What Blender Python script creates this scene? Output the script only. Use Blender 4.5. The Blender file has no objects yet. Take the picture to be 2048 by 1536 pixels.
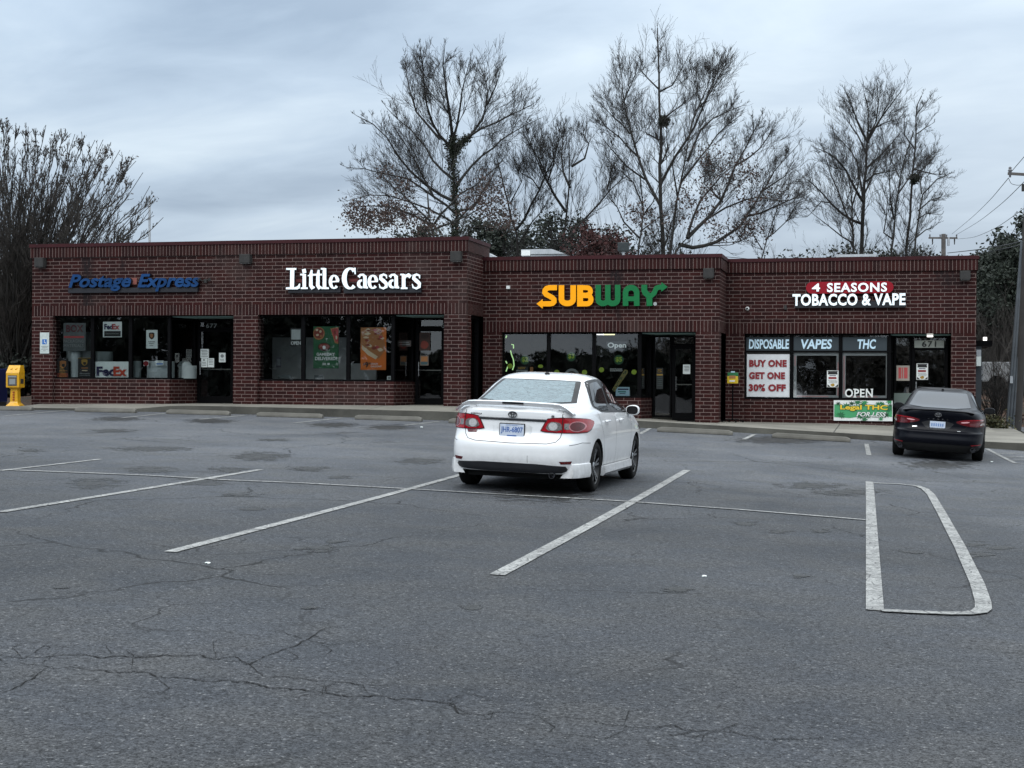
import bpy, bmesh, math, random
import numpy as np
from mathutils import Vector, Matrix
from mathutils.bvhtree import BVHTree

S = bpy.context.scene
# ------------------------------------------------------------------ camera
TH, RO, FPX, CZ = math.radians(14.04), 0.0065, 3000.0, 1.45
RM = Matrix.Rotation(TH, 3, 'Z') @ Matrix.Rotation(math.pi/2, 3, 'X') @ Matrix.Rotation(RO, 3, 'Z')
cam_d = bpy.data.cameras.new('camera'); cam = bpy.data.objects.new('camera', cam_d)
S.collection.objects.link(cam); S.camera = cam
cam.location = (0, 0, CZ); cam.rotation_euler = RM.to_euler()
cam_d.sensor_width = 36; cam_d.lens = FPX/2048*36; cam_d.clip_end = 3000; cam_d.clip_start = 0.05
# ------------------------------------------------------------------ sky and sun (overcast)
SUN_EL, SUN_AZ = 42, 200
W = bpy.data.worlds.new('World'); S.world = W; W.use_nodes = True
def world():
    nt = W.node_tree; N = nt.nodes; L = nt.links; N.clear()
    def n(t, **k):
        o = N.new(t)
        for a, b in k.items(): setattr(o, a, b)
        return o
    def m(op, a, b=None, clamp=False):
        o = n('ShaderNodeMath', operation=op); o.use_clamp = clamp
        for i, v in enumerate((a, b)):
            if v is None: continue
            if isinstance(v, (int, float)): o.inputs[i].default_value = v
            else: L.new(v, o.inputs[i])
        return o.outputs[0]
    out = n('ShaderNodeOutputWorld'); bg = n('ShaderNodeBackground'); L.new(bg.outputs[0], out.inputs[0])
    sky = n('ShaderNodeTexSky'); sky.sky_type = 'NISHITA'; sky.sun_disc = False
    sky.sun_elevation = math.radians(SUN_EL); sky.sun_rotation = math.radians(SUN_AZ)
    sky.air_density = 1.0; sky.dust_density = 3.0
    tc = n('ShaderNodeTexCoord'); sep = n('ShaderNodeSeparateXYZ'); L.new(tc.outputs['Generated'], sep.inputs[0])
    # cloud deck: project the view direction on a high plane so that the banks lie in perspective
    zc = m('ADD', m('MAXIMUM', sep.outputs[2], 0.0), 0.20)
    px = m('DIVIDE', sep.outputs[0], zc); py = m('DIVIDE', sep.outputs[1], zc)
    cmb = n('ShaderNodeCombineXYZ'); L.new(px, cmb.inputs[0]); L.new(py, cmb.inputs[1])
    def noise(sc, det, rough, dist, off):
        mp = n('ShaderNodeMapping'); L.new(cmb.outputs[0], mp.inputs[0]); mp.inputs['Location'].default_value = off
        mp.inputs['Rotation'].default_value = (0, 0, 0.5); mp.inputs['Scale'].default_value = (0.8, 1.25, 1)
        t = n('ShaderNodeTexNoise'); L.new(mp.outputs[0], t.inputs['Vector'])
        t.inputs['Scale'].default_value = sc; t.inputs['Detail'].default_value = det
        t.inputs['Roughness'].default_value = rough; t.inputs['Distortion'].default_value = dist
        return t.outputs['Fac']
    a = noise(0.85, 5, 0.48, 0.3, (5.1, 0.2, 0)); b = noise(3.1, 6, 0.55, 0.4, (7.7, 2.1, 3))
    v = m('ADD', m('MULTIPLY', a, 0.7), m('MULTIPLY', b, 0.3))
    ramp = n('ShaderNodeValToRGB'); L.new(v, ramp.inputs[0])
    e = ramp.color_ramp.elements
    e[0].position = 0.38; e[0].color = (0.27, 0.355, 0.465, 1)
    e[1].position = 0.62; e[1].color = (0.57, 0.67, 0.76, 1)
    k = ramp.color_ramp.elements.new(0.5); k.color = (0.41, 0.51, 0.625, 1)
    # whiter low on the horizon, and to the right of the street
    hz = m('SUBTRACT', 1.0, m('MULTIPLY', m('MAXIMUM', sep.outputs[2], 0.0), 4.2), True)
    side = m('ADD', m('MULTIPLY', sep.outputs[0], 0.9), 0.42, True)
    zen = m('MULTIPLY', m('SUBTRACT', sep.outputs[2], 0.22), 2.0, True)
    w = m('ADD', m('ADD', m('MULTIPLY', hz, 0.22), m('MULTIPLY', side, 0.34)), m('MULTIPLY', zen, .8), True)
    mix = n('ShaderNodeMix', data_type='RGBA'); L.new(w, mix.inputs[0]); L.new(ramp.outputs[0], mix.inputs[6])
    mix.inputs[7].default_value = (0.80, 0.855, 0.89, 1)
    # overcast luminance: brighter towards the zenith and towards the hidden sun behind the camera
    el = m('POWER', m('MAXIMUM', sep.outputs[2], 0.0), 1.1)
    back = m('MULTIPLY', m('MAXIMUM', m('MULTIPLY', sep.outputs[1], -1.0), 0.0), 0.25)
    g = m('ADD', m('ADD', 0.98, m('MULTIPLY', el, 1.9)), back)
    mul = n('ShaderNodeMix', data_type='RGBA', blend_type='MULTIPLY'); mul.inputs[0].default_value = 1
    L.new(mix.outputs[2], mul.inputs[6]); cg = n('ShaderNodeCombineXYZ')
    for i in range(3): L.new(g, cg.inputs[i])
    L.new(cg.outputs[0], mul.inputs[7])
    sk = n('ShaderNodeMix', data_type='RGBA', blend_type='ADD'); sk.inputs[0].default_value = 1
    sc = n('ShaderNodeMix', data_type='RGBA', blend_type='MULTIPLY'); sc.inputs[0].default_value = 1
    L.new(sky.outputs[0], sc.inputs[6]); sc.inputs[7].default_value = (0.05, 0.05, 0.05, 1)
    sm = n('ShaderNodeMix', data_type='RGBA', blend_type='MULTIPLY'); sm.inputs[0].default_value = 1
    L.new(sc.outputs[2], sm.inputs[6]); sm.inputs[7].default_value = (0.12, 0.12, 0.12, 1)
    L.new(mul.outputs[2], sk.inputs[6]); L.new(sm.outputs[2], sk.inputs[7])
    L.new(sk.outputs[2], bg.inputs[0]); bg.inputs[1].default_value = 1.0
world()
sd = bpy.data.lights.new('sun', 'SUN'); sd.energy = 0.95; sd.angle = math.radians(40); sd.color = (1.0, 0.97, 0.93)
so = bpy.data.objects.new('sun', sd); S.collection.objects.link(so)
so.rotation_euler = (math.radians(90-SUN_EL), 0, math.radians(-18))
S.view_settings.view_transform = 'Standard'; S.view_settings.look = 'None'
S.view_settings.exposure = 0.0; S.view_settings.gamma = 1.0
S.cycles.max_bounces = 8; S.cycles.transparent_max_bounces = 16; S.cycles.sample_clamp_indirect = 6
S.cycles.use_denoising = True

# ------------------------------------------------------------------ helpers
def ray(px, py): return RM @ Vector(((px-1024)/FPX, -(py-768)/FPX, -1.0))
def F(px, py, Y):
    d = ray(px, py); t = Y/d.y
    return d.x*t, CZ+d.z*t
def GD(px, py, D):
    d = ray(px, py); return Vector((d.x*D, d.y*D, CZ+d.z*D))

def tag(o, label=None, cat=None, group=None, kind=None):
    if label: o['label'] = label
    if cat: o['category'] = cat
    if group: o['group'] = group
    if kind: o['kind'] = kind
    return o
def empty(name, loc=(0, 0, 0), rz=0):
    o = bpy.data.objects.new(name, None); S.collection.objects.link(o)
    o.location = loc; o.rotation_euler = (0, 0, rz); o.empty_display_size = 0.2
    return o
def link(name, me, parent=None, mats=()):
    o = bpy.data.objects.new(name, me); S.collection.objects.link(o)
    for m in mats: me.materials.append(m)
    if parent: o.parent = parent
    return o

class MB:
    def __init__(s): s.v = []; s.f = []; s.m = []; s.uo = []; s.o = (0, 0, 0)
    def vv(s, p): s.v.append((p[0]-s.o[0], p[1]-s.o[1], p[2]-s.o[2])); return len(s.v)-1
    def poly(s, pts, m=0, uo=0.0):
        s.f.append([s.vv(p) for p in pts]); s.m.append(m); s.uo.append(uo)
    def box(s, x0, x1, y0, y1, z0, z1, m=0, uo=0.0):
        if x0 > x1: x0, x1 = x1, x0
        i = len(s.v)
        for z in (z0, z1):
            for x, y in ((x0, y0), (x1, y0), (x1, y1), (x0, y1)): s.vv((x, y, z))
        for q in ((0, 3, 2, 1), (4, 5, 6, 7), (0, 1, 5, 4), (1, 2, 6, 5), (2, 3, 7, 6), (3, 0, 4, 7)):
            s.f.append([i+k for k in q]); s.m.append(m); s.uo.append(uo)
    def prism(s, pts, z0, z1, m=0):            # pts in plan, counter-clockwise
        n = len(pts); i = len(s.v)
        for z in (z0, z1):
            for p in pts: s.vv((p[0], p[1], z))
        s.f.append([i+k for k in range(n)][::-1]); s.f.append([i+n+k for k in range(n)])
        s.m += [m, m]; s.uo += [0, 0]
        for k in range(n):
            j = (k+1) % n; s.f.append([i+k, i+j, i+n+j, i+n+k]); s.m.append(m); s.uo.append(0)
    def fprism(s, pts, y0, y1, m=0, ms=None):  # pts (x,z) outline facing -y
        n = len(pts); i = len(s.v)
        for y in (y0, y1):
            for p in pts: s.vv((p[0], y, p[1]))
        s.f.append([i+k for k in range(n)]); s.f.append([i+n+k for k in range(n)][::-1])
        s.m += [m, m]; s.uo += [0, 0]
        for k in range(n):
            j = (k+1) % n; s.f.append([i+j, i+k, i+n+k, i+n+j]); s.m.append(m if ms is None else ms); s.uo.append(0)
    def tube(s, pts, rs, n=8, m=0, cap=True):
        pts = [Vector(p) for p in pts]
        if not hasattr(rs, '__len__'): rs = [rs]*len(pts)
        i0 = len(s.v); prev = None
        for k, p in enumerate(pts):
            d = (pts[min(k+1, len(pts)-1)]-pts[max(k-1, 0)]).normalized()
            if prev is None: a = d.orthogonal().normalized()
            else: a = (prev-d*prev.dot(d)).normalized()
            prev = a; b = d.cross(a)
            for j in range(n):
                t = 2*math.pi*j/n; s.vv(p+(a*math.cos(t)+b*math.sin(t))*rs[k])
        for k in range(len(pts)-1):
            for j in range(n):
                a = i0+k*n+j; b = i0+k*n+(j+1) % n
                s.f.append([a, b, b+n, a+n]); s.m.append(m); s.uo.append(0)
        if cap:
            s.f.append([i0+j for j in range(n)][::-1]); s.f.append([i0+(len(pts)-1)*n+j for j in range(n)])
            s.m += [m, m]; s.uo += [0, 0]
    def lathe(s, c, axis, prof, n=24, m=0):    # prof [(t along axis, radius)]
        axis = Vector(axis).normalized(); a = axis.orthogonal().normalized(); b = axis.cross(a); c = Vector(c); i0 = len(s.v)
        for t, r in prof:
            for j in range(n):
                w = 2*math.pi*j/n; s.vv(c+axis*t+(a*math.cos(w)+b*math.sin(w))*r)
        for k in range(len(prof)-1):
            for j in range(n):
                q = i0+k*n+j; r_ = i0+k*n+(j+1) % n
                s.f.append([q, r_, r_+n, q+n]); s.m.append(m); s.uo.append(0)
    def build(s, name, mats, parent=None, uv=False, smooth=False, bevel=0):
        me = bpy.data.meshes.new(name); me.from_pydata(s.v, [], s.f)
        if not hasattr(mats, '__len__'): mats = [mats]
        me.polygons.foreach_set('material_index', s.m)
        if uv:
            ul = me.uv_layers.new(name='UVMap'); me.update()
            for p in me.polygons:
                nn = p.normal
                if abs(nn.z) > .8: t = Vector((1, 0, 0)); w = Vector((0, 1, 0)); off = 0
                else: t = Vector((-nn.y, nn.x, 0)).normalized(); w = Vector((0, 0, 1)); off = s.uo[p.index]
                for li in p.loop_indices:
                    co = me.vertices[me.loops[li].vertex_index].co
                    ul.data[li].uv = (co.dot(t), co.dot(w)-off)
        if smooth: me.shade_smooth(); me.set_sharp_from_angle(angle=math.radians(smooth if smooth is not True else 40))
        o = link(name, me, parent, mats)
        if bevel:
            b = o.modifiers.new('b', 'BEVEL'); b.width = bevel; b.segments = 2; b.limit_method = 'ANGLE'
        return o

def text_geo(s, bold=0.0, shear=0.0, ext=0.0, space=1.0):
    c = bpy.data.curves.new('t', 'FONT'); c.body = s; c.offset = bold; c.shear = shear; c.extrude = ext
    c.space_character = space; c.resolution_u = 3; c.fill_mode = 'BOTH'
    o = bpy.data.objects.new('t', c); S.collection.objects.link(o)
    dg = bpy.context.evaluated_depsgraph_get(); me = o.evaluated_get(dg).to_mesh()
    v = np.array([tuple(q.co) for q in me.vertices]); f = [list(p.vertices) for p in me.polygons]
    o.evaluated_get(dg).to_mesh_clear(); bpy.data.objects.remove(o); bpy.data.curves.remove(c)
    return v, f
def add_text(mb, s, x0, x1, z0, z1, y, bold=0.01, shear=0.0, ext=0.0, space=1.0, m=0, ms=None, depth=0.0, kx=None):
    """lettering fitted into the box x0..x1, z0..z1, its face at y, depth behind it"""
    v, f = text_geo(s, bold, shear, 0.5 if depth else 0.0, space)
    lo, hi = v.min(0), v.max(0); sx = (x1-x0)/(hi[0]-lo[0]); sz = (z1-z0)/(hi[1]-lo[1])
    i0 = len(mb.v)
    for q in v:
        yy = y if not depth else y+(0.5-q[2])*depth
        mb.vv((x0+(q[0]-lo[0])*sx, yy, z0+(q[1]-lo[1])*sz))
    for p in f:
        mm = m
        if depth and ms is not None:
            zs = [v[k][2] for k in p]
            if max(zs)-min(zs) > 0.5: mm = ms
        mb.f.append([i0+k for k in p]); mb.m.append(mm); mb.uo.append(0)
def ptext(mb, s, px0, py0, px1, py1, Y, **k):
    x0, z1 = F(px0, py0, Y); x1, z0 = F(px1, py1, Y); add_text(mb, s, x0, x1, z0, z1, Y, **k)
def ribbon(mb, pts, ws, y0, y1, m=0, ms=None):
    """flat stroke in the x,z plane with front at y0 and back at y1"""
    n = len(pts)
    if not hasattr(ws, '__len__'): ws = [ws]*n
    Lf, Rt = [], []
    for k in range(n):
        p = np.array(pts[k]); a = np.array(pts[max(k-1, 0)]); b = np.array(pts[min(k+1, n-1)])
        if k in (0, n-1): d = b-a; d = d/np.linalg.norm(d); nn = np.array([-d[1], d[0]]); s_ = 1
        else:
            d1 = (p-a)/np.linalg.norm(p-a); d2 = (b-p)/np.linalg.norm(b-p); d = d1+d2; d = d/np.linalg.norm(d)
            nn = np.array([-d[1], d[0]]); s_ = min(1.6, 1/max(.3, abs(nn.dot([-d1[1], d1[0]]))))
        Lf.append(p+nn*ws[k]/2*s_); Rt.append(p-nn*ws[k]/2*s_)
    i = len(mb.v)
    for k in range(n):
        for q, y in ((Lf[k], y0), (Rt[k], y0), (Lf[k], y1), (Rt[k], y1)): mb.vv((q[0], y, q[1]))
    ms = m if ms is None else ms
    for k in range(n-1):
        a = i+4*k; b = a+4
        for q, mm in (((a, a+1, b+1, b), m), ((a+2, b+2, b+3, a+3), m), ((a, b, b+2, a+2), ms), ((a+1, a+3, b+3, b+1), ms)):
            mb.f.append(list(q)); mb.m.append(mm); mb.uo.append(0)
    for a, fl in ((i, 0), (i+4*(n-1), 1)):
        q = [a, a+2, a+3, a+1]; mb.f.append(q[::-1] if fl else q); mb.m.append(ms); mb.uo.append(0)
def arc(cx, cy, rx, ry, a0, a1, n=12):
    return [(cx+rx*math.cos(math.radians(a0+(a1-a0)*k/n)), cy+ry*math.sin(math.radians(a0+(a1-a0)*k/n))) for k in range(n+1)]

# ------------------------------------------------------------------ materials
MATS = {}
def nodes(name):
    m = bpy.data.materials.new(name); m.use_nodes = True; nt = m.node_tree
    b = nt.nodes['Principled BSDF']
    return m, nt, b
def lk(nt, a, b): nt.links.new(a, b)
def mth(nt, op, a, b=None, c=None, clamp=False):
    o = nt.nodes.new('ShaderNodeMath'); o.operation = op; o.use_clamp = clamp
    for i, v in enumerate((a, b, c)):
        if v is None: continue
        if isinstance(v, (int, float)): o.inputs[i].default_value = v
        else: nt.links.new(v, o.inputs[i])
    return o.outputs[0]
def nz(nt, vec, scale, det=4, rough=.55, dist=0, sc=None):
    if sc is not None:
        mp = nt.nodes.new('ShaderNodeMapping'); lk(nt, vec, mp.inputs[0]); mp.inputs['Scale'].default_value = sc; vec = mp.outputs[0]
    t = nt.nodes.new('ShaderNodeTexNoise'); lk(nt, vec, t.inputs['Vector'])
    t.inputs['Scale'].default_value = scale; t.inputs['Detail'].default_value = det; t.inputs['Roughness'].default_value = rough
    t.inputs['Distortion'].default_value = dist
    return t.outputs['Fac']
def mixc(nt, f, a, b, bt='MIX'):
    o = nt.nodes.new('ShaderNodeMix'); o.data_type = 'RGBA'; o.blend_type = bt
    for i, v in ((0, f), (6, a), (7, b)):
        if isinstance(v, (int, float)): o.inputs[i].default_value = v
        elif isinstance(v, (tuple, list)): o.inputs[i].default_value = (*v[:3], 1)
        else: nt.links.new(v, o.inputs[i])
    return o.outputs[2]
def mrange(nt, v, a, b, c=0, d=1):
    o = nt.nodes.new('ShaderNodeMapRange'); lk(nt, v, o.inputs[0])
    for i, x in enumerate((a, b, c, d)): o.inputs[1+i].default_value = x
    return o.outputs[0]
def bump(nt, b, h, strength=.3, dist=.01):
    o = nt.nodes.new('ShaderNodeBump'); o.inputs['Strength'].default_value = strength; o.inputs['Distance'].default_value = dist
    lk(nt, h, o.inputs['Height']); lk(nt, o.outputs[0], b.inputs['Normal'])
def mat(name, col, rough=.6, metal=0, var=.15, scale=8, emit=0, coat=0, bmp=0, spec=.5, ecol=None):
    if name in MATS: return MATS[name]
    m, nt, b = nodes(name); tc = nt.nodes.new('ShaderNodeTexCoord').outputs['Object']
    f = nz(nt, tc, scale, 5, .6)
    c2 = tuple(min(1, c*(1+var)) for c in col); c1 = tuple(c*(1-var) for c in col)
    cc = mixc(nt, mrange(nt, f, .3, .7), c1, c2); lk(nt, cc, b.inputs['Base Color'])
    lk(nt, mrange(nt, f, .3, .7, max(0.02, rough-.06), min(1, rough+.06)), b.inputs['Roughness'])
    b.inputs['Metallic'].default_value = metal; b.inputs['Coat Weight'].default_value = coat
    b.inputs['Coat Roughness'].default_value = .04; b.inputs['Specular IOR Level'].default_value = spec
    if emit:
        b.inputs['Emission Color'].default_value = (*(ecol or col), 1); b.inputs['Emission Strength'].default_value = emit
    if bmp: bump(nt, b, nz(nt, tc, scale*4, 3), bmp)
    MATS[name] = m; return m
STAINS = []   # (u, half width, z0, z1) of dark run-off stains on the brick, filled below
def brick_mat(name, bw, bh, off, stains=()):
    m, nt, b = nodes(name); uv = nt.nodes.new('ShaderNodeTexCoord').outputs['UV']
    geo = nt.nodes.new('ShaderNodeTexCoord').outputs['Object']
    jit = nt.nodes.new('ShaderNodeTexNoise'); lk(nt, uv, jit.inputs['Vector']); jit.inputs['Scale'].default_value = 9; jit.inputs['Detail'].default_value = 2
    vm = nt.nodes.new('ShaderNodeVectorMath'); vm.operation = 'MULTIPLY_ADD'
    lk(nt, jit.outputs['Color'], vm.inputs[0]); vm.inputs[1].default_value = (.006, .006, 0); lk(nt, uv, vm.inputs[2])
    t = nt.nodes.new('ShaderNodeTexBrick'); lk(nt, vm.outputs[0], t.inputs['Vector'])
    t.offset = off; t.offset_frequency = 2; t.squash = 1
    t.inputs['Scale'].default_value = 1; t.inputs['Brick Width'].default_value = bw; t.inputs['Row Height'].default_value = bh
    t.inputs['Mortar Size'].default_value = .0075; t.inputs['Mortar Smooth'].default_value = .25; t.inputs['Bias'].default_value = -.1
    t.inputs['Color1'].default_value = (.040, .0092, .0080, 1); t.inputs['Color2'].default_value = (.020, .0060, .0060, 1)
    t.inputs['Mortar'].default_value = (.225, .170, .155, 1)
    n1 = nz(nt, geo, 1.1, 5, .6); n2 = nz(nt, geo, 45, 3, .6); n3 = nz(nt, geo, .55, 6, .7, .3)
    c = mixc(nt, mrange(nt, n1, .35, .75, 0, .55), t.outputs['Color'], (.55, .5, .5), 'MULTIPLY')
    c = mixc(nt, mrange(nt, n2, .3, .8, 0, .5), c, (.5, .45, .45), 'MULTIPLY')
    c = mixc(nt, mrange(nt, n3, .54, .72, 0, .22), c, (.13, .10, .09))
    dn = nz(nt, uv, 14, 3, .6, .4, (1, .35, 1))
    su = nt.nodes.new('ShaderNodeSeparateXYZ'); lk(nt, geo, su.inputs[0])
    for (u0, hw, z0, z1, st) in stains:
        du = mth(nt, 'SUBTRACT', 1.0, mth(nt, 'DIVIDE', mth(nt, 'ABSOLUTE', mth(nt, 'SUBTRACT', su.outputs[0], u0)), hw), clamp=True)
        dz = mth(nt, 'MULTIPLY', mrange(nt, su.outputs[2], z0-.25, z0+.1), mrange(nt, su.outputs[2], z1+.05, z1-.05))
        k = mth(nt, 'MULTIPLY', mth(nt, 'MULTIPLY', mth(nt, 'MULTIPLY', du, 1.5), dz), mrange(nt, dn, .35, .6, .15, 1), clamp=True)
        c = mixc(nt, mth(nt, 'MULTIPLY', k, st), c, (.012, .010, .011))
    lk(nt, c, b.inputs['Base Color'])
    lk(nt, mrange(nt, t.outputs['Fac'], 0, 1, .62, .9), b.inputs['Roughness']); b.inputs['Specular IOR Level'].default_value = .12
    h = mth(nt, 'ADD', mth(nt, 'MULTIPLY', t.outputs['Fac'], -1.0), mth(nt, 'MULTIPLY', n2, .35))
    bump(nt, b, h, .6, .008)
    return m
def glass_mat(name, tint=(.90, .94, .94), refl=1.5, rough=.015, wav=.0):
    m = bpy.data.materials.new(name); m.use_nodes = True; nt = m.node_tree; nt.nodes.clear()
    out = nt.nodes.new('ShaderNodeOutputMaterial'); tr = nt.nodes.new('ShaderNodeBsdfTransparent'); gl = nt.nodes.new('ShaderNodeBsdfGlossy')
    tr.inputs[0].default_value = (*tint, 1); gl.inputs['Roughness'].default_value = rough
    fr = nt.nodes.new('ShaderNodeFresnel'); fr.inputs[0].default_value = 1.5
    k = mth(nt, 'MULTIPLY', fr.outputs[0], 1.9*refl, clamp=True)
    tc = nt.nodes.new('ShaderNodeTexCoord').outputs['Object']; n = nz(nt, tc, .7, 3, .5)
    bp = nt.nodes.new('ShaderNodeBump'); bp.inputs['Strength'].default_value = .25; bp.inputs['Distance'].default_value = .02
    lk(nt, n, bp.inputs['Height']); lk(nt, bp.outputs[0], gl.inputs['Normal'])
    mx = nt.nodes.new('ShaderNodeMixShader'); lk(nt, k, mx.inputs[0]); lk(nt, tr.outputs[0], mx.inputs[1]); lk(nt, gl.outputs[0], mx.inputs[2])
    lk(nt, mx.outputs[0], out.inputs[0]); return m
def asphalt_mat():
    m, nt, b = nodes('asphalt'); o = nt.nodes.new('ShaderNodeTexCoord').outputs['Object']
    big = nz(nt, o, .16, 5, .6); mid = nz(nt, o, 1.3, 6, .6, .3); fine = nz(nt, o, 42, 6, .85); grit = nz(nt, o, 150, 2, .7)
    c = mixc(nt, mrange(nt, big, .38, .62), (.034, .037, .0425), (.060, .064, .072))
    c = mixc(nt, mrange(nt, mid, .38, .68, 0, .42), c, (.080, .078, .074))
    g = mth(nt, 'ADD', mth(nt, 'ADD', mth(nt, 'MULTIPLY', nz(nt, o, 24, 4, .8), .30), mth(nt, 'MULTIPLY', nz(nt, o, 55, 3, .7), .40)), mth(nt, 'MULTIPLY', nz(nt, o, 110, 3, .8), .30))
    gm = nt.nodes.new('ShaderNodeCombineXYZ'); sxy = nt.nodes.new('ShaderNodeSeparateXYZ'); lk(nt, o, sxy.inputs[0]); far_sheen = mth(nt, 'ADD', 1.0, mth(nt, 'MULTIPLY', mrange(nt, mth(nt, 'ADD', sxy.outputs[1], mth(nt, 'MULTIPLY', big, 14)), 22, 36), .80)); gv = mth(nt, 'MULTIPLY', mrange(nt, g, .41, .59, .30, 1.80), far_sheen)  # paler towards the building: grazing sky sheen put into the colour
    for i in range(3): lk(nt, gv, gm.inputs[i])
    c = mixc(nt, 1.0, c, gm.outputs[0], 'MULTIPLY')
    c = mixc(nt, mrange(nt, nz(nt, o, 48, 2, .6), .64, .72, 0, .8), c, (.24, .24, .24))
    # dark oil and damp marks with shapes of their own, longer across the lane
    sp = nz(nt, o, .55, 4, .55, .8, (1.0, .42, 1)); spm = nz(nt, o, .09, 2, .5)
    k = mth(nt, 'MULTIPLY', mrange(nt, sp, .66, .69), mrange(nt, spm, .46, .56), clamp=True)
    c = mixc(nt, mth(nt, 'MULTIPLY', k, .5), c, (.020, .020, .019))
    # cracks
    vn = nt.nodes.new('ShaderNodeTexNoise'); lk(nt, o, vn.inputs['Vector']); vn.inputs['Scale'].default_value = 2.2; vn.inputs['Detail'].default_value = 5
    wv = nt.nodes.new('ShaderNodeVectorMath'); wv.operation = 'MULTIPLY_ADD'; lk(nt, vn.outputs['Color'], wv.inputs[0]); wv.inputs[1].default_value = (.55, .55, 0); lk(nt, o, wv.inputs[2])
    def crack(scale, wd, lo, hi, ns, off):
        mp = nt.nodes.new('ShaderNodeMapping'); lk(nt, wv.outputs[0], mp.inputs[0]); mp.inputs['Location'].default_value = off; mp.inputs['Scale'].default_value = (1, .7, 0)
        v = nt.nodes.new('ShaderNodeTexVoronoi'); v.feature = 'DISTANCE_TO_EDGE'; v.voronoi_dimensions = '2D'; lk(nt, mp.outputs[0], v.inputs['Vector']); v.inputs['Scale'].default_value = scale
        return mth(nt, 'MULTIPLY', mrange(nt, v.outputs['Distance'], wd*.3, wd, 1, 0), mrange(nt, nz(nt, o, ns, 3, .6), lo, hi), clamp=True)
    c1 = crack(.38, .0075, .47, .56, .25, (1.3, .4, 0)); c2 = crack(1.3, .018, .55, .63, .33, (4.1, 2.2, 0))
    cr = mth(nt, 'MAXIMUM', c1, mth(nt, 'MULTIPLY', c2, .8))
    c = mixc(nt, mth(nt, 'MULTIPLY', cr, .85), c, (.012, .012, .012))
    lk(nt, c, b.inputs['Base Color'])
    r = mrange(nt, mid, .3, .7, .56, .74); r2 = mth(nt, 'SUBTRACT', r, mth(nt, 'MULTIPLY', k, .28)); lk(nt, r2, b.inputs['Roughness'])
    b.inputs['Specular IOR Level'].default_value = .10
    h = mth(nt, 'ADD', mth(nt, 'ADD', mth(nt, 'MULTIPLY', g, 1.4), mth(nt, 'MULTIPLY', grit, .5)), mth(nt, 'MULTIPLY', cr, -1.5))
    bump(nt, b, h, .55, .012)
    return m
def concrete_mat(name, col=(.20, .19, .165), joints=False, dirt=.5):
    m, nt, b = nodes(name); o = nt.nodes.new('ShaderNodeTexCoord').outputs['Object']
    n1 = nz(nt, o, .8, 6, .65); n2 = nz(nt, o, 26, 4, .6)
    c = mixc(nt, mrange(nt, n1, .35, .7), tuple(x*(1-dirt*.6) for x in col), col)
    c = mixc(nt, mrange(nt, n2, .4, .75, 0, .5), c, tuple(x*.55 for x in col))
    if joints:
        sx = nt.nodes.new('ShaderNodeSeparateXYZ'); lk(nt, o, sx.inputs[0])
        q = mth(nt, 'ABSOLUTE', mth(nt, 'SUBTRACT', mth(nt, 'FRACT', mth(nt, 'DIVIDE', mth(nt, 'ADD', sx.outputs[0], 100.4), 3.05)), .5))
        c = mixc(nt, mrange(nt, q, .004, .006, .9, 0), c, (.03, .03, .028))
    lk(nt, c, b.inputs['Base Color']); b.inputs['Roughness'].default_value = .85
    bump(nt, b, n2, .4, .006); return m
def paint_mat():
    m, nt, b = nodes('road_paint'); o = nt.nodes.new('ShaderNodeTexCoord').outputs['Object']
    n1 = nz(nt, o, 38, 6, .8); n2 = nz(nt, o, 3.0, 4, .6); v = nt.nodes.new('ShaderNodeTexVoronoi'); v.feature = 'DISTANCE_TO_EDGE'; lk(nt, o, v.inputs['Vector']); v.inputs['Scale'].default_value = 7
    k = mth(nt, 'MULTIPLY', mrange(nt, n1, .40, .54, .12, 1), mrange(nt, v.outputs['Distance'], .012, .045, .10, 1))
    k2 = mth(nt, 'MULTIPLY', k, mrange(nt, n2, .30, .62, .40, 1), clamp=True)
    c = mixc(nt, k2, (.06, .06, .06), (.40, .40, .385)); lk(nt, c, b.inputs['Base Color']); b.inputs['Roughness'].default_value = .7
    return m
def car_paint(name, col, flake=0.0, coat=1.0):
    m, nt, b = nodes(name); o = nt.nodes.new('ShaderNodeTexCoord').outputs['Object']
    n = nz(nt, o, 2.2, 4, .6); sx = nt.nodes.new('ShaderNodeSeparateXYZ'); lk(nt, o, sx.inputs[0])
    dirt = mth(nt, 'MULTIPLY', mrange(nt, sx.outputs[2], .55, .15), mrange(nt, nz(nt, o, 9, 5, .7), .35, .7), clamp=True)
    if coat > .9: c = mixc(nt, mrange(nt, n, .3, .7, 0, .08), col, (.3, .3, .3)); c = mixc(nt, mth(nt, 'MULTIPLY', dirt, .5), c, (.12, .11, .10))
    else: c = mixc(nt, mth(nt, 'MULTIPLY', dirt, .1), col, (.05, .045, .04))
    lk(nt, c, b.inputs['Base Color']); b.inputs['Roughness'].default_value = .32; b.inputs['Metallic'].default_value = flake
    b.inputs['Coat Weight'].default_value = coat; b.inputs['Coat Roughness'].default_value = .03; b.inputs['Specular IOR Level'].default_value = .5 if coat > .9 else .12
    return m
def leaf_mat(name, c1, c2):
    m, nt, b = nodes(name); g = nt.nodes.new('ShaderNodeNewGeometry'); 
    c = mixc(nt, g.outputs['Random Per Island'], c1, c2); lk(nt, c, b.inputs['Base Color']); b.inputs['Roughness'].default_value = .75
    return m

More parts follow.
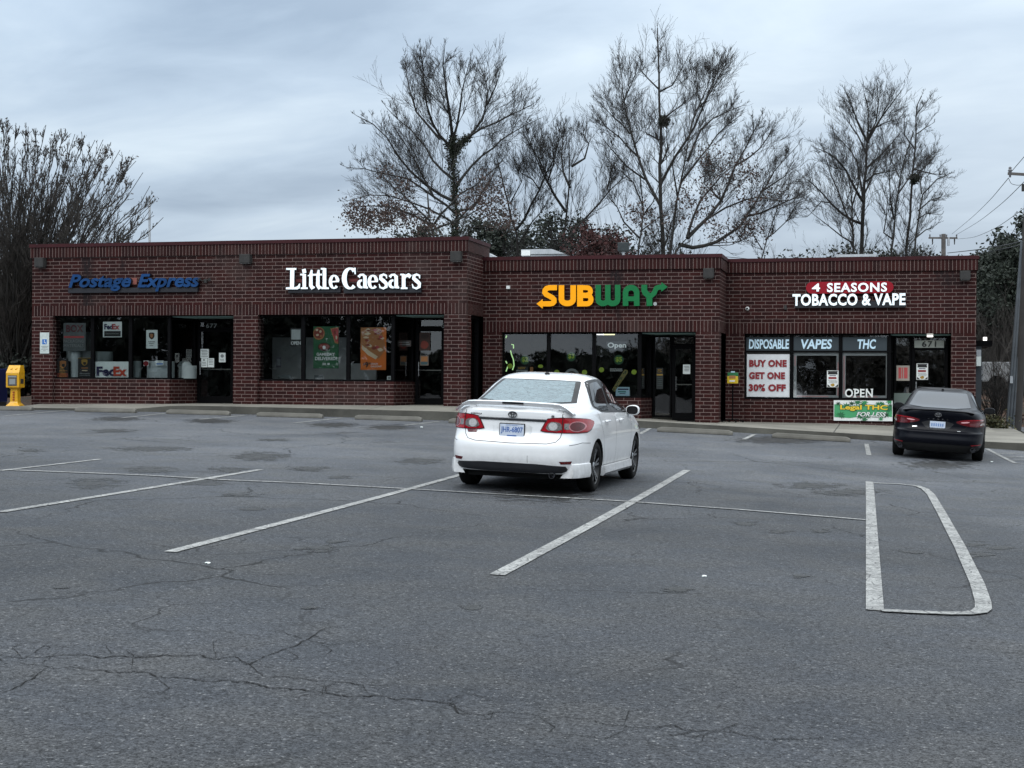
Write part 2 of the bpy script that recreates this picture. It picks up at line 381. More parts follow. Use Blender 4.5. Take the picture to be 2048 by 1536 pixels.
SX = lambda px: F(px, 560, 39.46)[0]
M_BRICK = brick_mat('brick', .3048, .1012, 1/3, ((F(174, 560, 39.46)[0], .28, 3.5, 5.05, .85), (F(1232, 560, 41.2)[0], .30, 3.9, 4.62, .85), (F(1236, 640, 41.2)[0], .18, 3.2, 3.7, .5), (F(1895, 560, 42.94)[0], .6, 4.3, 4.66, .6), (F(245, 520, 39.46)[0], .15, 4.75, 5.05, .6)))
M_SOLD = brick_mat('brick_soldier', .1016, .33, 0.0)
M_COPE = mat('coping_metal', (.040, .008, .010), .5, 0, .2, 3, spec=.2)
M_BLACK = mat('black_frame', (.0035, .0035, .004), .5, 0, .2, 20, spec=.05)
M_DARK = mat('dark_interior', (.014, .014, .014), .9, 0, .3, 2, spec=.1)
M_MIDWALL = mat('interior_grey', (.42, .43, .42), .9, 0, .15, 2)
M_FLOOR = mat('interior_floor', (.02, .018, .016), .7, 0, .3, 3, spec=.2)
M_SOFF = mat('soffit', (.20, .32, .30), .8, 0, .1, 2)
M_GLASS = glass_mat('window_glass')
M_WHITE = mat('white_plain', (.75, .77, .76), .55, 0, .05, 5)
M_PAPER = mat('paper', (.78, .84, .81), .7, 0, .06, 9)
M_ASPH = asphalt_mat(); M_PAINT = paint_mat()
M_CONC = concrete_mat('sidewalk_concrete', (.25, .235, .20), True, .7)
M_KERB = concrete_mat('kerb_concrete', (.115, .11, .092), False, 1.1)
M_STOP = concrete_mat('stop_concrete', (.20, .19, .165), False, 1.1)
M_ROOF = mat('roof_membrane', (.30, .31, .31), .8, 0, .15, 1)
M_STEEL = mat('steel', (.5, .5, .5), .3, 1, .1, 20)
M_GALV = mat('galvanised', (.42, .44, .46), .45, .5, .12, 4)
M_SCONCE = mat('sconce_bronze', (.042, .041, .040), .6, 0, .15, 6, spec=.15)
# ------------------------------------------------------------------ ground
GC = (0.04903971, -0.04707735, -0.01167539, -0.00123591, -7.79e-05, 0.00033452)
RB = [(-3.562, 18.591, -0.04824), (-5.167, 18.602, -0.12669), (-3.511, 21.284, 0.15887), (0.149, 32.404, -0.0869), (1.917, 32.846, 0.00542), (-22.126, 37.9, 0.1032), (-17.564, 37.9, -0.08368), (-11.29, 37.9, 0.00455), (-5.849, 37.9, -0.04423), (-1.483, 37.9, 0.14203), (2.647, 37.9, -0.03441), (0.0, 0.0, -0.08817), (-1.5, 6.0, -0.15644), (1.5, 6.0, 0.2341), (-8.0, 15.0, 0.04738)]
def gz(x, y):
    X = min(max(x, -25), 4.5); Y = min(max(y, -4), 38.5)
    z = GC[0]+GC[1]*X+GC[2]*Y+GC[3]*X*X+GC[4]*X*Y+GC[5]*Y*Y
    for a, b, w in RB: z += w*math.exp(-((X-a)**2+(Y-b)**2)/98)
    if y > 40: z += .022*min(y-40, 26)
    return z
def pix_ground(px, py):
    d = ray(px, py); t = 5.0
    for _ in range(60):
        x, y = d.x*t, d.y*t; want = CZ+d.z*t; t2 = (gz(x, y)-CZ)/d.z
        t = t*.5+t2*.5
    return d.x*t, d.y*t
def build_ground():
    xs = [-700, -300, -150, -90, -60, -45]+[-36+1.0*k for k in range(0, 53)]+[22, 30, 45, 70, 120, 300, 700]
    ys = [-500, -200, -100, -60, -35, -20, -10]+[-4+1.0*k for k in range(0, 50)]+[50, 56, 62, 70, 90, 130, 250, 600, 1200]
    v = [(x, y, gz(x, y)) for y in ys for x in xs]; n = len(xs)
    f = [(j*n+i, j*n+i+1, (j+1)*n+i+1, (j+1)*n+i) for j in range(len(ys)-1) for i in range(n-1)]
    me = bpy.data.meshes.new('ground'); me.from_pydata(v, [], f); me.shade_smooth()
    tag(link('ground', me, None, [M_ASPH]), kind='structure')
build_ground()
def strip(mb, pts, w, h=.007, step=.5, taper=None):
    """painted line lying on the ground, pts in plan"""
    P = [Vector(p) for p in pts]; out = []
    for a, b in zip(P[:-1], P[1:]):
        k = max(1, int((b-a).length/step))
        out += [a.lerp(b, i/k) for i in range(k)]
    out.append(P[-1]); L, R = [], []
    for i, p in enumerate(out):
        d = (out[min(i+1, len(out)-1)]-out[max(i-1, 0)]).normalized(); nrm = Vector((-d.y, d.x))
        L.append(p+nrm*w/2); R.append(p-nrm*w/2)
    for i in range(len(out)-1):
        mb.poly([(q.x, q.y, gz(q.x, q.y)+h) for q in (R[i], R[i+1], L[i+1], L[i])])
def marks():
    mb = MB()
    def L(*pp, w=.10, h=.007): strip(mb, [pix_ground(*p) for p in pp], w, h)
    L((0, 942), (200, 919), w=.08); L((0, 1025), (400, 960), (520, 940), w=.10)
    L((340, 1105), (600, 1037), (925, 949), (985, 934)); L((994, 1151), (1374, 941), w=.115)
    L((20, 941), (300, 952), (450, 961), (600, 967), (800, 978), (1024, 991), (1239, 1003), (1474, 1020), (1731, 1041), w=.085, h=.011)
    L((1739, 964), (1741, 1000), (1750, 1222), w=.115)
    pts = [(1762, 1223), (1820, 1226), (1890, 1229), (1935, 1229), (1958, 1226), (1967, 1219), (1966, 1205), (1955, 1170), (1920, 1095), (1885, 1030), (1862, 990), (1850, 979), (1835, 973), (1800, 969), (1747, 967)]
    L(*pts, w=.11, h=.011)
    for a, b in (((10, 832), (135, 821)), ((245, 836), (330, 827)), ((400, 839), (490, 831)), ((590, 846), (685, 836)), ((810, 851), (880, 843)), ((1280, 868), (1300, 857)), ((1488, 879), (1509, 869)), ((1733, 888), (1738, 911))):
        L(a, b)
    L((1974, 898), (2031, 927), w=.10); L((2031, 927), (2110, 927), w=.09)
    for a, b in (((1993, 908), (2110, 905)), ((2008, 915), (2110, 912)), ((2020, 921), (2110, 919))): L(a, b, w=.07)
    tag(mb.build('road_markings', M_PAINT), kind='structure')
marks()
# shallow damp patches and small litter
def patches():
    """ragged soft edged oil and damp stains: thin sheets whose edge fades out"""
    m, nt, b = nodes('asphalt_stain'); tc = nt.nodes.new('ShaderNodeTexCoord'); o = tc.outputs['Object']
    f = nz(nt, o, 34, 5, .8); lk(nt, mixc(nt, mrange(nt, f, .4, .65), (.006, .006, .006), (.020, .0195, .018)), b.inputs['Base Color']); b.inputs['Roughness'].default_value = .55
    ln = nt.nodes.new('ShaderNodeVectorMath'); ln.operation = 'LENGTH'; lk(nt, tc.outputs['UV'], ln.inputs[0])
    e = mth(nt, 'ADD', mth(nt, 'SUBTRACT', 1.0, ln.outputs['Value']), mth(nt, 'MULTIPLY', mth(nt, 'SUBTRACT', nz(nt, o, 5.5, 6, .68, .5), .5), 3.4))
    al = mth(nt, 'MULTIPLY', mrange(nt, e, .36, .62), mrange(nt, f, .3, .6, .6, .95), clamp=True)
    edge = mrange(nt, ln.outputs['Value'], .8, 1.0, 1, 0); lk(nt, mth(nt, 'MULTIPLY', al, edge), b.inputs['Alpha'])
    spots = [(400, 964, 70, 9), (190, 967, 75, 11), (300, 940, 60, 8), (620, 938, 48, 6), (520, 913, 75, 10), (300, 898, 110, 6), (455, 940, 50, 7), (640, 1097, 55, 8), (672, 1083, 28, 4), (480, 990, 55, 5), (500, 1018, 36, 5), (840, 922, 60, 8), (680, 955, 34, 4), (1355, 1180, 44, 9), (1600, 1153, 30, 5), (1490, 1048, 30, 5), (1560, 1063, 36, 4), (1640, 1062, 26, 4), (1620, 972, 80, 8), (1700, 985, 90, 8), (1945, 1090, 40, 7), (2000, 1095, 36, 5), (1960, 1110, 50, 6), (1820, 1105, 36, 4), (120, 1176, 20, 4), (940, 1215, 24, 7), (225, 862, 60, 4), (60, 901, 40, 3), (545, 880, 40, 3), (620, 1216, 36, 5), (1090, 985, 130, 22), (1560, 880, 120, 9), (660, 850, 60, 6), (230, 838, 60, 5), (420, 842, 60, 5), (780, 855, 60, 6), (1870, 930, 90, 10)]
    V, Fc, UV = [], [], []
    for k, (px, py, rx, ry) in enumerate(spots):
        i0 = len(V); h = .003+.0006*(k % 5)
        for j, rr in enumerate((0, .5, 1.0)):
            for i in range(20 if rr else 1):
                t = -2*math.pi*i/20; x, y = pix_ground(px+rx*1.15*rr*math.cos(t), py+ry*1.3*rr*math.sin(t)); V.append((x, y, gz(x, y)+h)); UV.append((rr*math.cos(t), rr*math.sin(t)))
        for i in range(20):
            a = i0+1+i; c = i0+1+(i+1) % 20; Fc.append((i0, a, c)); Fc.append((a, a+20, c+20, c))
    me = bpy.data.meshes.new('ground_stains'); me.from_pydata(V, [], Fc); ul = me.uv_layers.new(name='UVMap')
    for lp in me.loops: ul.data[lp.index].uv = UV[lp.vertex_index]
    tag(link('ground_stains', me, None, [m]), kind='structure')
    cm = mat('crack_fill', (.018, .018, .018), .9, spec=.1); mb = MB()
    lines = [[(-10, 1322), (100, 1336), (200, 1341), (330, 1356), (430, 1364), (530, 1373), (640, 1384), (750, 1392), (840, 1400), (910, 1411), (918, 1428), (1000, 1425), (1100, 1436)],
             [(-10, 1312), (100, 1313), (210, 1316), (300, 1314), (400, 1310), (430, 1320), (470, 1314), (500, 1330), (525, 1353)],
             [(1100, 1436), (1250, 1452), (1420, 1462), (1600, 1480), (1750, 1492)], [(560, 1262), (600, 1276), (650, 1288), (700, 1286)], [(425, 1320), (500, 1330), (545, 1308), (590, 1293), (640, 1262), (700, 1250)], [(500, 1330), (525, 1353), (620, 1360), (760, 1372)], [(-10, 1390), (40, 1372), (95, 1338)]]
    rnd = random.Random(9)
    def frac(a, b, amp, d):
        if d == 0: return [a]
        m_ = ((a[0]+b[0])/2+rnd.uniform(-1, 1)*amp, (a[1]+b[1])/2+rnd.uniform(-1, 1)*amp*.45)
        return frac(a, m_, amp*.55, d-1)+frac(m_, b, amp*.55, d-1)
    def put(ln, w0, w1):
        px = []
        for a, b in zip(ln[:-1], ln[1:]):
            L = math.dist(a, b); px += frac(a, b, L*.13, max(2, int(math.log2(L/4+1))))
        px.append(ln[-1]); pts = [pix_ground(*p) for p in px]; L_, R_ = [], []; N = len(pts)
        for i, p in enumerate(pts):
            a = pts[max(i-1, 0)]; b = pts[min(i+1, N-1)]; d = (Vector(b)-Vector(a)).normalized(); w = rnd.uniform(w0, w1)*min(1, .25+3*i/N, .25+3*(N-1-i)/N)
            L_.append((p[0]-d.y*w, p[1]+d.x*w)); R_.append((p[0]+d.y*w, p[1]-d.x*w))
        for i in range(N-1): mb.poly([(q[0], q[1], gz(*q)+.0035) for q in (R_[i], R_[i+1], L_[i+1], L_[i])])
        return px
    for k, ln in enumerate(lines):
        px = put(ln, .0022 if k < 2 else .0015, .0075 if k < 2 else .0048)
        for _ in range(int(len(px)*.05)):
            q = rnd.choice(px); a_ = rnd.uniform(0, 6.28); l = rnd.uniform(25, 90); put([q, (q[0]+l*math.cos(a_), q[1]+l*.42*math.sin(a_)), (q[0]+l*1.6*math.cos(a_+.5), q[1]+l*.6*math.sin(a_+.5))], .0010, .0030)
    tag(mb.build('ground_cracks', cm), kind='structure')
patches()

# ------------------------------------------------------------------ sidewalk
Y1, Y2, Y3, YK = 39.46, 41.2, 42.94, 37.9
def yw(x): return Y1 if x < -11.16 else (Y2 if x < -4.46 else Y3)
def sw(x, y):
    zf = float(np.interp(x, [-26, -22.5, -20.2, -19, -17.5, -11.3, -5.8, -1.5, 2.65, 6], [.70, .685, .70, .80, .79, .715, .52, .315, .12, .06]))
    zb = float(np.interp(x, [-26, -24.5, -18, -11.2, -5.6, -4.4, -1.7, 2.5, 6], [.75, .77, .83, .83, .44, .42, .40, .30, .22]))
    t = (y-YK)/(yw(x)-YK); t = min(max(t, 0), 1.15)
    return zf+(zb-zf)*t
def sidewalk():
    mb = MB(); n0 = MB()
    xs = sorted(set([round(-24.2+.5*k, 3) for k in range(58)]+[-11.17, -11.15, -4.47, -4.45, -19.8, -19.4])); xs = [x for x in xs if x <= 3.4]+[3.55]
    for a, b in zip(xs[:-1], xs[1:]):
        ys = [YK, YK+.15, YK+.8, Y1, Y2, Y3, Y3+1.6]
        if a > 2.6: ys = [YK, YK+.15, YK+1.5, YK+3, 50.0]
        for c, d in zip(ys[:-1], ys[1:]):
            mb.poly([(a, c, sw(a, c)), (b, c, sw(b, c)), (b, d, sw(b, d)), (a, d, sw(a, d))], 0)
        mb.poly([(a, YK, gz(a, YK)-.1), (b, YK, gz(b, YK)-.1), (b, YK, sw(b, YK)), (a, YK, sw(a, YK))], 1)
    x = xs[-1]
    mb.poly([(x, YK, -.5), (x, 43, -.5), (x, 43, sw(x, 43)), (x, YK, sw(x, YK))], 1)
    tag(mb.build('sidewalk', [M_CONC, M_KERB]), kind='structure')
sidewalk()

# ------------------------------------------------------------------ building
B = empty('retail_building', (-11, Y1, 0.8))
tag(B, 'single storey dark red brick strip of four shops with stepped front and striped brick bands', 'building')
BO = (-11, Y1, 0.8)
def bmb():
    m = MB(); m.o = (0, 0, 0); return m
def bbuild(mb, name, mats, parent=None, **k):
    """world coordinates in, parented to the building"""
    o = mb.build(name, mats, None, **k)
    par = parent or B
    o.parent = par; o.matrix_parent_inverse = Matrix.Translation(Vector(BO)).inverted() if par is B else Matrix.Identity(4)
    return o
def px_x(px, Y, py=650): return F(px, py, Y)[0]
SECT = [dict(Y=Y1, x0=-24.465, x1=-11.16, top=5.47, sb=5.07, s2=3.655, hd=3.365, fl=.80, ret=2.25),
        dict(Y=Y2, x0=-11.16, x1=-4.465, top=5.05, sb=4.65, s2=3.225, hd=2.92, fl=.44, ret=2.1),
        dict(Y=Y3, x0=-4.465, x1=2.355, top=5.05, sb=4.65, s2=3.225, hd=2.925, fl=.33, ret=0)]
YB = 58.0
def wall_section(i, bays):
    s = SECT[i]; Y, x0, x1 = s['Y'], s['x0'], s['x1']; T = .30; mb = bmb(); zf = s['fl']-.7
    W0 = x0-.03 if i == 0 else x0
    # upper wall field, bands
    mb.box(x0, x1, Y, Y+T, s['s2'], s['sb'], 0)
    mb.box(x0-(.04 if i == 0 else 0), x1+(.04 if i != 1 or True else 0), Y-.045, Y+T, s['sb'], s['top']-.10, 1, s['sb']-.008)
    mb.box(x0, x1+.004, Y-.004, Y+T-.01, s['hd'], s['s2'], 1, s['hd']-.012)
    # piers
    edges = [x0]
    for a, b in bays: edges += [a, b]
    edges.append(x1)
    for k in range(0, len(edges), 2):
        a, b = edges[k], edges[k+1]
        mb.box(a, b, Y, Y+.46, zf, s['hd'], 0)
    # return walls
    if i == 0:
        mb.box(x0, x0+T, Y+.46, YB, zf, s['sb'], 0); mb.box(x0-.04, x0+T, Y+T, YB, s['sb'], s['top']-.1, 1, s['sb'])
    if i < 2:
        nx = x1
        mb.box(nx-T, nx, Y+T, Y+1.74, s['s2'], s['sb'], 0); mb.box(nx-T, nx+.002, Y+T, Y+1.74, s['hd'], s['s2'], 1, s['hd']-.012)
        mb.box(nx-T, nx+.04, Y+T, Y+s['ret'], s['sb'], s['top']-.1, 1, s['sb'])
    else:
        mb.box(x1-T, x1, Y+.46, YB, zf, s['sb'], 0); mb.box(x1-T, x1+.04, Y+T, YB, s['sb'], s['top']-.1, 1, s['sb'])
    o = bbuild(mb, 'brick_wall', [M_BRICK, M_SOLD], uv=True)
    c = bmb(); e = .07
    c.box(x0-(e if i == 0 else 0), x1+e, Y-e, Y+T+.05, s['top']-.10, s['top'])
    if i == 0: c.box(x0-e, x0+T+.03, Y+T+.05, YB, s['top']-.10, s['top'])
    if i < 2: c.box(x1-T-.03, x1+e, Y+T+.05, Y+s['ret'], s['top']-.10, s['top'])
    else: c.box(x1-T-.03, x1+e, Y+T+.05, YB, s['top']-.10, s['top'])
    bbuild(c, 'coping', M_COPE)
def seg_window(name, A, Bp, z0, z1, fw=.05, splits=(), dep=.11, glass=None):
    """glazed frame standing between plan points A and B"""
    A = Vector(A); Bp = Vector(Bp); d = (Bp-A); L = d.length; d.normalize(); n = Vector((d.y, -d.x)); mb = bmb()
    def bar(a, b, c, e):
        p = [A+d*a-n*0, A+d*b, A+d*b-n*dep, A+d*a-n*dep]
        mb.prism([(q.x, q.y) for q in p], c, e)
    bar(0, fw, z0, z1); bar(L-fw, L, z0, z1); bar(fw, L-fw, z0, z0+fw); bar(fw, L-fw, z1-fw, z1)
    for s in splits: bar(fw, L-fw, s-fw/2, s+fw/2)
    o = bbuild(mb, name, M_BLACK)
    zs = [z0+fw]+[v for s in splits for v in (s-fw/2, s+fw/2)]+[z1-fw]
    g = bmb(); q = A+d*fw-n*dep*.5; r = A+d*(L-fw)-n*dep*.5
    for a, b in zip(zs[::2], zs[1::2]): g.poly([(q.x, q.y, a), (r.x, r.y, a), (r.x, r.y, b), (q.x, q.y, b)])
    p = g.build('pane', glass or M_GLASS, o)
    return o
def door(A, Bp, z0, z1, zt, handle=True, bar_z=None):
    A = Vector(A); Bp = Vector(Bp); d = (Bp-A); L = d.length; d.normalize(); n = Vector((d.y, -d.x)); mb = bmb(); dep = .06; fw = .09
    def bar(m_, a, b, c, e, o0=0, o1=dep):
        p = [A+d*a-n*o0, A+d*b-n*o0, A+d*b-n*o1, A+d*a-n*o1]; m_.prism([(q.x, q.y) for q in p], c, e)
    bar(mb, 0, fw, z0, zt); bar(mb, L-fw, L, z0, zt); bar(mb, fw, L-fw, zt-fw, zt); bar(mb, fw, L-fw, z0, z0+.22)
    o = bbuild(mb, 'door', M_BLACK)
    g = bmb(); q = A+d*fw-n*.03; r = A+d*(L-fw)-n*.03
    g.poly([(q.x, q.y, z0+.22), (r.x, r.y, z0+.22), (r.x, r.y, zt-fw), (q.x, q.y, zt-fw)]); g.build('pane', M_GLASS, o)
    h = bmb(); hx = .12 if handle != 'r' else L-.12
    p = A+d*hx+n*.07
    h.tube([(p.x, p.y, z0+.85), (p.x, p.y, z0+1.25)], .013, 8)
    for zz in (.88, 1.22): h.tube([(p.x, p.y, z0+zz), (p.x-n.x*.07, p.y-n.y*.07, z0+zz)], .009, 6)
    p2 = A+d*fw-n*.075; p3 = A+d*(L-fw)-n*.075
    h.tube([(p2.x, p2.y, z0+1.02), (p3.x, p3.y, z0+1.02)], .02, 6)
    h.build('handle', M_STEEL, o)
    if zt < z1-.1: seg_window('transom_window', A, Bp, zt+.01, z1)
    return o
def shop(i, bx0, bx1, panes, sill, knee_to, diag_end, dy, doorspan, zt, side=None, splits=(), glass=None):
    """one shop front in a bay: straight glazing on a knee wall, a slanted panel, then a recessed door"""
    s = SECT[i]; Y = s['Y']; z1 = s['hd']; yg = Y+.14; fl = s['fl']
    kn = bmb(); pts = [(bx0, yg-.03), (knee_to, yg-.03), (diag_end, Y+dy-.03), (diag_end, Y+dy+.15), (knee_to-.08, yg+.22), (bx0, yg+.22)]
    kn.prism(pts, fl-.7, sill)
    bbuild(kn, 'knee_wall', M_BRICK, uv=True)
    for k, (a, b) in enumerate(panes): seg_window('window', (a, yg), (b, yg), sill+.002, z1, splits=splits, glass=glass)
    if diag_end-knee_to > .02 or dy > .3: seg_window('window', (knee_to+.002, yg+.004), (diag_end, Y+dy), sill+.002, z1-.06, splits=splits)
    a, b = doorspan; yd = Y+dy+.06
    if a-diag_end > .25: seg_window('sidelight_window', (diag_end+.03, yd), (a-.02, yd), fl+.1, z1-.06)
    door((a, yd), (b, yd), fl+.01, z1-.06, zt, handle=True)
    so_ = bmb(); so_.prism([(knee_to, yg+.12), (bx1, Y+.3), (bx1, yd+.3), (diag_end, yd+.3)], z1-.05, z1-.02); bbuild(so_, 'soffit', M_SOFF)
    return yg, yd
X = px_x
bayA = (X(105.5, Y1), X(467, Y1)); bayB = (X(515.5, Y1), X(888, Y1))
bayC = (X(1003, Y2), X(1391.5, Y2)); bayD = (X(1489, Y3), X(1903, Y3))
wall_section(0, [bayA, bayB]); wall_section(1, [bayC]); wall_section(2, [bayD])
yg = Y1+.14
M_FILM = glass_mat('tinted_film_glass', (.10, .13, .15), 1.0)
shop(0, *bayA, [(X(105.5, yg), X(184.5, yg)), (X(184.5, yg)+.003, X(260.5, yg)), (X(260.5, yg)+.003, X(341, yg))], 1.515, X(341, yg), X(392, Y1+1.25), 1.25, (X(395, Y1+1.3), X(467, Y1+1.3)), 3.02)
shop(0, *bayB, [(X(515.5, yg), X(606, yg)), (X(606, yg)+.003, X(696, yg)), (X(696, yg)+.003, X(789, yg))], 1.495, X(789, yg), X(828, Y1+1.25), 1.25, (X(831, Y1+1.3), X(889, Y1+1.3)), 3.02)
yg2 = Y2+.14
shop(1, *bayC, [(X(1003, yg2), X(1097, yg2)), (X(1097, yg2)+.003, X(1188, yg2)), (X(1188, yg2)+.003, X(1283, yg2))], 1.085, X(1283, yg2), X(1304, Y2+1.1), 1.1, (X(1345, Y2+1.16), X(1391, Y2+1.16)), 2.56)
yg3 = Y3+.14
zsp = F(1600, 703, yg3)[1]
shop(2, *bayD, [(X(1489, yg3), X(1583.5, yg3)), (X(1583.5, yg3)+.003, X(1681.5, yg3)), (X(1681.5, yg3)+.003, X(1782, yg3))], 1.065, X(1782, yg3), X(1787, Y3+.55), .55, (X(1824, Y3+.61), X(1896, Y3+.61)), 2.56, splits=(zsp,))
# side glazing in the two returns
for i, (ya, yb) in enumerate(((Y1+.47, Y2-.02), (Y2+.47, Y3-.02))):
    s = SECT[i]; seg_window('side_window', (s['x1']-.12, ya), (s['x1']-.12, yb), s['fl']+.05, s['hd']-.01, fw=.06)
# inside
def insides():
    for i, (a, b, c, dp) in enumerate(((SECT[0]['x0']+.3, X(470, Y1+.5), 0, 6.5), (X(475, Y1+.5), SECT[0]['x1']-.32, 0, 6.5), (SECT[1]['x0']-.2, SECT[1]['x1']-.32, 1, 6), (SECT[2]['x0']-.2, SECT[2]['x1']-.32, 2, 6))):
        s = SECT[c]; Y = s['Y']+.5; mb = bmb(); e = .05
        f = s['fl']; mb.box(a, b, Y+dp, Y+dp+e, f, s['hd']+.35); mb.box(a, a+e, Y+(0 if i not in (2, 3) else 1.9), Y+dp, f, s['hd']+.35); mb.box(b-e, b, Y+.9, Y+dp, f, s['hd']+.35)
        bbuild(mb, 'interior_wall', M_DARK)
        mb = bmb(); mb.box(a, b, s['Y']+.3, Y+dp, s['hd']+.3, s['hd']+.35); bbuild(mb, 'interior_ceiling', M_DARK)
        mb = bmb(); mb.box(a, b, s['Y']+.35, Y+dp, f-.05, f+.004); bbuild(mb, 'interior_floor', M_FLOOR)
    # pale partition behind the pizza shop window
    Yp = Y1+2.6; mb = bmb()
    x0, z1 = F(545, 675, Yp); x1, z0 = F(692, 757, Yp); mb.box(x0, x1, Yp, Yp+.08, SECT[0]['fl'], z1)
    x2, z2 = F(752, 727, Yp); mb.box(x1, x2, Yp+.01, Yp+.09, SECT[0]['fl'], z2); bbuild(mb, 'partition_wall', M_MIDWALL)
    Yp = Y1+1.3; mb = bmb(); x0, z1 = F(118, 664, Yp); x1, _ = F(181, 700, Yp); mb.box(x0, x1, Yp, Yp+.06, SECT[0]['fl'], z1); bbuild(mb, 'partition_wall', mat('reflection_grey', (.11, .125, .125), .8))  # grey wall stands in for a pale reflection in the first window
    # roof deck and back wall
    mb = bmb(); mb.box(SECT[0]['x0']+.3, SECT[0]['x1']-.3, Y1+.3, YB-.01, 4.86, 4.92); mb.box(SECT[0]['x1']-.3, SECT[1]['x1']-.3, Y2+.3, YB-.01, 4.52, 4.58); mb.box(SECT[1]['x1']-.3, SECT[2]['x1']-.3, Y3+.3, YB-.01, 4.52, 4.58); bbuild(mb, 'roof', M_ROOF)
    mb = bmb(); mb.box(SECT[0]['x0']+.3, SECT[0]['x1'], YB-.3, YB, 0, 5.3); mb.box(SECT[0]['x1'], SECT[2]['x1']-.3, YB-.3, YB, 0, 4.95); bbuild(mb, 'rear_wall', M_BRICK, uv=True)
    mb = bmb(); mb.box(SECT[0]['x1']-.06, SECT[0]['x1']-.02, Y2+.3, YB-.3, 4.58, 4.9); bbuild(mb, 'roof_step', M_ROOF)
insides()

# ------------------------------------------------------------------ fixtures on the wall and roof
for k, (px0, py0, px1, py1, Y, lab) in enumerate(((68, 515, 86, 533, Y1, 'bronze box lamp at the outer end of the blue letter sign wall'), (478, 508, 499, 526, Y1, 'bronze box lamp between the blue letter sign and the white serif letter sign'),
        (900, 502, 921, 522, Y1, 'bronze box lamp near the brick corner beside the white serif letters'), (1406, 536, 1427, 555, Y2, 'bronze box lamp beside the green arrow of the yellow and green sign'),
        (1920, 541, 1941, 559, Y3, 'bronze box lamp at the brick corner above the dark sedan'))):
    x0, z1 = F(px0, py0, Y-.2); x1, z0 = F(px1, py1, Y-.2); mb = MB(); cx = (x0+x1)/2; mb.o = (cx, Y, z0)
    e = empty('wall_lamp', (cx, Y, z0)); tag(e, lab, 'wall lamp', 'box lamps under the brick parapet')
    mb.prism([(x0, Y-.19), (x0+.02, Y-.21), (x1-.02, Y-.21), (x1, Y-.19), (x1, Y-.002), (x0, Y-.002)], z0, z1-.005); mb.build('housing', M_SCONCE, e, bevel=.012)
    m2 = MB(); m2.o = mb.o; m2.box(x0+.02, x1-.02, Y-.18, Y-.02, z0-.012, z0-.002); m2.build('lens', mat('lamp_lens', (.25, .25, .24), .3), e)
def tiny(name, px, py, Y, w, h, d, m, lab, cat):
    x, z = F(px, py, Y); mb = MB(); mb.o = (x, Y, z)
    mb.box(x-w/2, x+w/2, Y-d, Y-.002, z-h/2, z+h/2); o = mb.build(name, m, None, bevel=.006); o.location = (x, Y, z); tag(o, lab, cat)
tiny('junction_box', 1017, 575, Y2, .10, .09, .07, M_WHITE, 'small pale box on brick left of the yellow arrow', 'junction box')
tiny('sensor_box', 1571, 615, Y3, .07, .12, .06, M_SCONCE, 'tiny bronze sensor box beside the white tobacco letters', 'sensor')
def bracket():
    x, z = F(412, 562, Y1); e = empty('floodlight_bracket', (x, Y1, z)); tag(e, 'small twin head floodlight bracket just after the blue lettering', 'floodlight')
    mb = MB(); mb.box(-.05, .05, -.05, -.002, -.05, .05); mb.tube([(0, -.03, 0), (-.13, -.12, .02)], .012, 6); mb.tube([(0, -.03, 0), (.14, -.12, .03)], .012, 6); mb.build('bracket', M_SCONCE, e)
    for s in (-1, 1):
        m2 = MB(); m2.lathe((.16*s, -.13, .03), (.5*s, -.8, -.2), [(-.06, .0), (-.06, .03), (0, .045), (.03, .05), (.03, 0)], 12); m2.build('lamp_head', M_SCONCE, e, smooth=True)
bracket()
def wall_cam():
    x, z = F(1494.5, 617, Y3-.1); e = empty('security_camera', (x, Y3, z)); tag(e, 'round white dome security camera on brick above the tobacco shop window', 'security camera')
    a = MB(); a.lathe((0, 0, 0), (0, -1, 0), [(.002, 0), (.002, .055), (.03, .055), (.06, .05), (.10, .05), (.115, .043), (.115, .0)], 20); a.build('housing', M_WHITE, e, smooth=35)
    b = MB(); b.lathe((0, -.112, 0), (0, -1, 0), [(0.0, .03), (.02, .028), (.028, .015), (.03, 0)], 16); b.build('lens', mat('cam_lens', (.01, .01, .012), .08), e, smooth=True)
wall_cam()
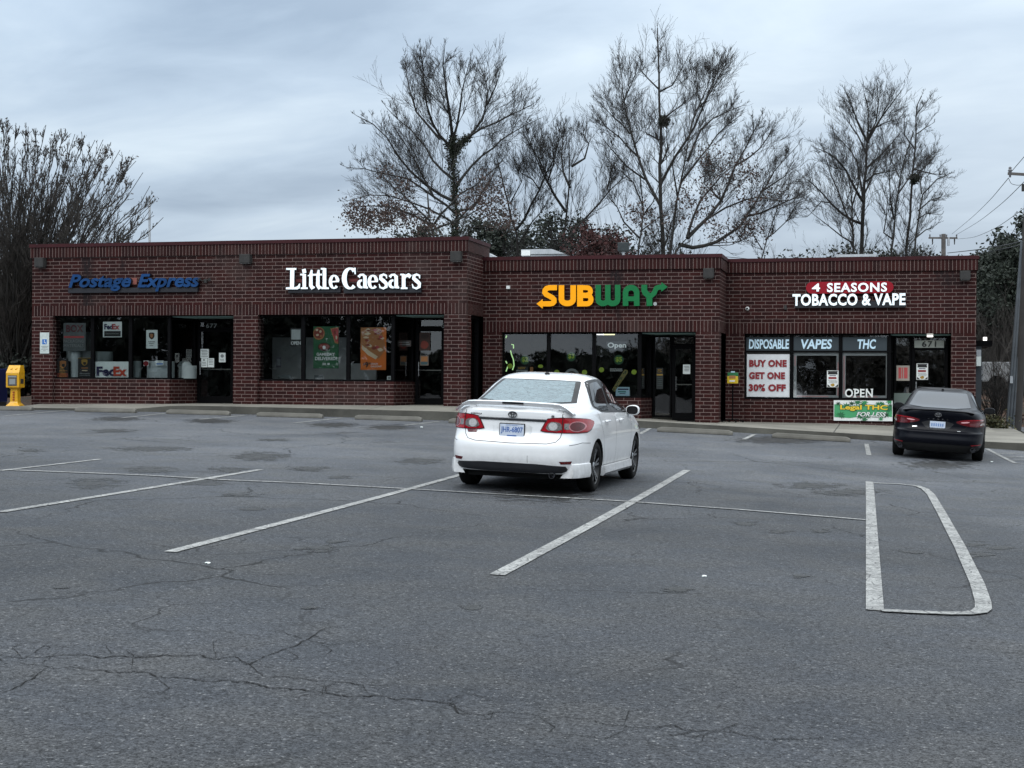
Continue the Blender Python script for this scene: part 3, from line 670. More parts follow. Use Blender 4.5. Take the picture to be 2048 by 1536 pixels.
def roof_things():
    Yr = 46.5
    x0, z1 = F(1044, 499, Yr); x1, _ = F(1128, 512, Yr); xm, _ = F(1061, 499, Yr); mb = MB(); e = empty('rooftop_unit', ((x0+x1)/2, Yr, 4.6)); mb.o = tuple(e.location)
    tag(e, 'pale sheet metal rooftop unit above the sandwich shop parapet', 'rooftop unit')
    xt = F(1104, 499, Yr)[0]; mb.prism([(x0, Yr), (x1, Yr+.1), (x1, Yr+1.6), (x0, Yr+1.6)], 4.58, z1-.16); mb.build('housing', M_GALV, e, bevel=.01)
    m2 = MB(); m2.o = mb.o; m2.fprism([(x0-.02, z1-.155), (x1+.03, z1-.155), (xt, z1), (x0-.02, z1)], Yr-.03, Yr+1.65); m2.build('hood', M_GALV, e)
    m3 = MB(); m3.o = mb.o; m3.box(x0-.01, xm, Yr-.045, Yr-.032, z1-.20, z1-.03); m3.build('access_panel', M_WHITE, e)
    Yr = 47.0; x0, z1 = F(1672, 509, Yr); x1, _ = F(1752, 509, Yr); mb = MB(); o_ = ((x0+x1)/2, Yr, 4.6); mb.o = o_
    e = empty('roof_vent', o_); tag(e, 'low grey metal roof curb with pale cap above the tobacco shop', 'roof vent')
    mb.box(x0+.1, x1-.1, Yr+.05, Yr+1.0, 4.58, z1-.08); mb.build('curb', M_SCONCE, e); m2 = MB(); m2.o = o_; m2.box(x0, x1, Yr, Yr+1.1, z1-.078, z1); m2.build('cap', M_GALV, e)
    Yr = 44.5; x0, z1 = F(971, 505, Yr); x1, _ = F(988, 514, Yr); mb = MB(); o_ = (x0+.1, Yr, 4.6); mb.o = o_
    e = empty('roof_flashing', o_); tag(e, 'small pale sloped roof flashing beside the raised brick corner', 'roof flashing')
    mb.fprism([(x0-.35, 4.58), (x1, 4.58), (x1, z1-.12), (x0, z1+.02), (x0-.35, z1+.02)], Yr, Yr+.8); mb.build('cover', M_GALV, e)
    # pole mounted floodlight behind the parapet
    Yr = 52.0; x, z = F(1247, 492, Yr); e = empty('roof_floodlight', (x, Yr, 4.6)); tag(e, 'grey square floodlight on a short mast standing over the sandwich shop roof', 'floodlight')
    mb = MB(); mb.tube([(0, 0, -.03), (0, 0, z-4.6-.2)], .05, 10); mb.build('mast', M_GALV, e)
    mb = MB(); mb.box(-.19, .19, -.14, .1, z-4.6-.2, z-4.6+.12); mb.build('lamp_head', mat('flood_grey', (.035, .042, .045), .6, spec=.2), e, bevel=.03)
roof_things()
# ------------------------------------------------------------------ letter signs
M_LW = mat('lit_white_acrylic', (.80, .86, .88), .35, 0, .03, 5, emit=.42, ecol=(.80, .93, 1.0))
M_LBLUE = mat('blue_acrylic', (.008, .045, .14), .35, 0, .35, 2.2, spec=.2)
M_RET = mat('sign_return', (.008, .009, .014), .5)
M_YEL = mat('yellow_acrylic', (.85, .34, .003), .4, 0, .04, 4, emit=.26, spec=.2)
M_GRN = mat('green_acrylic', (.008, .145, .045), .4, 0, .06, 4, emit=.06, spec=.2)
M_RED = mat('red_acrylic', (.27, .008, .018), .4, 0, .06, 4, emit=.06, spec=.2)
def sign(name, px, py, Y, lab, cat='sign', group=None):
    x, z = F(px, py, Y); e = empty(name, (x, Y, z)); tag(e, lab, cat, group)
    m = MB(); m.o = (x, Y, z); return e, m
def more(m): n = MB(); n.o = m.o; return n
def postage():
    e, m = sign('letter_sign', 268, 565, Y1, 'dark blue slanted bold channel letters over the left shipping shop'); Yf = Y1-.16
    for s, a, b, c, d in (('Postage', 137, 549, 262, 582), ('Express', 275, 548, 399, 582)):
        w = more(m); ptext(w, s, a, b, c, d, Yf, bold=.03, shear=.28, m=0, ms=1, depth=.12); w.build('lettering', [M_LBLUE, M_RET], e)
    r = more(m); x0, z1 = F(140, 577, Y1); x1, z0 = F(398, 584, Y1); r.box(x0, x1, Y1-.10, Y1-.002, z0, z1); r.build('raceway', M_RET, e)
    q = more(m); x0, z1 = F(264, 556, Y1); x1, z0 = F(275, 569, Y1); q.box(x0, x1, Y1-.05, Y1-.001, z0, z1); q.build('junction_cover', mat('brick_pink', (.22, .07, .055), .8), e)
postage()
def caesars():
    e, m = sign('letter_sign', 707, 558, Y1, 'glowing white serif channel letters over the pizza shop'); Yf = Y1-.15
    C = lambda cx, cy: F(450+cx/3.84, 460+cy/3.84, Yf)
    sc = (C(100, 0)[0]-C(0, 0)[0])/100; cnt = [0]
    def rb(pts, w):
        cnt[0] += 1; d = .0006*(cnt[0] % 9)
        ws = [x*sc for x in w] if hasattr(w, '__len__') else w*sc
        ribbon(m, [C(*p) for p in pts], ws, Yf-d, Yf+.11, 0, 1)
    def stem(x, y0, y1, w=27, dx=0): rb([(x, y0), (x+dx, y1)], w)
    def ser(x0, x1, y, h=13, dy=0): rb([(x0, y+dy), (x1, y-dy)], h)
    # L
    stem(517, 294, 450, 31, -3); ser(470, 548, 299, 13, 0); ser(468, 560, 448, 14); rb([(540, 447), (566, 440), (574, 412)], [14, 20, 8])
    stem(609, 337, 450, 26); ser(578, 612, 342, 12); ser(582, 636, 447, 12); rb([(605, 300), (612, 331)], 28)
    for x in (662, 716):
        rb([(x+4, 306), (x-2, 345), (x-3, 425), (x+8, 444), (x+28, 440)], [14, 25, 27, 24, 7])
    rb([(636, 352), (664, 344), (745, 342)], [8, 13, 12])
    stem(764, 293, 450, 27); ser(736, 766, 298, 12); ser(740, 798, 447, 12)
    def ring(cx, cy, rx, ry, a0, a1, w, thin=9, n=16):
        pts = arc(cx, cy, rx, -ry, a0, a1, n); ws = [thin+(w-thin)*abs(math.cos(math.radians(a0+(a1-a0)*k/n))) for k in range(n+1)]; rb(pts, ws)
    def E_(cx, rx=28): ring(cx, 398, rx, 48, 5, 318, 26, 9); rb([(cx-rx, 398), (cx+rx+10, 394)], 10)
    E_(838)
    ring(962, 372, 46, 76, 48, 312, 36, 12, 20); rb([(996, 290), (1000, 340)], [15, 9]); rb([(985, 300), (1000, 318)], 14)
    def A_(x): rb([(x+8, 362), (x+22, 345), (x+42, 343), (x+57, 360), (x+57, 436), (x+80, 446)], [22, 14, 14, 25, 27, 8]); ring(x+32, 414, 24, 27, 80, 285, 24, 12, 10)
    A_(1018); E_(1136)
    def S_(x): rb([(x+60, 372), (x+57, 350), (x+36, 341), (x+15, 352), (x+14, 372), (x+37, 392), (x+57, 412), (x+56, 436), (x+34, 449), (x+9, 440), (x+2, 414)], [6, 12, 13, 20, 24, 27, 24, 20, 13, 11, 6])
    S_(1182); A_(1258)
    stem(1372, 340, 450, 27); ser(1346, 1375, 342, 11); ser(1350, 1402, 447, 12); rb([(1378, 376), (1390, 353), (1408, 346), (1426, 360)], [10, 16, 24, 26])
    S_(1436)
    m.build('lettering', [M_LW, M_RET], e)
    r = more(m)
    for a, b in ((478, 880), (905, 1500)):
        x0, z1 = C(a, 440); x1, z0 = C(b, 478); r.box(x0, x1, Y1-.09, Y1-.002, z0, z1)
    r.build('raceway', M_RET, e)
    rc = mat('brick_patch_paint', (.11, .022, .02), .8)
    for a, b, c, d in ((530, 375, 585, 400), (940, 372, 1015, 396)):
        r = more(m); r.box(C(a, 390)[0], C(c, 390)[0], Y1-.03, Y1-.001, C(a, d)[1], C(a, b)[1])
        r.build('fixing_plate', rc, e)
caesars()
def subway():
    e, m = sign('arrow_letter_sign', 1203, 592, Y2, 'yellow and green bold channel letters ending in arrows over the sandwich shop'); Yf = Y2-.15
    C = lambda cx, cy: F(900+cx/3.84, 460+cy/3.84, Yf); sc = (C(100, 0)[0]-C(0, 0)[0])/100; c = [0]
    def rb(mm, pts, w): c[0] += 1; ribbon(mm, [C(*p) for p in pts], w*sc, Yf-.0006*(c[0] % 9), Yf+.11, 0, 1)
    def tri(mm, pts): c[0] += 1; mm.fprism([C(*p) for p in pts], Yf-.0006*(c[0] % 9)-.0003, Yf+.11, 0, 1)
    rb(m, [(822, 443), (762, 443), (742, 449), (730, 463), (728, 480), (738, 494), (762, 507), (786, 520), (799, 534), (799, 550), (788, 562), (772, 566), (704, 567)], 38)
    tri(m, [(664, 567), (712, 530), (712, 604)])
    def u(mm, x0, x1, y0, w): cx = (x0+x1)/2; rx = (x1-x0)/2; rb(mm, [(x0, y0), (x0, 532)]+arc(cx, 532, rx, 32, 180, 0, 10)[1:-1]+[(x1, 532), (x1, y0)], w)
    u(m, 856, 946, 424, 41)
    rb(m, [(999, 423), (999, 587)], 44)
    rb(m, [(1000, 443), (1050, 443)]+arc(1052, 471, 27, 28, -90, 90, 8)+[(1050, 500), (1000, 500)], 35)
    rb(m, [(1000, 503), (1052, 503)]+arc(1054, 534, 29, 32, -90, 90, 8)+[(1050, 567), (1000, 567)], 37)
    m.build('yellow_letters', [M_YEL, M_RET], e)
    g = more(m); u(g, 1138, 1212, 421, 40); u(g, 1212, 1288, 421, 40)
    rb(g, [(1348, 583), (1348, 482)]+arc(1391, 482, 43, 40, 180, 360, 12)[1:-1]+[(1434, 482), (1434, 583)], 40); rb(g, [(1350, 528), (1432, 528)], 34)
    rb(g, [(1492, 420), (1492, 462), (1500, 482), (1530, 508), (1532, 583)], 42)
    rb(g, [(1531, 520), (1545, 505), (1568, 484), (1577, 462), (1586, 446), (1602, 440), (1634, 438)], 36)
    tri(g, [(1672, 437), (1622, 474), (1624, 400)]); g.build('green_letters', [M_GRN, M_RET], e)
    p = more(m); x, z = C(1575, 567); p.lathe((x, Yf+.02, z), (0, -1, 0), [(0, 0), (0, .05), (.02, .05), (.02, 0)], 16); p.build('trade_mark_disc', mat('disc_grey', (.35, .38, .38), .5), e)
subway()
def seasons():
    e, m = sign('letter_sign', 1698, 587, Y3, 'white tobacco shop letters under a red pill shaped panel'); Yf = Y3-.16
    x0, z1 = F(1612, 564, Yf+.03); x1, z0 = F(1787, 586, Yf+.03); r = (z1-z0)/2; cz = (z0+z1)/2
    pts = arc(x1-r, cz, r, r, -90, 90, 12)+arc(x0+r, cz, r, r, 90, 270, 12)
    m.fprism(pts, Yf+.03, Y3-.01, 0, 1); m.build('pill_panel', [M_RED, M_RET], e)
    t = more(m)
    ptext(t, '4', 1624, 567, 1640, 583, Yf, bold=.03, m=0, ms=1, depth=.028)
    ptext(t, 'SEASONS', 1654, 566, 1774, 583.5, Yf, bold=.03, m=0, ms=1, depth=.028, space=1.12)
    ptext(t, 'TOBACCO & VAPE', 1585, 588, 1811, 610.5, Yf, bold=.034, m=0, ms=1, depth=.12, space=1.06)
    t.build('lettering', [M_LW, M_RET], e)
    b = more(m); xa, za = F(1590, 604, Y3); xb, zb = F(1811, 615, Y3); b.box(xa, xb, Y3-.12, Y3-.002, zb, za); b.build('raceway', M_RET, e)
seasons()

# ------------------------------------------------------------------ posters and notices
INK = {}
def ink(n, c, emit=0):
    if n not in INK: INK[n] = mat('ink_'+n, c, .6, 0, .05, 12, emit=emit)
    return INK[n]
def poster(name, px0, py0, px1, py1, Y, base, lab, cat='poster', texts=(), rects=(), polys=(), group=None, part='print'):
    """flat sheet facing the street; texts (string, x0,y0,x1,y1, ink), rects (x0,y0,x1,y1, ink), polys ([pts], ink) all in photograph pixels"""
    x0, z1 = F(px0, py0, Y); x1, z0 = F(px1, py1, Y); cx = (x0+x1)/2; o = (cx, Y, z0)
    e = empty(name, o); tag(e, lab, cat, group); m = MB(); m.o = o; m.box(x0, x1, Y, Y+.006, z0, z1); m.build('sheet', base, e)
    if texts or rects or polys:
        q = MB(); q.o = o; ms = []
        def mi(k):
            if k not in ms: ms.append(k)
            return ms.index(k)
        for j, (a, b, c, d, k) in enumerate(rects):
            xa, za = F(a, b, Y); xb, zb = F(c, d, Y); yy = Y-.002-.0004*j; q.poly([(xa, yy, zb), (xb, yy, zb), (xb, yy, za), (xa, yy, za)], mi(k))
        for j, (pts, k) in enumerate(polys):
            yy = Y-.006-.0004*j; q.poly([(F(a, b, Y)[0], yy, F(a, b, Y)[1]) for a, b in pts][::-1], mi(k))
        for j, t in enumerate(texts):
            s, a, b, c, d, k = t[:6]; kw = t[6] if len(t) > 6 else {}
            xa, za = F(a, b, Y); xb, zb = F(c, d, Y); add_text(q, s, xa, xb, zb, za, Y-.018-.0004*j, m=mi(k), **{**dict(bold=.02), **kw})
        q.build(part, ms, e)
    return e
def lines(x0, x1, ys, k, h=1.2, rag=.12, seed=1):
    r = random.Random(seed); return [(x0+(x1-x0)*rag*r.random(), y, x1-(x1-x0)*rag*r.random(), y+h, k) for y in ys]
def blob(cx, cy, rx, ry, n=14, j=.12, seed=0, a0=0):
    r = random.Random(seed); return [(cx+rx*math.cos(a0+2*math.pi*i/n)*(1+r.uniform(-j, j)), cy+ry*math.sin(a0+2*math.pi*i/n)*(1+r.uniform(-j, j))) for i in range(n)]
K_NAVY = ink('navy', (.012, .010, .06)); K_ORG = ink('orange_red', (.50, .055, .02)); K_BLK = ink('black', (.012, .012, .012)); K_RED = ink('red', (.22, .006, .012))
K_GOLD = ink('gold', (.36, .22, .03)); K_BRN = ink('brown', (.028, .012, .006)); K_WH = ink('white', (.7, .72, .70)); K_GRY = ink('grey', (.22, .24, .24)); K_GREEN = ink('green', (.012, .13, .045))
K_PINK = ink('dull_red', (.42, .06, .06)); K_YEL = ink('yellow', (.75, .52, .03)); K_LIME = ink('lime', (.30, .42, .03), .03); K_CREAM = ink('cream', (.60, .50, .34)); K_CRUST = ink('crust', (.36, .15, .045)); K_SAUCE = ink('sauce', (.22, .035, .018)); K_ORANGE = ink('orange', (.62, .16, .012))
K_PALE = ink('pale_blue', (.42, .60, .70)); K_LB = ink('light_blue', (.55, .74, .86), .05); K_BLUE = ink('blue', (.02, .14, .45)); K_SLATE = ink('slate', (.022, .034, .042)); K_DG = ink('dark_green', (.008, .05, .02))
Z1g = Y1+.235
def shield(cx, cy, w, h): return [(cx-w/2, cy-h*.42), (cx-w*.2, cy-h*.5), (cx+w*.2, cy-h*.5), (cx+w/2, cy-h*.42), (cx+w/2, cy+h*.1), (cx+w*.3, cy+h*.36), (cx, cy+h*.5), (cx-w*.3, cy+h*.36), (cx-w/2, cy+h*.1)]
poster('window_sign', 206, 643.5, 243.5, 674.5, Z1g, M_PAPER, 'small white shipping logo sign with a black strip hung high in the second window', 'window sign',
       texts=(('Fed', 209, 648, 226, 659, K_NAVY, dict(bold=.04)), ('Ex', 225, 648, 239.5, 659, K_PINK, dict(bold=.04)), ('Authorized ShipCenter', 212, 666, 238, 669, K_GRY)), rects=((208.5, 662, 241.5, 673, K_BLK),))
poster('window_sign', 188, 723, 257, 756.5, Z1g, M_PAPER, 'large white banner with navy and orange letters at the bottom of the second window', 'window sign',
       texts=(('Fed', 193.5, 733, 232, 752.5, K_NAVY, dict(bold=.045)), ('Ex', 227.5, 733, 254, 752.5, K_ORG, dict(bold=.045))))
poster('window_notice', 292.5, 660, 315, 697, Z1g, M_PAPER, 'white notice with a small brown shield in the third window', 'notice', polys=((shield(303.5, 672, 11, 14), K_BRN), (shield(303.5, 672, 6, 8), K_CRUST)),
       texts=(('Authorized', 297, 682, 310, 684.5, K_BLK), ('Shipping', 298, 686, 309, 688.5, K_BLK), ('Outlet', 299.5, 690, 307.5, 692, K_BLK)))
poster('window_sign', 113, 718, 136.5, 756.5, Z1g, K_BLK, 'black and red sign with a dull gold shield, lower corner of the first window', 'window sign', polys=((shield(126, 729, 13, 15), K_CRUST), (shield(127, 731, 6, 7), K_BLK)), rects=((114, 746, 136, 756, K_SAUCE), (118, 741, 135, 742, K_CRUST)))
poster('window_sign', 156, 716, 181, 756.5, Z1g, K_BLK, 'black sign with a bright gold shield and gold edge beside the white rolls', 'window sign', polys=((shield(169, 725, 12, 13), K_GOLD), (shield(169.5, 727, 6, 6), K_BLK)), rects=((156, 715.5, 181, 716.5, K_GOLD), (163, 735, 176, 737, K_CRUST), (164, 740, 175, 742, K_CREAM), (159, 746.5, 180, 747.5, K_GRY), (159, 750, 180, 751, K_GRY)))
poster('window_decal', 127, 646, 171, 702, Z1g, mat('decal_grey', (.10, .115, .115), .6), 'dim red and white packaging lettering inside the first window', 'window decal',
       texts=(('BOX', 133, 650, 167, 664, ink('dim_red', (.10, .012, .02))), ('PACKAGING', 127.5, 679.5, 168, 685.5, K_GRY), ('SHIVEFOAMS'.replace('SHIVEFOAMS', 'MATERIALS'), 128, 688, 168, 694.5, K_GRY)), rects=((128, 672, 168, 676, K_PINK),))
poster('window_sticker', 287, 721, 297.5, 732, Y1+.215, K_WH, 'round red sticker on the pale box in the third window', 'sticker', polys=((blob(292, 727, 5.2, 5, 16, 0), K_RED),))
poster('window_notice', 311, 721, 327, 731, Y1+.215, M_PAPER, 'small blue lettered card on the pale box in the third window', 'notice', rects=lines(312.5, 325, (723.5,), K_GRY)+[(313, 726.5, 326, 729, K_BLUE)])
dY = Y1+1.3
poster('door_notice', 401, 698, 417.5, 716, dY, M_PAPER, 'upper of three taped papers on the dark shipping shop door', 'notice', rects=lines(402, 416, (700, 703, 706, 709, 712), K_GRY))
poster('door_notice', 402.5, 716.5, 414.5, 734.5, dY, M_PAPER, 'lower paper nearest the hinge side on the shipping shop door', 'notice', rects=lines(404, 413, (724, 727, 730), K_GRY)+[(406, 719, 410, 721, K_BLK)])
poster('door_notice', 415.5, 716.5, 428, 734.5, dY, M_PAPER, 'lower paper nearest the handle on the shipping shop door', 'notice', rects=lines(417, 427, (719, 722, 725, 728), K_GRY))
poster('door_notice', 438, 705.5, 451, 724.5, dY, M_PAPER, 'single paper with a round grey mark above the shipping shop push bar', 'notice', polys=((blob(444.5, 712, 3.4, 3.4, 12, 0), K_GRY),), rects=lines(440, 449, (718, 721), K_GRY))
def numbers(s, a, b, c, d, Y, m, lab):
    x, z = F((a+c)/2, d, Y); q = MB(); q.o = (x, Y, z); xa, za = F(a, b, Y); xb, zb = F(c, d, Y); add_text(q, s, xa, xb, zb, za, Y, bold=.015, space=1.1)
    o = q.build('house_number', m); o.location = (x, Y, z); tag(o, lab, 'house number')
numbers('677', 412, 647, 434, 656, Y1+1.24, K_GRY, 'grey house number in the transom of the shipping shop door')
numbers('671', 1844, 682, 1872, 694, Y3+.58, K_BLK, 'dark house number on the bright transom of the tobacco shop door')
numbers('675', 883, 646, 903, 656, Y1+1.24, K_GRY, 'grey house number partly behind the brick pier by the pizza shop door')
# pizza shop
poster('window_sign', 581, 656, 602.5, 692.5, Z1g, K_BLK, 'black and white open sign hung in the first pizza shop window', 'window sign', texts=(('OPEN', 582.5, 682.5, 602, 690, K_WH, dict(bold=.03)),), rects=((583, 659, 601, 679, ink('soft_white', (.45, .48, .47))),))
poster('window_poster', 627, 653, 677, 737, Z1g, ink('poster_green', (.010, .105, .035)), 'green poster with pizza slices and white game day lettering', 'poster',
       texts=(('GAMEDAY', 633.5, 705.5, 670, 711.5, K_WH, dict(bold=.035)), ('DELIVERED!', 630.5, 713.5, 674, 720.5, K_WH, dict(bold=.035))), rects=((645, 726, 652, 727.5, K_WH), (645, 728.5, 652, 730, K_WH), (655, 726, 659.5, 730, K_WH)),
       polys=((blob(638, 667, 11.5, 13, 20, .03, 1), K_CRUST), (blob(637.5, 666, 9.5, 11, 18, .05, 2), K_SAUCE), (blob(634, 660, 2.6, 2.4, 9), K_CREAM), (blob(641, 663, 2.4, 2.8, 9, seed=3), K_CREAM), (blob(635, 670, 3, 2.2, 9, seed=4), K_CREAM), (blob(642, 672, 2.2, 2.4, 9, seed=5), K_CRUST),
              ([(661, 657), (677, 654), (677, 688), (670, 686)], K_CRUST), ([(663, 659), (676.8, 656), (676.8, 684), (671, 683)], K_PINK), (blob(670, 665, 2.5, 4, 9, seed=6), K_SAUCE), (blob(673, 675, 2, 4, 9, seed=7), K_CREAM), (blob(648.5, 694, 12.5, 8.5, 20, .02), K_BRN), (blob(648.5, 693, 11, 6, 18, .03), K_SAUCE), (blob(648.5, 695, 3.2, 3.6, 12, 0), K_WH)))
def pizza():
    r = random.Random(3); pl = [([(721.5, 655), (762, 655), (770.5, 690), (769, 702), (757, 718), (740, 708), (722, 690)], K_CRUST)]
    for k in range(26):
        x = r.uniform(724, 766); y = r.uniform(658, 700)
        if y > 690+(x-722)*.3 or y < 656: continue
        pl.append((blob(x, y, r.uniform(2.5, 6), r.uniform(1.6, 3.6), 9, .3, k), [K_SAUCE, K_PINK, K_CREAM, K_SAUCE, K_CREAM, K_CRUST][k % 6]))
    pl.append(([(724, 690), (742, 704), (756, 713), (752, 719), (736, 710), (724, 698)], K_CREAM))
    return pl
poster('window_poster', 721.5, 655, 772, 740, Z1g, K_ORANGE, 'orange poster showing a meat pizza slice and a low price', 'poster', polys=pizza(),
       texts=(('$', 727, 725, 730, 731, K_BLK), ('9', 730.5, 724, 737, 735, K_BLK, dict(bold=.03)), ('99', 737.5, 725, 742, 729, K_BLK), ('CRAZY', 742, 726, 757, 729.5, K_WH), ('CALZONY', 742, 731, 764, 734.5, K_WH)))
poster('window_sticker', 774, 752, 783, 760, Z1g, K_WH, 'small white square card in the corner of the third pizza window', 'sticker', rects=((776, 754, 781, 758, K_GRY),))
Yd = Y1+1.3
poster('door_poster', 839, 665, 860, 701, Yd, ink('dim_brown', (.05, .022, .014)), 'dim pizza poster high on the pizza shop door', 'poster', polys=((blob(849, 690, 8, 8, 12, .1), K_SAUCE), (blob(849, 673, 8, 5, 12, .1), K_BRN)))
poster('door_poster', 840, 711, 857, 731, Yd, ink('dim_cream', (.16, .13, .10)), 'small framed picture poster low on the pizza shop door', 'poster', rects=((842, 713, 855, 723, K_CRUST), (842, 724, 855, 729, ink('teal', (.04, .09, .10)))))
poster('door_poster', 795, 681, 822, 693, Y1+.9, ink('dim_grey', (.05, .04, .035)), 'dim wide notice on the slanted pizza shop glazing', 'notice', rects=lines(797, 820, (684, 688), K_GRY))
Ys = SECT[0]['x1']-.20
def side_poster(name, ya, yb, za, zb, base, lab, rects=()):
    e = empty(name, (Ys, (ya+yb)/2, za)); tag(e, lab, 'poster'); m = MB(); m.box(-.003, .003, -(yb-ya)/2, (yb-ya)/2, 0, zb-za); m.build('sheet', base, e)
    if rects:
        q = MB()
        for (a, b, c, d, k) in rects: q.box(.0035, .005, (a-.5)*(yb-ya), (b-.5)*(yb-ya), c*(zb-za), d*(zb-za), 0)
        q.build('print', rects[0][4], e)
side_poster('side_window_poster', Y1+.55, Y1+1.25, 2.3, 2.98, K_SAUCE, 'red pizza poster in the side window behind the brick pier', ((.1, .9, .1, .35, K_CREAM),))
side_poster('side_window_poster', Y1+.55, Y1+.95, 1.72, 2.12, K_GRY, 'grey notice in the side window behind the brick pier')
# sandwich shop
Z2g = Y2+.235
def disc_sign(cx, cy, rx, ry, s, lab, small=False, Y=Z2g, base=None, k=None):
    x, z = F(cx, cy, Y); x2, z2 = F(cx+rx, cy-ry, Y); e = empty('round_decal', (x, Y, z)); tag(e, lab, 'window decal', 'round price decals on the sandwich shop windows'); a = x2-x; b = z2-z
    m = MB(); m.fprism([(a*math.cos(t*math.pi/12), b*math.sin(t*math.pi/12)) for t in range(24)], 0, .004); m.build('disc', base or K_DG, e)
    if not small:
        q = MB(); q.fprism([(a*.84*math.cos(t*math.pi/12), b*.84*math.sin(t*math.pi/12)) for t in range(24)], -.004, -.001); q.build('inner_disc', ink('mid_green', (.012, .10, .02)), e)
    if s:
        q = MB(); add_text(q, s, -a*.62, a*.66, -b*.52, b*.55, -.01, bold=.03); q.build('lettering', k or K_LIME, e)
disc_sign(1050, 719.5, 9.5, 10, '$2', 'dark green round price decal with 2 in the first sandwich shop window')
disc_sign(1142.5, 713, 9.5, 10, '$3', 'dark green round price decal with 3 in the middle sandwich shop window')
disc_sign(1237.5, 719.5, 10, 10, '$5', 'dark green round price decal with 5 in the third sandwich shop window')
for cx, cy, lab in ((1020, 732, 'small lime oval decal beside the glowing squiggle'), (1081, 732.5, 'small lime oval decal at the edge of the first sandwich window'), (1113.5, 744.5, 'small lime decal behind the white car roof, first of two in the middle window'), (1169, 744.5, 'small lime decal between the arch logo and the mullion of the middle window'), (1203, 739.5, 'small lime decal next to the mullion in the third sandwich window'), (1268, 744, 'small lime decal near the recessed door side of the third sandwich window')):
    disc_sign(cx, cy, 5.2, 5 if cx != 1081 else 3.5, None, lab, True, base=K_LIME)
poster('window_lettering', 1034, 733, 1056, 748, Z2g+.01, ink('see_dark', (.012, .013, .014)), 'new item lettering in the first sandwich shop window', 'window decal', texts=(('NEW', 1036.5, 734, 1051.5, 738.5, K_GOLD, dict(shear=.2, bold=.03)),), rects=((1032.5, 740, 1055, 743, K_GRY), (1032.5, 744.5, 1055, 747.5, K_GRY)))
poster('window_poster', 1060, 734, 1066, 750, Z2g+.01, K_CRUST, 'slim tan sandwich decal in the first sandwich shop window', 'window decal')
def arch():
    Y = Z2g; x, z = F(1143.5, 757, Y); e = empty('arch_decal', (x, Y, z)); tag(e, 'grey arch shaped decal with orange lettering behind the white car', 'window decal')
    r = F(1160.5, 757, Y)[0]-x; m = MB(); m.fprism([(r*math.cos(math.pi*t/16), 1.15*r*math.sin(math.pi*t/16)) for t in range(17)], 0, .004); m.build('arch', K_GRY, e)
    m = MB(); m.fprism([(r*.76*math.cos(math.pi*t/16), 1.15*r*.76*math.sin(math.pi*t/16)) for t in range(17)], -.005, -.001); m.build('inner_arch', K_BLK, e)
    q = MB(); add_text(q, 'NEW', -r*.42, r*.42, r*.42, r*.66, -.012, bold=.03, shear=.1); q.build('white_lettering', K_WH, e)
    q = MB(); add_text(q, 'FOOTLONG', -r*.86, r*.86, r*.05, r*.36, -.014, bold=.03, shear=.1); q.build('orange_lettering', ink('dull_orange', (.42, .22, .02)), e)
arch()
poster('window_lettering', 1220, 736.5, 1245, 743, Z2g, K_BLK, 'grey two line lettering in the third sandwich shop window', 'window decal', texts=(('FOOTLONG', 1220.5, 737, 1244.5, 739.4, K_WH), ('SANDWICH', 1220.5, 740.2, 1244.5, 742.6, K_WH)))
poster('window_lettering', 1213, 683, 1254, 702, Z2g+.02, ink('see_dark2', (.03, .036, .042)), 'white open lettering on the third sandwich shop window', 'window decal', texts=(('Open', 1215.5, 685, 1252.5, 698.5, ink('open_glow_white', (.75, .80, .80), .12), dict(bold=.03)),))  # faint glow put into the open letters to brighten them behind the glass
poster('window_poster', 1231.5, 774, 1259, 795, Z2g, K_PALE, 'pale blue card standing at the bottom of the third sandwich window', 'poster', rects=((1236, 777, 1257, 780, K_NAVY), (1236, 782, 1252, 785, ink('teal2', (.05, .22, .2))), (1239, 786.5, 1251, 788, K_NAVY)))
def sandwich():
    Y = Z2g-.02; e = empty('slanted_decal', (F(1240, 765, Y)[0], Y, F(1240, 765, Y)[1])); tag(e, 'long tan sandwich shaped decal leaning across the third window', 'window decal'); m = MB(); m.o = tuple(e.location)
    a = [(1224, 779), (1229, 783.5), (1256, 745), (1255, 740), (1249, 739)]; m.fprism([F(*p, Y) for p in a][::-1], Y, Y+.005); m.build('sheet', ink('olive_tan', (.20, .17, .045)), e)
    q = more(m); r = random.Random(5)
    for k in range(16):
        t = r.random(); cx = 1227+(1251-1227)*t+r.uniform(-1.5, 1.5); cy = 780+(743-780)*t+r.uniform(-1.5, 1.5); q.poly([(F(a_, b_, Y)[0], Y-.004, F(a_, b_, Y)[1]) for a_, b_ in blob(cx, cy, 1.2, 1.6, 7, .3, k)][::-1])
    q.build('print', K_DG, e)
sandwich()
def neon():
    Y = Z2g+.03; K = mat('neon_lime', (.35, .6, .2), .4, emit=.65, ecol=(.62, 1.0, .45)); x, z = F(1020, 720, Y); e = empty('neon_sign', (x, Y, z)); tag(e, 'glowing lime tube sign at the edge of the first sandwich window', 'neon sign'); m = MB(); m.o = (x, Y, z)
    for pts in ([(1013.5, 671), (1011.5, 676)], [(1023, 689), (1027, 689.5), (1027, 697)], [(1021, 701), (1023, 709), (1027, 720), (1028, 731), (1025, 740)], [(1011.5, 722), (1014, 727)], [(1016, 732), (1012, 743)]):
        m.tube([(F(a, b, Y)[0], Y, F(a, b, Y)[1]) for a, b in pts], .017, 8)
    m.build('tube', K, e)
neon()
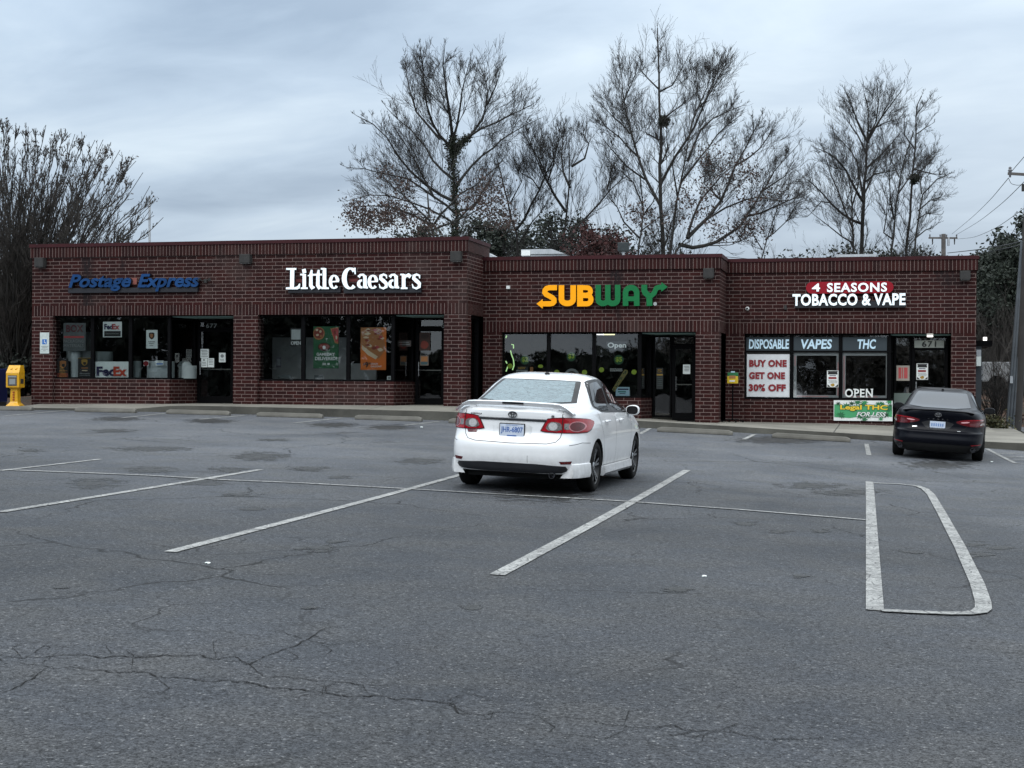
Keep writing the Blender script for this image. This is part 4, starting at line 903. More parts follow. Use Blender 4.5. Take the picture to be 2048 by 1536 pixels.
def ceiling_lamps():
    for k, (a, b, lab, col) in enumerate(((1192, 1205, 'white strip ceiling lamp seen at the top of the third sandwich window', (1, 1, 1)), (1207, 1226, 'yellowish strip ceiling lamp seen at the top of the third sandwich window', (1, .95, .55)))):
        Y = Y2+1.5; x0, z = F(a, 669.5, Y); x1, _ = F(b, 669.5, Y); m = MB(); m.o = ((x0+x1)/2, Y, z); m.box(x0, x1, Y, Y+.3, z, z+.08); o = m.build('ceiling_lamp', mat('lamp_on%d' % k, (.8, .8, .8), .5, emit=1.6, ecol=col)); o.location = m.o; tag(o, lab, 'ceiling lamp')
    for px, py, Y, lab in ((1860, 672.5, Y3+.4, 'small lit downlight under the tobacco shop door soffit'),):
        x, z = F(px, py, Y); e = empty('downlight', (x, Y, z)); tag(e, lab, 'downlight'); m = MB(); m.lathe((0, 0, 0), (0, 0, 1), [(-.02, 0), (-.02, .08), (.06, .09), (.06, 0)], 14); m.build('lens', mat('lamp_on3', (.8, .8, .8), .5, emit=2.2, ecol=(1, .95, .9)), e)
ceiling_lamps()
dY2 = Y2+1.14
poster('door_notice', 1366, 729, 1380.5, 748, dY2, M_PAPER, 'white paper on the glass of the sandwich shop door', 'notice', rects=lines(1368, 1379, (732, 735, 738, 741), K_GRY))
poster('door_decal', 1313, 736, 1326, 778, dY2, ink('see_dark3', (.016, .02, .02)), 'dim green and tan hours decal on the sandwich shop sidelight', 'window decal', texts=(('S', 1315, 738, 1324, 745, ink('dull_gold', (.2, .12, .02)), dict(bold=.03)),), rects=[(1313.5, 748, 1325.5, 751, K_GOLD)]+lines(1314, 1325, (754, 758, 762, 766, 770), ink('dim_teal', (.05, .075, .07))))
# tobacco shop
Z3g = Y3+.225
M_TRIM = mat('white_window_trim', (.50, .50, .50), .5, 0, .06, 6); M_LEDR = mat('led_pink', (.55, .33, .33), .5, emit=.10, ecol=(.9, .35, .35))
zt = F(1600, 705, Z3g)[1]; zb = 1.065+.06
for k, (a, b, lab) in enumerate(((1493, 1581, 'white trim frame behind the sale poster, tobacco shop first window'), (1587, 1679, 'white light strip frame inside the middle tobacco shop window'), (1685, 1778, 'white and pink light strip frame around the open lettering'))):
    x0 = F(a, 750, Z3g)[0]; x1 = F(b, 750, Z3g)[0]; m = MB(); m.o = ((x0+x1)/2, Z3g, zb); e = empty('light_strip_frame', m.o); tag(e, lab, 'light strip', 'light strip frames in the tobacco shop windows'); w = .085
    m.box(x0, x0+w, Z3g, Z3g+.04, zb, zt); m.box(x0+w, x1-w, Z3g+.001, Z3g+.04, zt-w, zt); m.box(x0+w, x1-w, Z3g+.001, Z3g+.04, zb, zb+w*.8); m.box(x1-w, x1, Z3g, Z3g+.04, zb, zt); m.build('trim', M_TRIM, e)
    if k:
        q = more(m)
        q.box(x0+.03, x0+.055, Z3g-.006, Z3g-.001, zb+(.9 if k == 1 else .1), zt-.1); q.box(x1-.055, x1-.03, Z3g-.006, Z3g-.001, zb+.05, zb+1.0); q.box(x0+.1, x1-.3, Z3g-.006, Z3g-.001, zb+.02, zb+.045); q.build('led_strip', M_LEDR, e)
for k, (a, b, s, t0, t1, lab) in enumerate(((1493, 1581, 'DISPOSABLE', 1498, 1578, 'dark transom film with painted light blue disposable lettering'), (1587, 1679, 'VAPES', 1602, 1664, 'dark transom film with painted light blue vapes lettering'), (1685, 1778, 'THC', 1715, 1752, 'dark transom film with three painted light blue letters'))):
    Y = Y3+.165; poster('transom_sign', a, 674.5, b, 702, Y, K_SLATE, lab, 'window sign', texts=((s, t0, 678.5, t1, 698, K_LB, dict(bold=.03, shear=.12 if k else .05)),))
poster('sale_poster', 1494, 708.5, 1579, 794, Y3+.165, mat('poster_white', (.62, .64, .66), .55, 0, .08, 3), 'large white poster with dark red buy one get one sale lettering', 'poster',
       texts=(('BUY ONE', 1498.5, 719.5, 1573.5, 734, K_RED, dict(bold=.055, space=1.08)), ('GET ONE', 1498, 744, 1570, 758.5, K_RED, dict(bold=.055, space=1.08)), ('30% OFF', 1497.5, 768, 1571.5, 783, K_RED, dict(bold=.055, space=1.08))), rects=((1496, 705.5, 1579, 707.5, K_BLK),))
ex, ez = F(1728, 795, Y3+.14); 
def open_letters():
    Y = Y3+.165; x, z = F(1718, 795, Y); e = empty('open_lettering', (x, Y, z)); tag(e, 'white outlined open lettering at the bottom of the third tobacco window', 'window decal'); m = MB(); m.o = (x, Y, z)
    xa, za = F(1690, 777.5, Y); xb, zb_ = F(1745.5, 795, Y); add_text(m, 'OPEN', xa, xb, zb_, za, Y, bold=.02, space=1.1)
    for a, b, c, d in ((1706.5, 777.5, 1713, 779.5), (1706.5, 793, 1713, 795), (1720, 777.5, 1722, 795), (1732, 777.5, 1736, 779), (1741, 777.5, 1746.5, 779), (1732, 793.5, 1736, 795)):
        xa, za = F(a, b, Y); xb, zb_ = F(c, d, Y); m.poly([(xa, Y-.001, zb_), (xb, Y-.001, zb_), (xb, Y-.001, za), (xa, Y-.001, za)])
    m.build('lettering', K_WH, e)
open_letters()
for (a, b, c, d, Y, lab) in ((1654, 741, 1677, 774.5, Y3+.165, 'busy white flyer with black and gold print in the middle tobacco window'), (1833, 727, 1856, 759.5, Y3+.585, 'busy white flyer with black and gold print on the tobacco shop door')):
    poster('flyer', a, b, c, d, Y, K_WH, lab, 'flyer', rects=[(a+2, b+4, c-2, b+8, K_BLK), (a+5, b+9.5, c-5, b+11, K_NAVY), (a+3, b+13, c-4, b+17, K_RED)]+lines(a+2, c-2, (b+19, b+21.5, b+24), K_GRY, 1), polys=(([(a+1, b+1), (c-1, b+1), (c-3, b+4), ((a+c)/2, b+5.5), (a+3, b+4)], K_BLK), ([(a+1, d-1), (a+1, d-6), (a+7, d-1)], K_BLK), ([(c-1, d-1), (c-7, d-1), (c-1, d-6)], K_BLK), (blob((a+c)/2, d-4.5, 4, 3, 10, .2, 3), K_GOLD)))
poster('door_poster', 1793, 731, 1819, 761.5, Y3+.585, ink('dull_cream', (.30, .27, .23)), 'cream poster with two red stripes on the tobacco shop sidelight', 'poster', rects=((1797, 735, 1802.5, 757, K_PINK), (1804, 735, 1806, 757, K_PINK), (1808, 735, 1815, 757, K_PINK)))
poster('sidelight_panel', 1788, 786, 1823, 812, Y3+.585, ink('panel_green', (.10, .13, .115)), 'pale grey green panel at the foot of the tobacco shop sidelight', 'panel')
poster('pale_sheet', 1829, 681, 1888, 695.5, Y3+.60, ink('bright_sky', (.36, .38, .34)), 'pale transom panel over the tobacco shop door carrying the number', 'panel')
def banner():
    Y = Y3+.06; r = random.Random(8); pl = []
    for k in range(30):
        cx = r.uniform(1671, 1783); cy = r.choice([r.uniform(803, 812), r.uniform(830, 839), r.uniform(803, 839)]) if 1690 < cx < 1770 else r.uniform(803, 840); n = 7; R_ = r.uniform(4, 8); pts = []; a0 = r.uniform(0, 1)
        for i in range(n*2):
            q = R_ if i % 2 == 0 else R_*.38; t = a0+math.pi*i/n; pts.append((min(1784, max(1668.5, cx+q*math.cos(t)*1.2)), min(841.5, max(801.5, cy+q*math.sin(t)))))
        pl.append((pts, [K_GREEN, K_GREEN, ink('leaf_mid', (.02, .22, .07)), K_DG][k % 4]))
    pl.insert(0, ([(1668.5, 808), (1700, 812), (1740, 809), (1784, 812), (1784, 834), (1740, 830), (1700, 836), (1668.5, 834)], ink('leaf_light', (.05, .30, .12))))
    poster('vinyl_banner', 1667.5, 800.5, 1785, 842.5, Y, K_WH, 'white and green leafy vinyl banner with yellow lettering below the third window', 'banner', polys=pl,
           texts=(('Legal THC', 1679.5, 808.5, 1776, 823.5, K_DG, dict(bold=.075)), ('Legal THC', 1680.5, 809.5, 1775, 822.5, K_YEL, dict(bold=.03)), ('FOR LESS', 1712, 823, 1774, 834.5, K_DG, dict(bold=.06, shear=.3)), ('FOR LESS', 1713, 823.8, 1772.5, 833.5, K_WH, dict(bold=.02, shear=.3))))
banner()
# accessible parking sign on the pier
def access_sign():
    Y = Y1-.03; e = poster('parking_sign', 80, 665, 98, 707, Y, mat('sign_white', (.50, .56, .54), .4), 'white accessible parking sign with a blue square on the brick pier', 'parking sign',
        rects=((84.5, 678.5, 93.5, 688.5, K_BLUE), (82.5, 692, 96, 693.2, K_GRY), (83.5, 695, 95, 696, K_GRY), (82.5, 698, 96, 699, K_GRY), (86, 701, 92, 702, K_GRY)),
        polys=((blob(89, 680.7, .9, .9, 8, 0), K_WH), ([(88.2, 682), (89.4, 682), (89.6, 684.4), (91.4, 684.6), (92, 687), (91, 687.2), (90.5, 685.6), (88.4, 685.4)], K_WH)))
access_sign()
# ------------------------------------------------------------------ goods behind the glass
def roll(px0, px1, py0, py1, Y, name, m, lab, cat, bulge=0, group=None, rings=True):
    x0, z1 = F(px0, py0, Y); x1, z0 = F(px1, py1, Y); r = (x1-x0)/2; h = z1-z0; e = empty(name, ((x0+x1)/2, Y+r, z0)); tag(e, lab, cat, group); mb = MB()
    pr = [(0, 0), (0, r*.98)]+([(h*.33, r), (h*.335, r*.965), (h*.345, r*.965), (h*.35, r), (h*.66, r), (h*.665, r*.965), (h*.675, r*.965), (h*.68, r)] if rings else [])+[(h*.96, r), (h, r*.96), (h, r*.12), (h*.9, r*.1)]
    mb.lathe((0, 0, 0), (0, 0, 1), pr, 28); mb.build('foam_body', m, e, smooth=30)
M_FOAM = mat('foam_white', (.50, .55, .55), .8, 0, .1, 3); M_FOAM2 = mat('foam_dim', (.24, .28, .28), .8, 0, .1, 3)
roll(137, 156, 702, 757, Y1+.36, 'foam_roll', M_FOAM, 'slim white wrap roll between the two black signs', 'wrap roll')
roll(119, 182, 702, 722, Y1+.62, 'foam_roll', M_FOAM, 'wide white wrap roll resting high behind the first window', 'wrap roll', rings=False)
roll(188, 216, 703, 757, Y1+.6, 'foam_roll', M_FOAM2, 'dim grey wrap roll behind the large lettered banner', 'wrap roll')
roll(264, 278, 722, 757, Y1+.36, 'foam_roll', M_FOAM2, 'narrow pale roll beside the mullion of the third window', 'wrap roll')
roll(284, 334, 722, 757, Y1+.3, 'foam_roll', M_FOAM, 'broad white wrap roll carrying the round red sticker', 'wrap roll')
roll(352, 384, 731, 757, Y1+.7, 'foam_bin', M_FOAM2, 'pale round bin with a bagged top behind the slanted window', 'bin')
def bag():
    Y = Y1+.95; x, z = F(368, 731, Y); e = empty('plastic_bag', (x, Y, z)); tag(e, 'crumpled pale plastic bag on the round bin', 'bag'); bm = bmesh.new(); bmesh.ops.create_icosphere(bm, subdivisions=3, radius=.22)
    r = random.Random(2)
    for v in bm.verts: v.co = Vector((v.co.x*.95, v.co.y*.95, max(-.08, v.co.z*.55)))*(1+.12*math.sin(9*v.co.x+5*v.co.z)+r.uniform(-.05, .05))
    me = bpy.data.meshes.new('bag'); bm.to_mesh(me); bm.free(); me.shade_smooth(); link('film', me, e, [M_FOAM2])
bag()
def chair(px, py, Y, lab, name='cafe_chair', rz=0.0, m=None):
    x, z = F(px, py, Y); base = SECT[0]['fl'] if Y < Y2 else SECT[1]['fl']; e = empty(name, (x, Y, base), rz); tag(e, lab, 'chair'); m = m or mat('chair_grey', (.16, .19, .19), .5)
    b = MB(); b.box(-.19, .19, -.19, .19, .43, .46); b.build('seat', m, e, bevel=.01)
    b = MB(); b.tube([(-.17, .18, .46), (-.18, .22, .86)], .012); b.tube([(.17, .18, .46), (.18, .22, .86)], .012); b.box(-.19, .19, .205, .225, .80, .87); b.box(-.18, .18, .20, .215, .66, .70); b.build('backrest', m, e)
    for sx in (-1, 1):
        for sy in (-1, 1):
            b = MB(); b.tube([(.16*sx, .16*sy, .43), (.19*sx, .19*sy, 0)], .012); b.build('leg', m, e)
chair(568, 755, Y1+1.5, 'pale cafe chair low in the first pizza shop window', rz=.3)
chair(626, 755, Y1+1.6, 'pale cafe chair behind the green pizza poster', rz=-.5)
chair(1266, 790, Y2+1.0, 'pale chair behind the blue card in the third sandwich window', rz=1.2, m=mat('chair_pale', (.26, .29, .28), .5))
def table():
    Y = Y1+1.9; x, z = F(577, 742, Y); e = empty('cafe_table', (x, Y, SECT[0]['fl'])); tag(e, 'dark cafe table with a slim top in the first pizza window', 'table'); m = MB(); m.box(-.5, .5, -.3, .3, .72, .76); m.build('tabletop', M_BLACK, e)
    m = MB(); m.tube([(0, 0, .72), (0, 0, .02)], .03); m.lathe((0, 0, 0), (0, 0, 1), [(0, 0), (0, .25), (.02, .25), (.03, 0)], 16); m.build('pedestal', M_BLACK, e)
table()
poster('menu_stand', 553, 715, 562, 734, Y1+1.5, ink('violet_grey', (.09, .08, .11)), 'small dark framed menu on the shelf of the first pizza window', 'menu stand', rects=((554.5, 718, 560.5, 731, K_GRY),))

# ------------------------------------------------------------------ newspaper boxes, sandwich shop display stand, wheel stops
def news_box():
    Y = 38.55; x, _ = F(27, 805, Y); g = sw(x, Y) if x > -24.2 else gz(x, Y)+.08; e = empty('newspaper_box', (x+.06, Y, g), math.radians(8)); e.scale = (.78, .85, 1.0); tag(e, 'yellow newspaper vending box on a flared pedestal by the brick corner', 'newspaper box')
    my = mat('news_yellow', (.66, .34, .006), .4, 0, .12, 5, coat=.3); md = mat('news_dark', (.03, .03, .03), .5)
    def ringbox(mb, secs):
        i = len(mb.v)
        for (z, hx, hy, oy) in secs:
            for sx, sy in ((-1, -1), (1, -1), (1, 1), (-1, 1)): mb.vv((sx*hx, sy*hy+oy, z))
        for k in range(len(secs)-1):
            for j in range(4): a = i+4*k+j; b = i+4*k+(j+1) % 4; mb.f.append([a, b, b+4, a+4]); mb.m.append(0); mb.uo.append(0)
        mb.f.append([i+3, i+2, i+1, i]); q = i+4*(len(secs)-1); mb.f.append([q, q+1, q+2, q+3]); mb.m += [0, 0]; mb.uo += [0, 0]
    m = MB(); ringbox(m, [(0, .255, .23, 0), (.03, .255, .23, 0), (.10, .17, .15, 0), (.14, .15, .13, 0), (.50, .13, .12, 0), (.52, .15, .14, 0), (.545, .19, .17, 0)]); m.build('pedestal', my, e, bevel=.012)
    m = MB(); i = 0; a = [(-.24, .545), (.24, .545), (.25, .97), (.17, 1.17), (-.14, 1.17), (-.25, .97)]
    m.prism([(-.25, -.24), (.25, -.24), (.25, .22), (-.25, .22)], .547, .97); m.build('cabinet', my, e, bevel=.012)
    m = MB(); v = [(-.25, -.24, .972), (.25, -.24, .972), (.25, .22, .972), (-.25, .22, .972), (-.22, -.06, 1.19), (.22, -.06, 1.19), (.22, .20, 1.19), (-.22, .20, 1.19)]
    for q in ((0, 3, 2, 1), (0, 1, 5, 4), (1, 2, 6, 5), (2, 3, 7, 6), (3, 0, 4, 7), (4, 5, 6, 7)): m.poly([v[k] for k in q])
    m.build('hood', my, e, bevel=.012)
    m = MB()
    for sx in (-.09, .09): m.lathe((sx, -.13, 1.09), (0, -.75, .6), [(-.02, .045), (.03, .045), (.035, .035), (.035, 0)], 12)
    m.build('coin_housing', my, e)
    m = MB(); m.box(-.17, .17, -.255, -.241, .60, .90); m.build('display_window', mat('news_window', (.10, .09, .085), .15), e)
    m = MB(); m.box(-.16, .16, -.262, -.256, .84, .88); m.box(-.11, .12, -.262, -.256, .64, .80); m.build('newspaper', K_GRY, e)
    m = MB(); m.box(.251, .256, -.12, .12, .66, .80); m.build('side_label', md, e)
    m = MB()
    for k in range(4): m.box(-.03, .03, -.155, -.135, .18+.07*k, .22+.07*k)
    m.build('vertical_label', mat('news_red', (.30, .03, .01), .5), e)
    x, _ = F(-1, 800, Y+.3); e = empty('newspaper_box', (x-.12, Y+.3, gz(x, Y)+.08)); tag(e, 'dark blue newspaper box cut by the picture edge beside the yellow one', 'newspaper box'); mb_ = mat('news_blue', (.006, .014, .075), .35, coat=.3)
    m = MB(); m.box(-.25, .25, -.22, .22, .12, 1.10); m.build('cabinet', mb_, e, bevel=.03); m = MB(); m.box(-.2, .2, -.235, -.222, .70, 1.0); m.build('display_window', md, e)
    for sx in (-.2, .2):
        m = MB(); m.box(sx-.03, sx+.03, -.2, .2, 0, .118); m.build('foot', md, e)
news_box()
def stand():
    Y = Y3-.9; x, z = F(1465, 841, Y); g = sw(x, Y); e = empty('display_stand', (x, Y, g)); tag(e, 'green and yellow bin on a thin black stand beside the sale poster', 'display stand')
    z0 = F(1465, 767, Y)[1]-g; z1 = F(1465, 752.5, Y)[1]-g; z2 = F(1465, 745, Y)[1]-g; w = F(1476, 760, Y)[0]-x
    m = MB(); m.box(-w, w, -.10, .10, z0, z1); m.build('yellow_bin', mat('bin_yellow', (.62, .42, .01), .5), e, bevel=.01)
    m = MB(); m.prism([(-w, -.03), (w, -.03), (w, .10), (-w, .10)], z1+.001, z2); m.build('green_header', mat('bin_green', (.01, .15, .05), .5), e, bevel=.008)
    m = MB(); m.box(-w*.55, w*.45, -.106, -.101, z0+.05, z0+.09); m.build('label', K_WH, e)
    m = MB(); m.box(-w*.35, w*.4, -.038, -.031, z1+.1, z1+.14); m.build('header_label', K_PALE, e)
    m = MB(); m.box(-w*.6, w*.6, -.106, -.1015, z0+.14, z0+.22); m.build('print', K_CRUST, e)
    m = MB(); m.tube([(0, 0, .05), (0, 0, z0)], .018, 8); m.build('pole', M_BLACK, e)
    for a in (0, 1, 2, 3):
        m = MB(); t = a*math.pi/2+.4; c, s = math.cos(t), math.sin(t); m.tube([(0, 0, .07), (.12*c, .12*s, .08), (.30*c, .30*s, .03)], .016, 6); m.lathe((.30*c, .30*s, .031), (s, -c, 0), [(-.02, 0), (-.02, .03), (.02, .03), (.02, 0)], 10); m.build('foot', M_BLACK, e)
stand()
def wheel_stop_geo():
    m = MB(); L = .915; sec = [(-.09, 0), (.09, 0), (.085, .05), (.055, .12), (-.055, .12), (-.085, .05)]
    xs = [-L, -L+.10, L-.10, L]
    for k, x in enumerate(xs):
        for (y, z) in sec:
            f = .72 if k in (0, 3) and z > .06 else 1; m.vv((x, y*(.86 if k in (0, 3) else 1), z*f))
    n = len(sec)
    for k in range(3):
        for j in range(n): a = k*n+j; b = k*n+(j+1) % n; m.f.append([a, a+n, b+n, b]); m.m.append(0); m.uo.append(0)
    m.f.append(list(range(n))); m.f.append([3*n+j for j in range(n)][::-1]); m.m += [0, 0]; m.uo += [0, 0]
    return m
wl = ['at the ramp end under the accessible sign', 'below the large navy and orange lettered banner', 'below the black shipping shop door', 'below the green pizza poster', 'below the orange pizza poster', 'partly hidden left of the white sedan', 'in front of the sandwich shop door', 'below the sale poster and kerb']
first = None
for k, (a, b, y) in enumerate(((-15, 104, 818), (152, 272, 823.5), (334, 460, 828), (515, 645, 833.5), (711, 843, 839.5), (900, 1035, 847), (1312, 1458, 867), (1540, 1695, 882))):
    (xa, ya), (xb, yb) = pix_ground(a, y), pix_ground(b, y+(b-a)*.022)
    cx, cy = (xa+xb)/2, (ya+yb)/2; cy = min(max(cy, 36.4), 37.45)
    if first is None: o = wheel_stop_geo().build('wheel_stop', M_STOP, None, bevel=.012); first = o
    else: o = first.copy(); S.collection.objects.link(o)
    dz = gz(cx+.9, cy)-gz(cx-.9, cy); o.location = (cx, cy, gz(cx, cy)+.002); o.rotation_euler = (0, -math.atan2(dz, 1.8), (k*37 % 7-3)*.008)
    tag(o, 'concrete wheel stop '+wl[k], 'wheel stop', 'concrete wheel stops along the kerb')
# litter
for k, (px, py, s, lab) in enumerate(((415, 1127, .035, 'white scrap of litter between two stall lines'), (1408, 1153, .03, 'white scrap of litter beside a dark patch'), (843, 855, .06, 'crumpled white paper near the wheel stops'), (1983, 924, .05, 'white scrap beside the diagonal line near the dark sedan'))):
    x, y = pix_ground(px, py); bm = bmesh.new(); s *= .42; bmesh.ops.create_icosphere(bm, subdivisions=2, radius=s); r = random.Random(k)
    for v in bm.verts: v.co = Vector((v.co.x*1.4, v.co.y, v.co.z*.45))*(1+r.uniform(-.3, .3))
    me = bpy.data.meshes.new('litter'); bm.to_mesh(me); bm.free(); o = link('paper_scrap', me, None, [M_PAPER]); o.location = (x, y, gz(x, y)+s*.35); tag(o, lab, 'litter')
# ------------------------------------------------------------------ cars
def pchip(xs, ys):
    xs = np.array(xs, float); ys = np.array(ys, float); h = np.diff(xs); d = np.diff(ys)/h; n = len(xs); m = np.zeros(n)
    m[0] = d[0]; m[-1] = d[-1]
    for i in range(1, n-1):
        if d[i-1]*d[i] > 0:
            w1 = 2*h[i]+h[i-1]; w2 = h[i]+2*h[i-1]; m[i] = (w1+w2)/(w1/d[i-1]+w2/d[i])
    def f(x):
        i = min(max(int(np.searchsorted(xs, x))-1, 0), n-2); t = (x-xs[i])/h[i]
        return (2*t**3-3*t*t+1)*ys[i]+(t**3-2*t*t+t)*h[i]*m[i]+(-2*t**3+3*t*t)*ys[i+1]+(t**3-t*t)*h[i]*m[i+1]
    return f
def chaikin(p, n=2, closed=True):
    for _ in range(n):
        q = []; N = len(p)
        for i in range(N if closed else N-1):
            a = p[i]; b = p[(i+1) % N]; q += [tuple(a[k]*.75+b[k]*.25 for k in range(2)), tuple(a[k]*.25+b[k]*.75 for k in range(2))]
        p = q if closed else [p[0]]+q+[p[-1]]
    return p
class Car:
    def __init__(s, name, label, cat, table, zlev, dims):
        s.root = empty(name); tag(s.root, label, cat); s.d = dims
        z = [r[0] for r in table]; s.fR, s.fF, s.fW, s.fn = [pchip(z, [r[k] for r in table]) for k in (1, 2, 3, 4)]
        s.z0, s.z1 = z[0], z[-1]; s.v = []; s.f = []; M = 144
        for zz in zlev:
            yR, yF, Wd, n = s.fR(zz), s.fF(zz), s.fW(zz), s.fn(zz); ym = (yR+yF)/2; a = (yF-yR)/2
            for k in range(M):
                t = 2*math.pi*(k+.5)/M; c, q = math.cos(t), math.sin(t)
                x = Wd*math.copysign(abs(c)**(2/n), c); y = ym+a*math.copysign(abs(q)**(2/n), q)
                s.v.append((x, y, zz))
        L = len(zlev)
        for k in range(L-1):
            for j in range(M): a = k*M+j; b = k*M+(j+1) % M; s.f.append((a, b, b+M, a+M))
        s.f.append(tuple(range(M))[::-1]); s.f.append(tuple((L-1)*M+j for j in range(M)))
        s.bvh = BVHTree.FromPolygons(s.v, s.f)
    def body(s, paint, dark, wheels, r):
        me = bpy.data.meshes.new('body'); me.from_pydata(s.v, [], s.f); o = link('body', me, None, [paint, dark])
        cut = []
        for y in wheels:
            for sx in (-1, 1):
                m = MB(); m.lathe((sx*.52, y, s.d['hub']), (sx, 0, 0), [(0, 0), (0, r), (.9, r), (.9, 0)], 48); c = m.build('cut', [dark], None)
                md = o.modifiers.new('b', 'BOOLEAN'); md.operation = 'DIFFERENCE'; md.object = c; md.solver = 'EXACT'; cut.append(c)
        dg = bpy.context.evaluated_depsgraph_get(); me2 = bpy.data.meshes.new_from_object(o.evaluated_get(dg))
        for c in cut: bpy.data.objects.remove(c)
        bpy.data.objects.remove(o)
        me2.materials.clear(); me2.materials.append(paint); me2.materials.append(dark); me2.update()
        for p in me2.polygons:
            c = p.center; k = 0
            for y in wheels:
                dd = math.hypot(c.y-y, c.z-s.d['hub'])
                if dd < r*1.01 and abs(c.x) > .5:
                    rad = Vector((0, c.y-y, c.z-s.d['hub'])).normalized()
                    if abs(p.normal.x) > .98 and abs(c.x) < .56 or abs(p.normal.dot(rad)) > .6: k = 1
            if c.z < s.z0+.005 or (c.z < .25 and abs(c.x) < .72 and c.y < 1): k = 1
            p.material_index = k
        me2.name = 'body'; me2.shade_smooth(); me2.set_sharp_from_angle(angle=math.radians(33))
        o = bpy.data.objects.new('body', me2); S.collection.objects.link(o); o.parent = s.root; s.bodyo = o
        return o
    def hit(s, u, w, view, off):
        if view == 'rear': o, d = Vector((u, -3, w)), Vector((0, 1, 0))
        elif view == 'front': o, d = Vector((u, 9, w)), Vector((0, -1, 0))
        elif view == 'right': o, d = Vector((4, u, w)), Vector((-1, 0, 0))
        elif view == 'left': o, d = Vector((-4, u, w)), Vector((1, 0, 0))
        else: o, d = Vector((u, w, 4)), Vector((0, 0, -1))
        l, n, _, _ = s.bvh.ray_cast(o, d)
        if l is None: l, n, _, _ = s.bvh.find_nearest(o+d*(3.3 if view in ('rear', 'right', 'left') else 1))
        if n.dot(d) > 0: n = -n
        return l+n*off
    def patch(s, name, poly, view, off, m, res=.035, parent=None, thick=.0, smooth=2, closed_in=()):
        p = chaikin(poly, smooth) if smooth else poly
        bm = bmesh.new(); bm.faces.new([bm.verts.new((a, b, 0)) for a, b in p])
        for ax in (0, 1):
            lo = min(q[ax] for q in p); hi = max(q[ax] for q in p); n = int((hi-lo)/res)
            for k in range(1, n+1):
                c = [0, 0, 0]; c[ax] = lo+(hi-lo)*k/(n+1); nn = [0, 0, 0]; nn[ax] = 1
                bmesh.ops.bisect_plane(bm, geom=bm.verts[:]+bm.edges[:]+bm.faces[:], plane_co=c, plane_no=nn)
        for v in bm.verts: v.co = s.hit(v.co.x, v.co.y, view, off)
        bmesh.ops.recalc_face_normals(bm, faces=bm.faces[:])
        f0 = bm.faces[0]; ref = {'rear': Vector((0, -1, 0)), 'front': Vector((0, 1, 0)), 'right': Vector((1, 0, 0)), 'left': Vector((-1, 0, 0)), 'top': Vector((0, 0, 1))}[view]
        if sum(f.normal.dot(ref) for f in bm.faces) < 0: bmesh.ops.reverse_faces(bm, faces=bm.faces[:])
        me = bpy.data.meshes.new(name); bm.to_mesh(me); bm.free(); me.shade_smooth()
        return link(name, me, parent or s.root, [m])
    def line(s, mb, pts, view, w=.006, off=.0015, step=.03):
        q = []
        for a, b in zip(pts[:-1], pts[1:]):
            n = max(1, int(math.dist(a, b)/step)); q += [(a[0]+(b[0]-a[0])*i/n, a[1]+(b[1]-a[1])*i/n) for i in range(n)]
        q.append(pts[-1]); i0 = len(mb.v); N = len(q)
        for i, p in enumerate(q):
            a = q[max(i-1, 0)]; b = q[min(i+1, N-1)]; dx, dy = b[0]-a[0], b[1]-a[1]; l = math.hypot(dx, dy); nx, ny = -dy/l*w/2, dx/l*w/2
            mb.vv(s.hit(p[0]+nx, p[1]+ny, view, off)); mb.vv(s.hit(p[0]-nx, p[1]-ny, view, off))
        for i in range(N-1): a = i0+2*i; mb.f.append([a, a+1, a+3, a+2]); mb.m.append(0); mb.uo.append(0)
    def wheel(s, x, y, rt, rr, tw, style, m_t, m_r, m_h):
        e = empty('wheel', (x, y, s.d['hub'])); e.parent = s.root; sx = 1 if x > 0 else -1; w = tw/2; h = s.d['hub']
        t = MB(); t.lathe((0, 0, 0), (1, 0, 0), [(-w*.88, rr), (-w, rr+.02), (-w, rt-.035), (-w*.82, rt-.008), (-w*.5, rt), (w*.5, rt), (w*.82, rt-.008), (w, rt-.035), (w, rr+.02), (w*.88, rr)], 56); o = t.build('tyre', m_t, e, smooth=50)
        r = MB(); face = sx*w*.70
        r.lathe((0, 0, 0), (sx, 0, 0), [(w*.86, rr+.004), (w*.90, rr-.006), (w*.80, rr-.016), (-w*.8, rr-.03), (-w*.8, .0)], 56, 1)
        r.lathe((0, 0, 0), (sx, 0, 0), [(w*.2, .062), (w*.62, .058), (w*.72, .045), (w*.72, 0)], 24, 0)
        n = style['n']
        for k in range(n):
            for da in style['split']:
                a = 2*math.pi*k/n+.3; a2 = a+da; c, q = math.cos(a), math.sin(a); c2, q2 = math.cos(a2), math.sin(a2); ww = style['w']
                p0 = Vector((0, c*.04, q*.04)); p1 = Vector((0, c2*(rr-.014), q2*(rr-.014))); d = (p1-p0).normalized(); tn = Vector((0, -d.z, d.y)); i = len(r.v)
                for (pp, dep, wd) in ((p0, .62, ww*1.15), (p1, .84, ww)):
                    for sg, dx in ((-1, 0), (1, 0), (1, -.022), (-1, -.022)):
                        r.vv(pp+tn*wd*sg+Vector((sx*(w*dep+dx), 0, 0)))
                for f in ((0, 1, 5, 4), (1, 2, 6, 5), (2, 3, 7, 6), (3, 0, 4, 7), (0, 3, 2, 1), (4, 5, 6, 7)): r.f.append([i+z for z in f]); r.m.append(0 if f == (0, 1, 5, 4) else 1); r.uo.append(0)
        r.build('rim', [m_r, m_h], e, smooth=40)
        b = MB(); b.lathe((0, 0, 0), (sx, 0, 0), [(-.02, 0), (-.02, .135), (.0, .135), (.0, 0)], 28); b.build('brake_disc', M_STEEL, e)
        return e
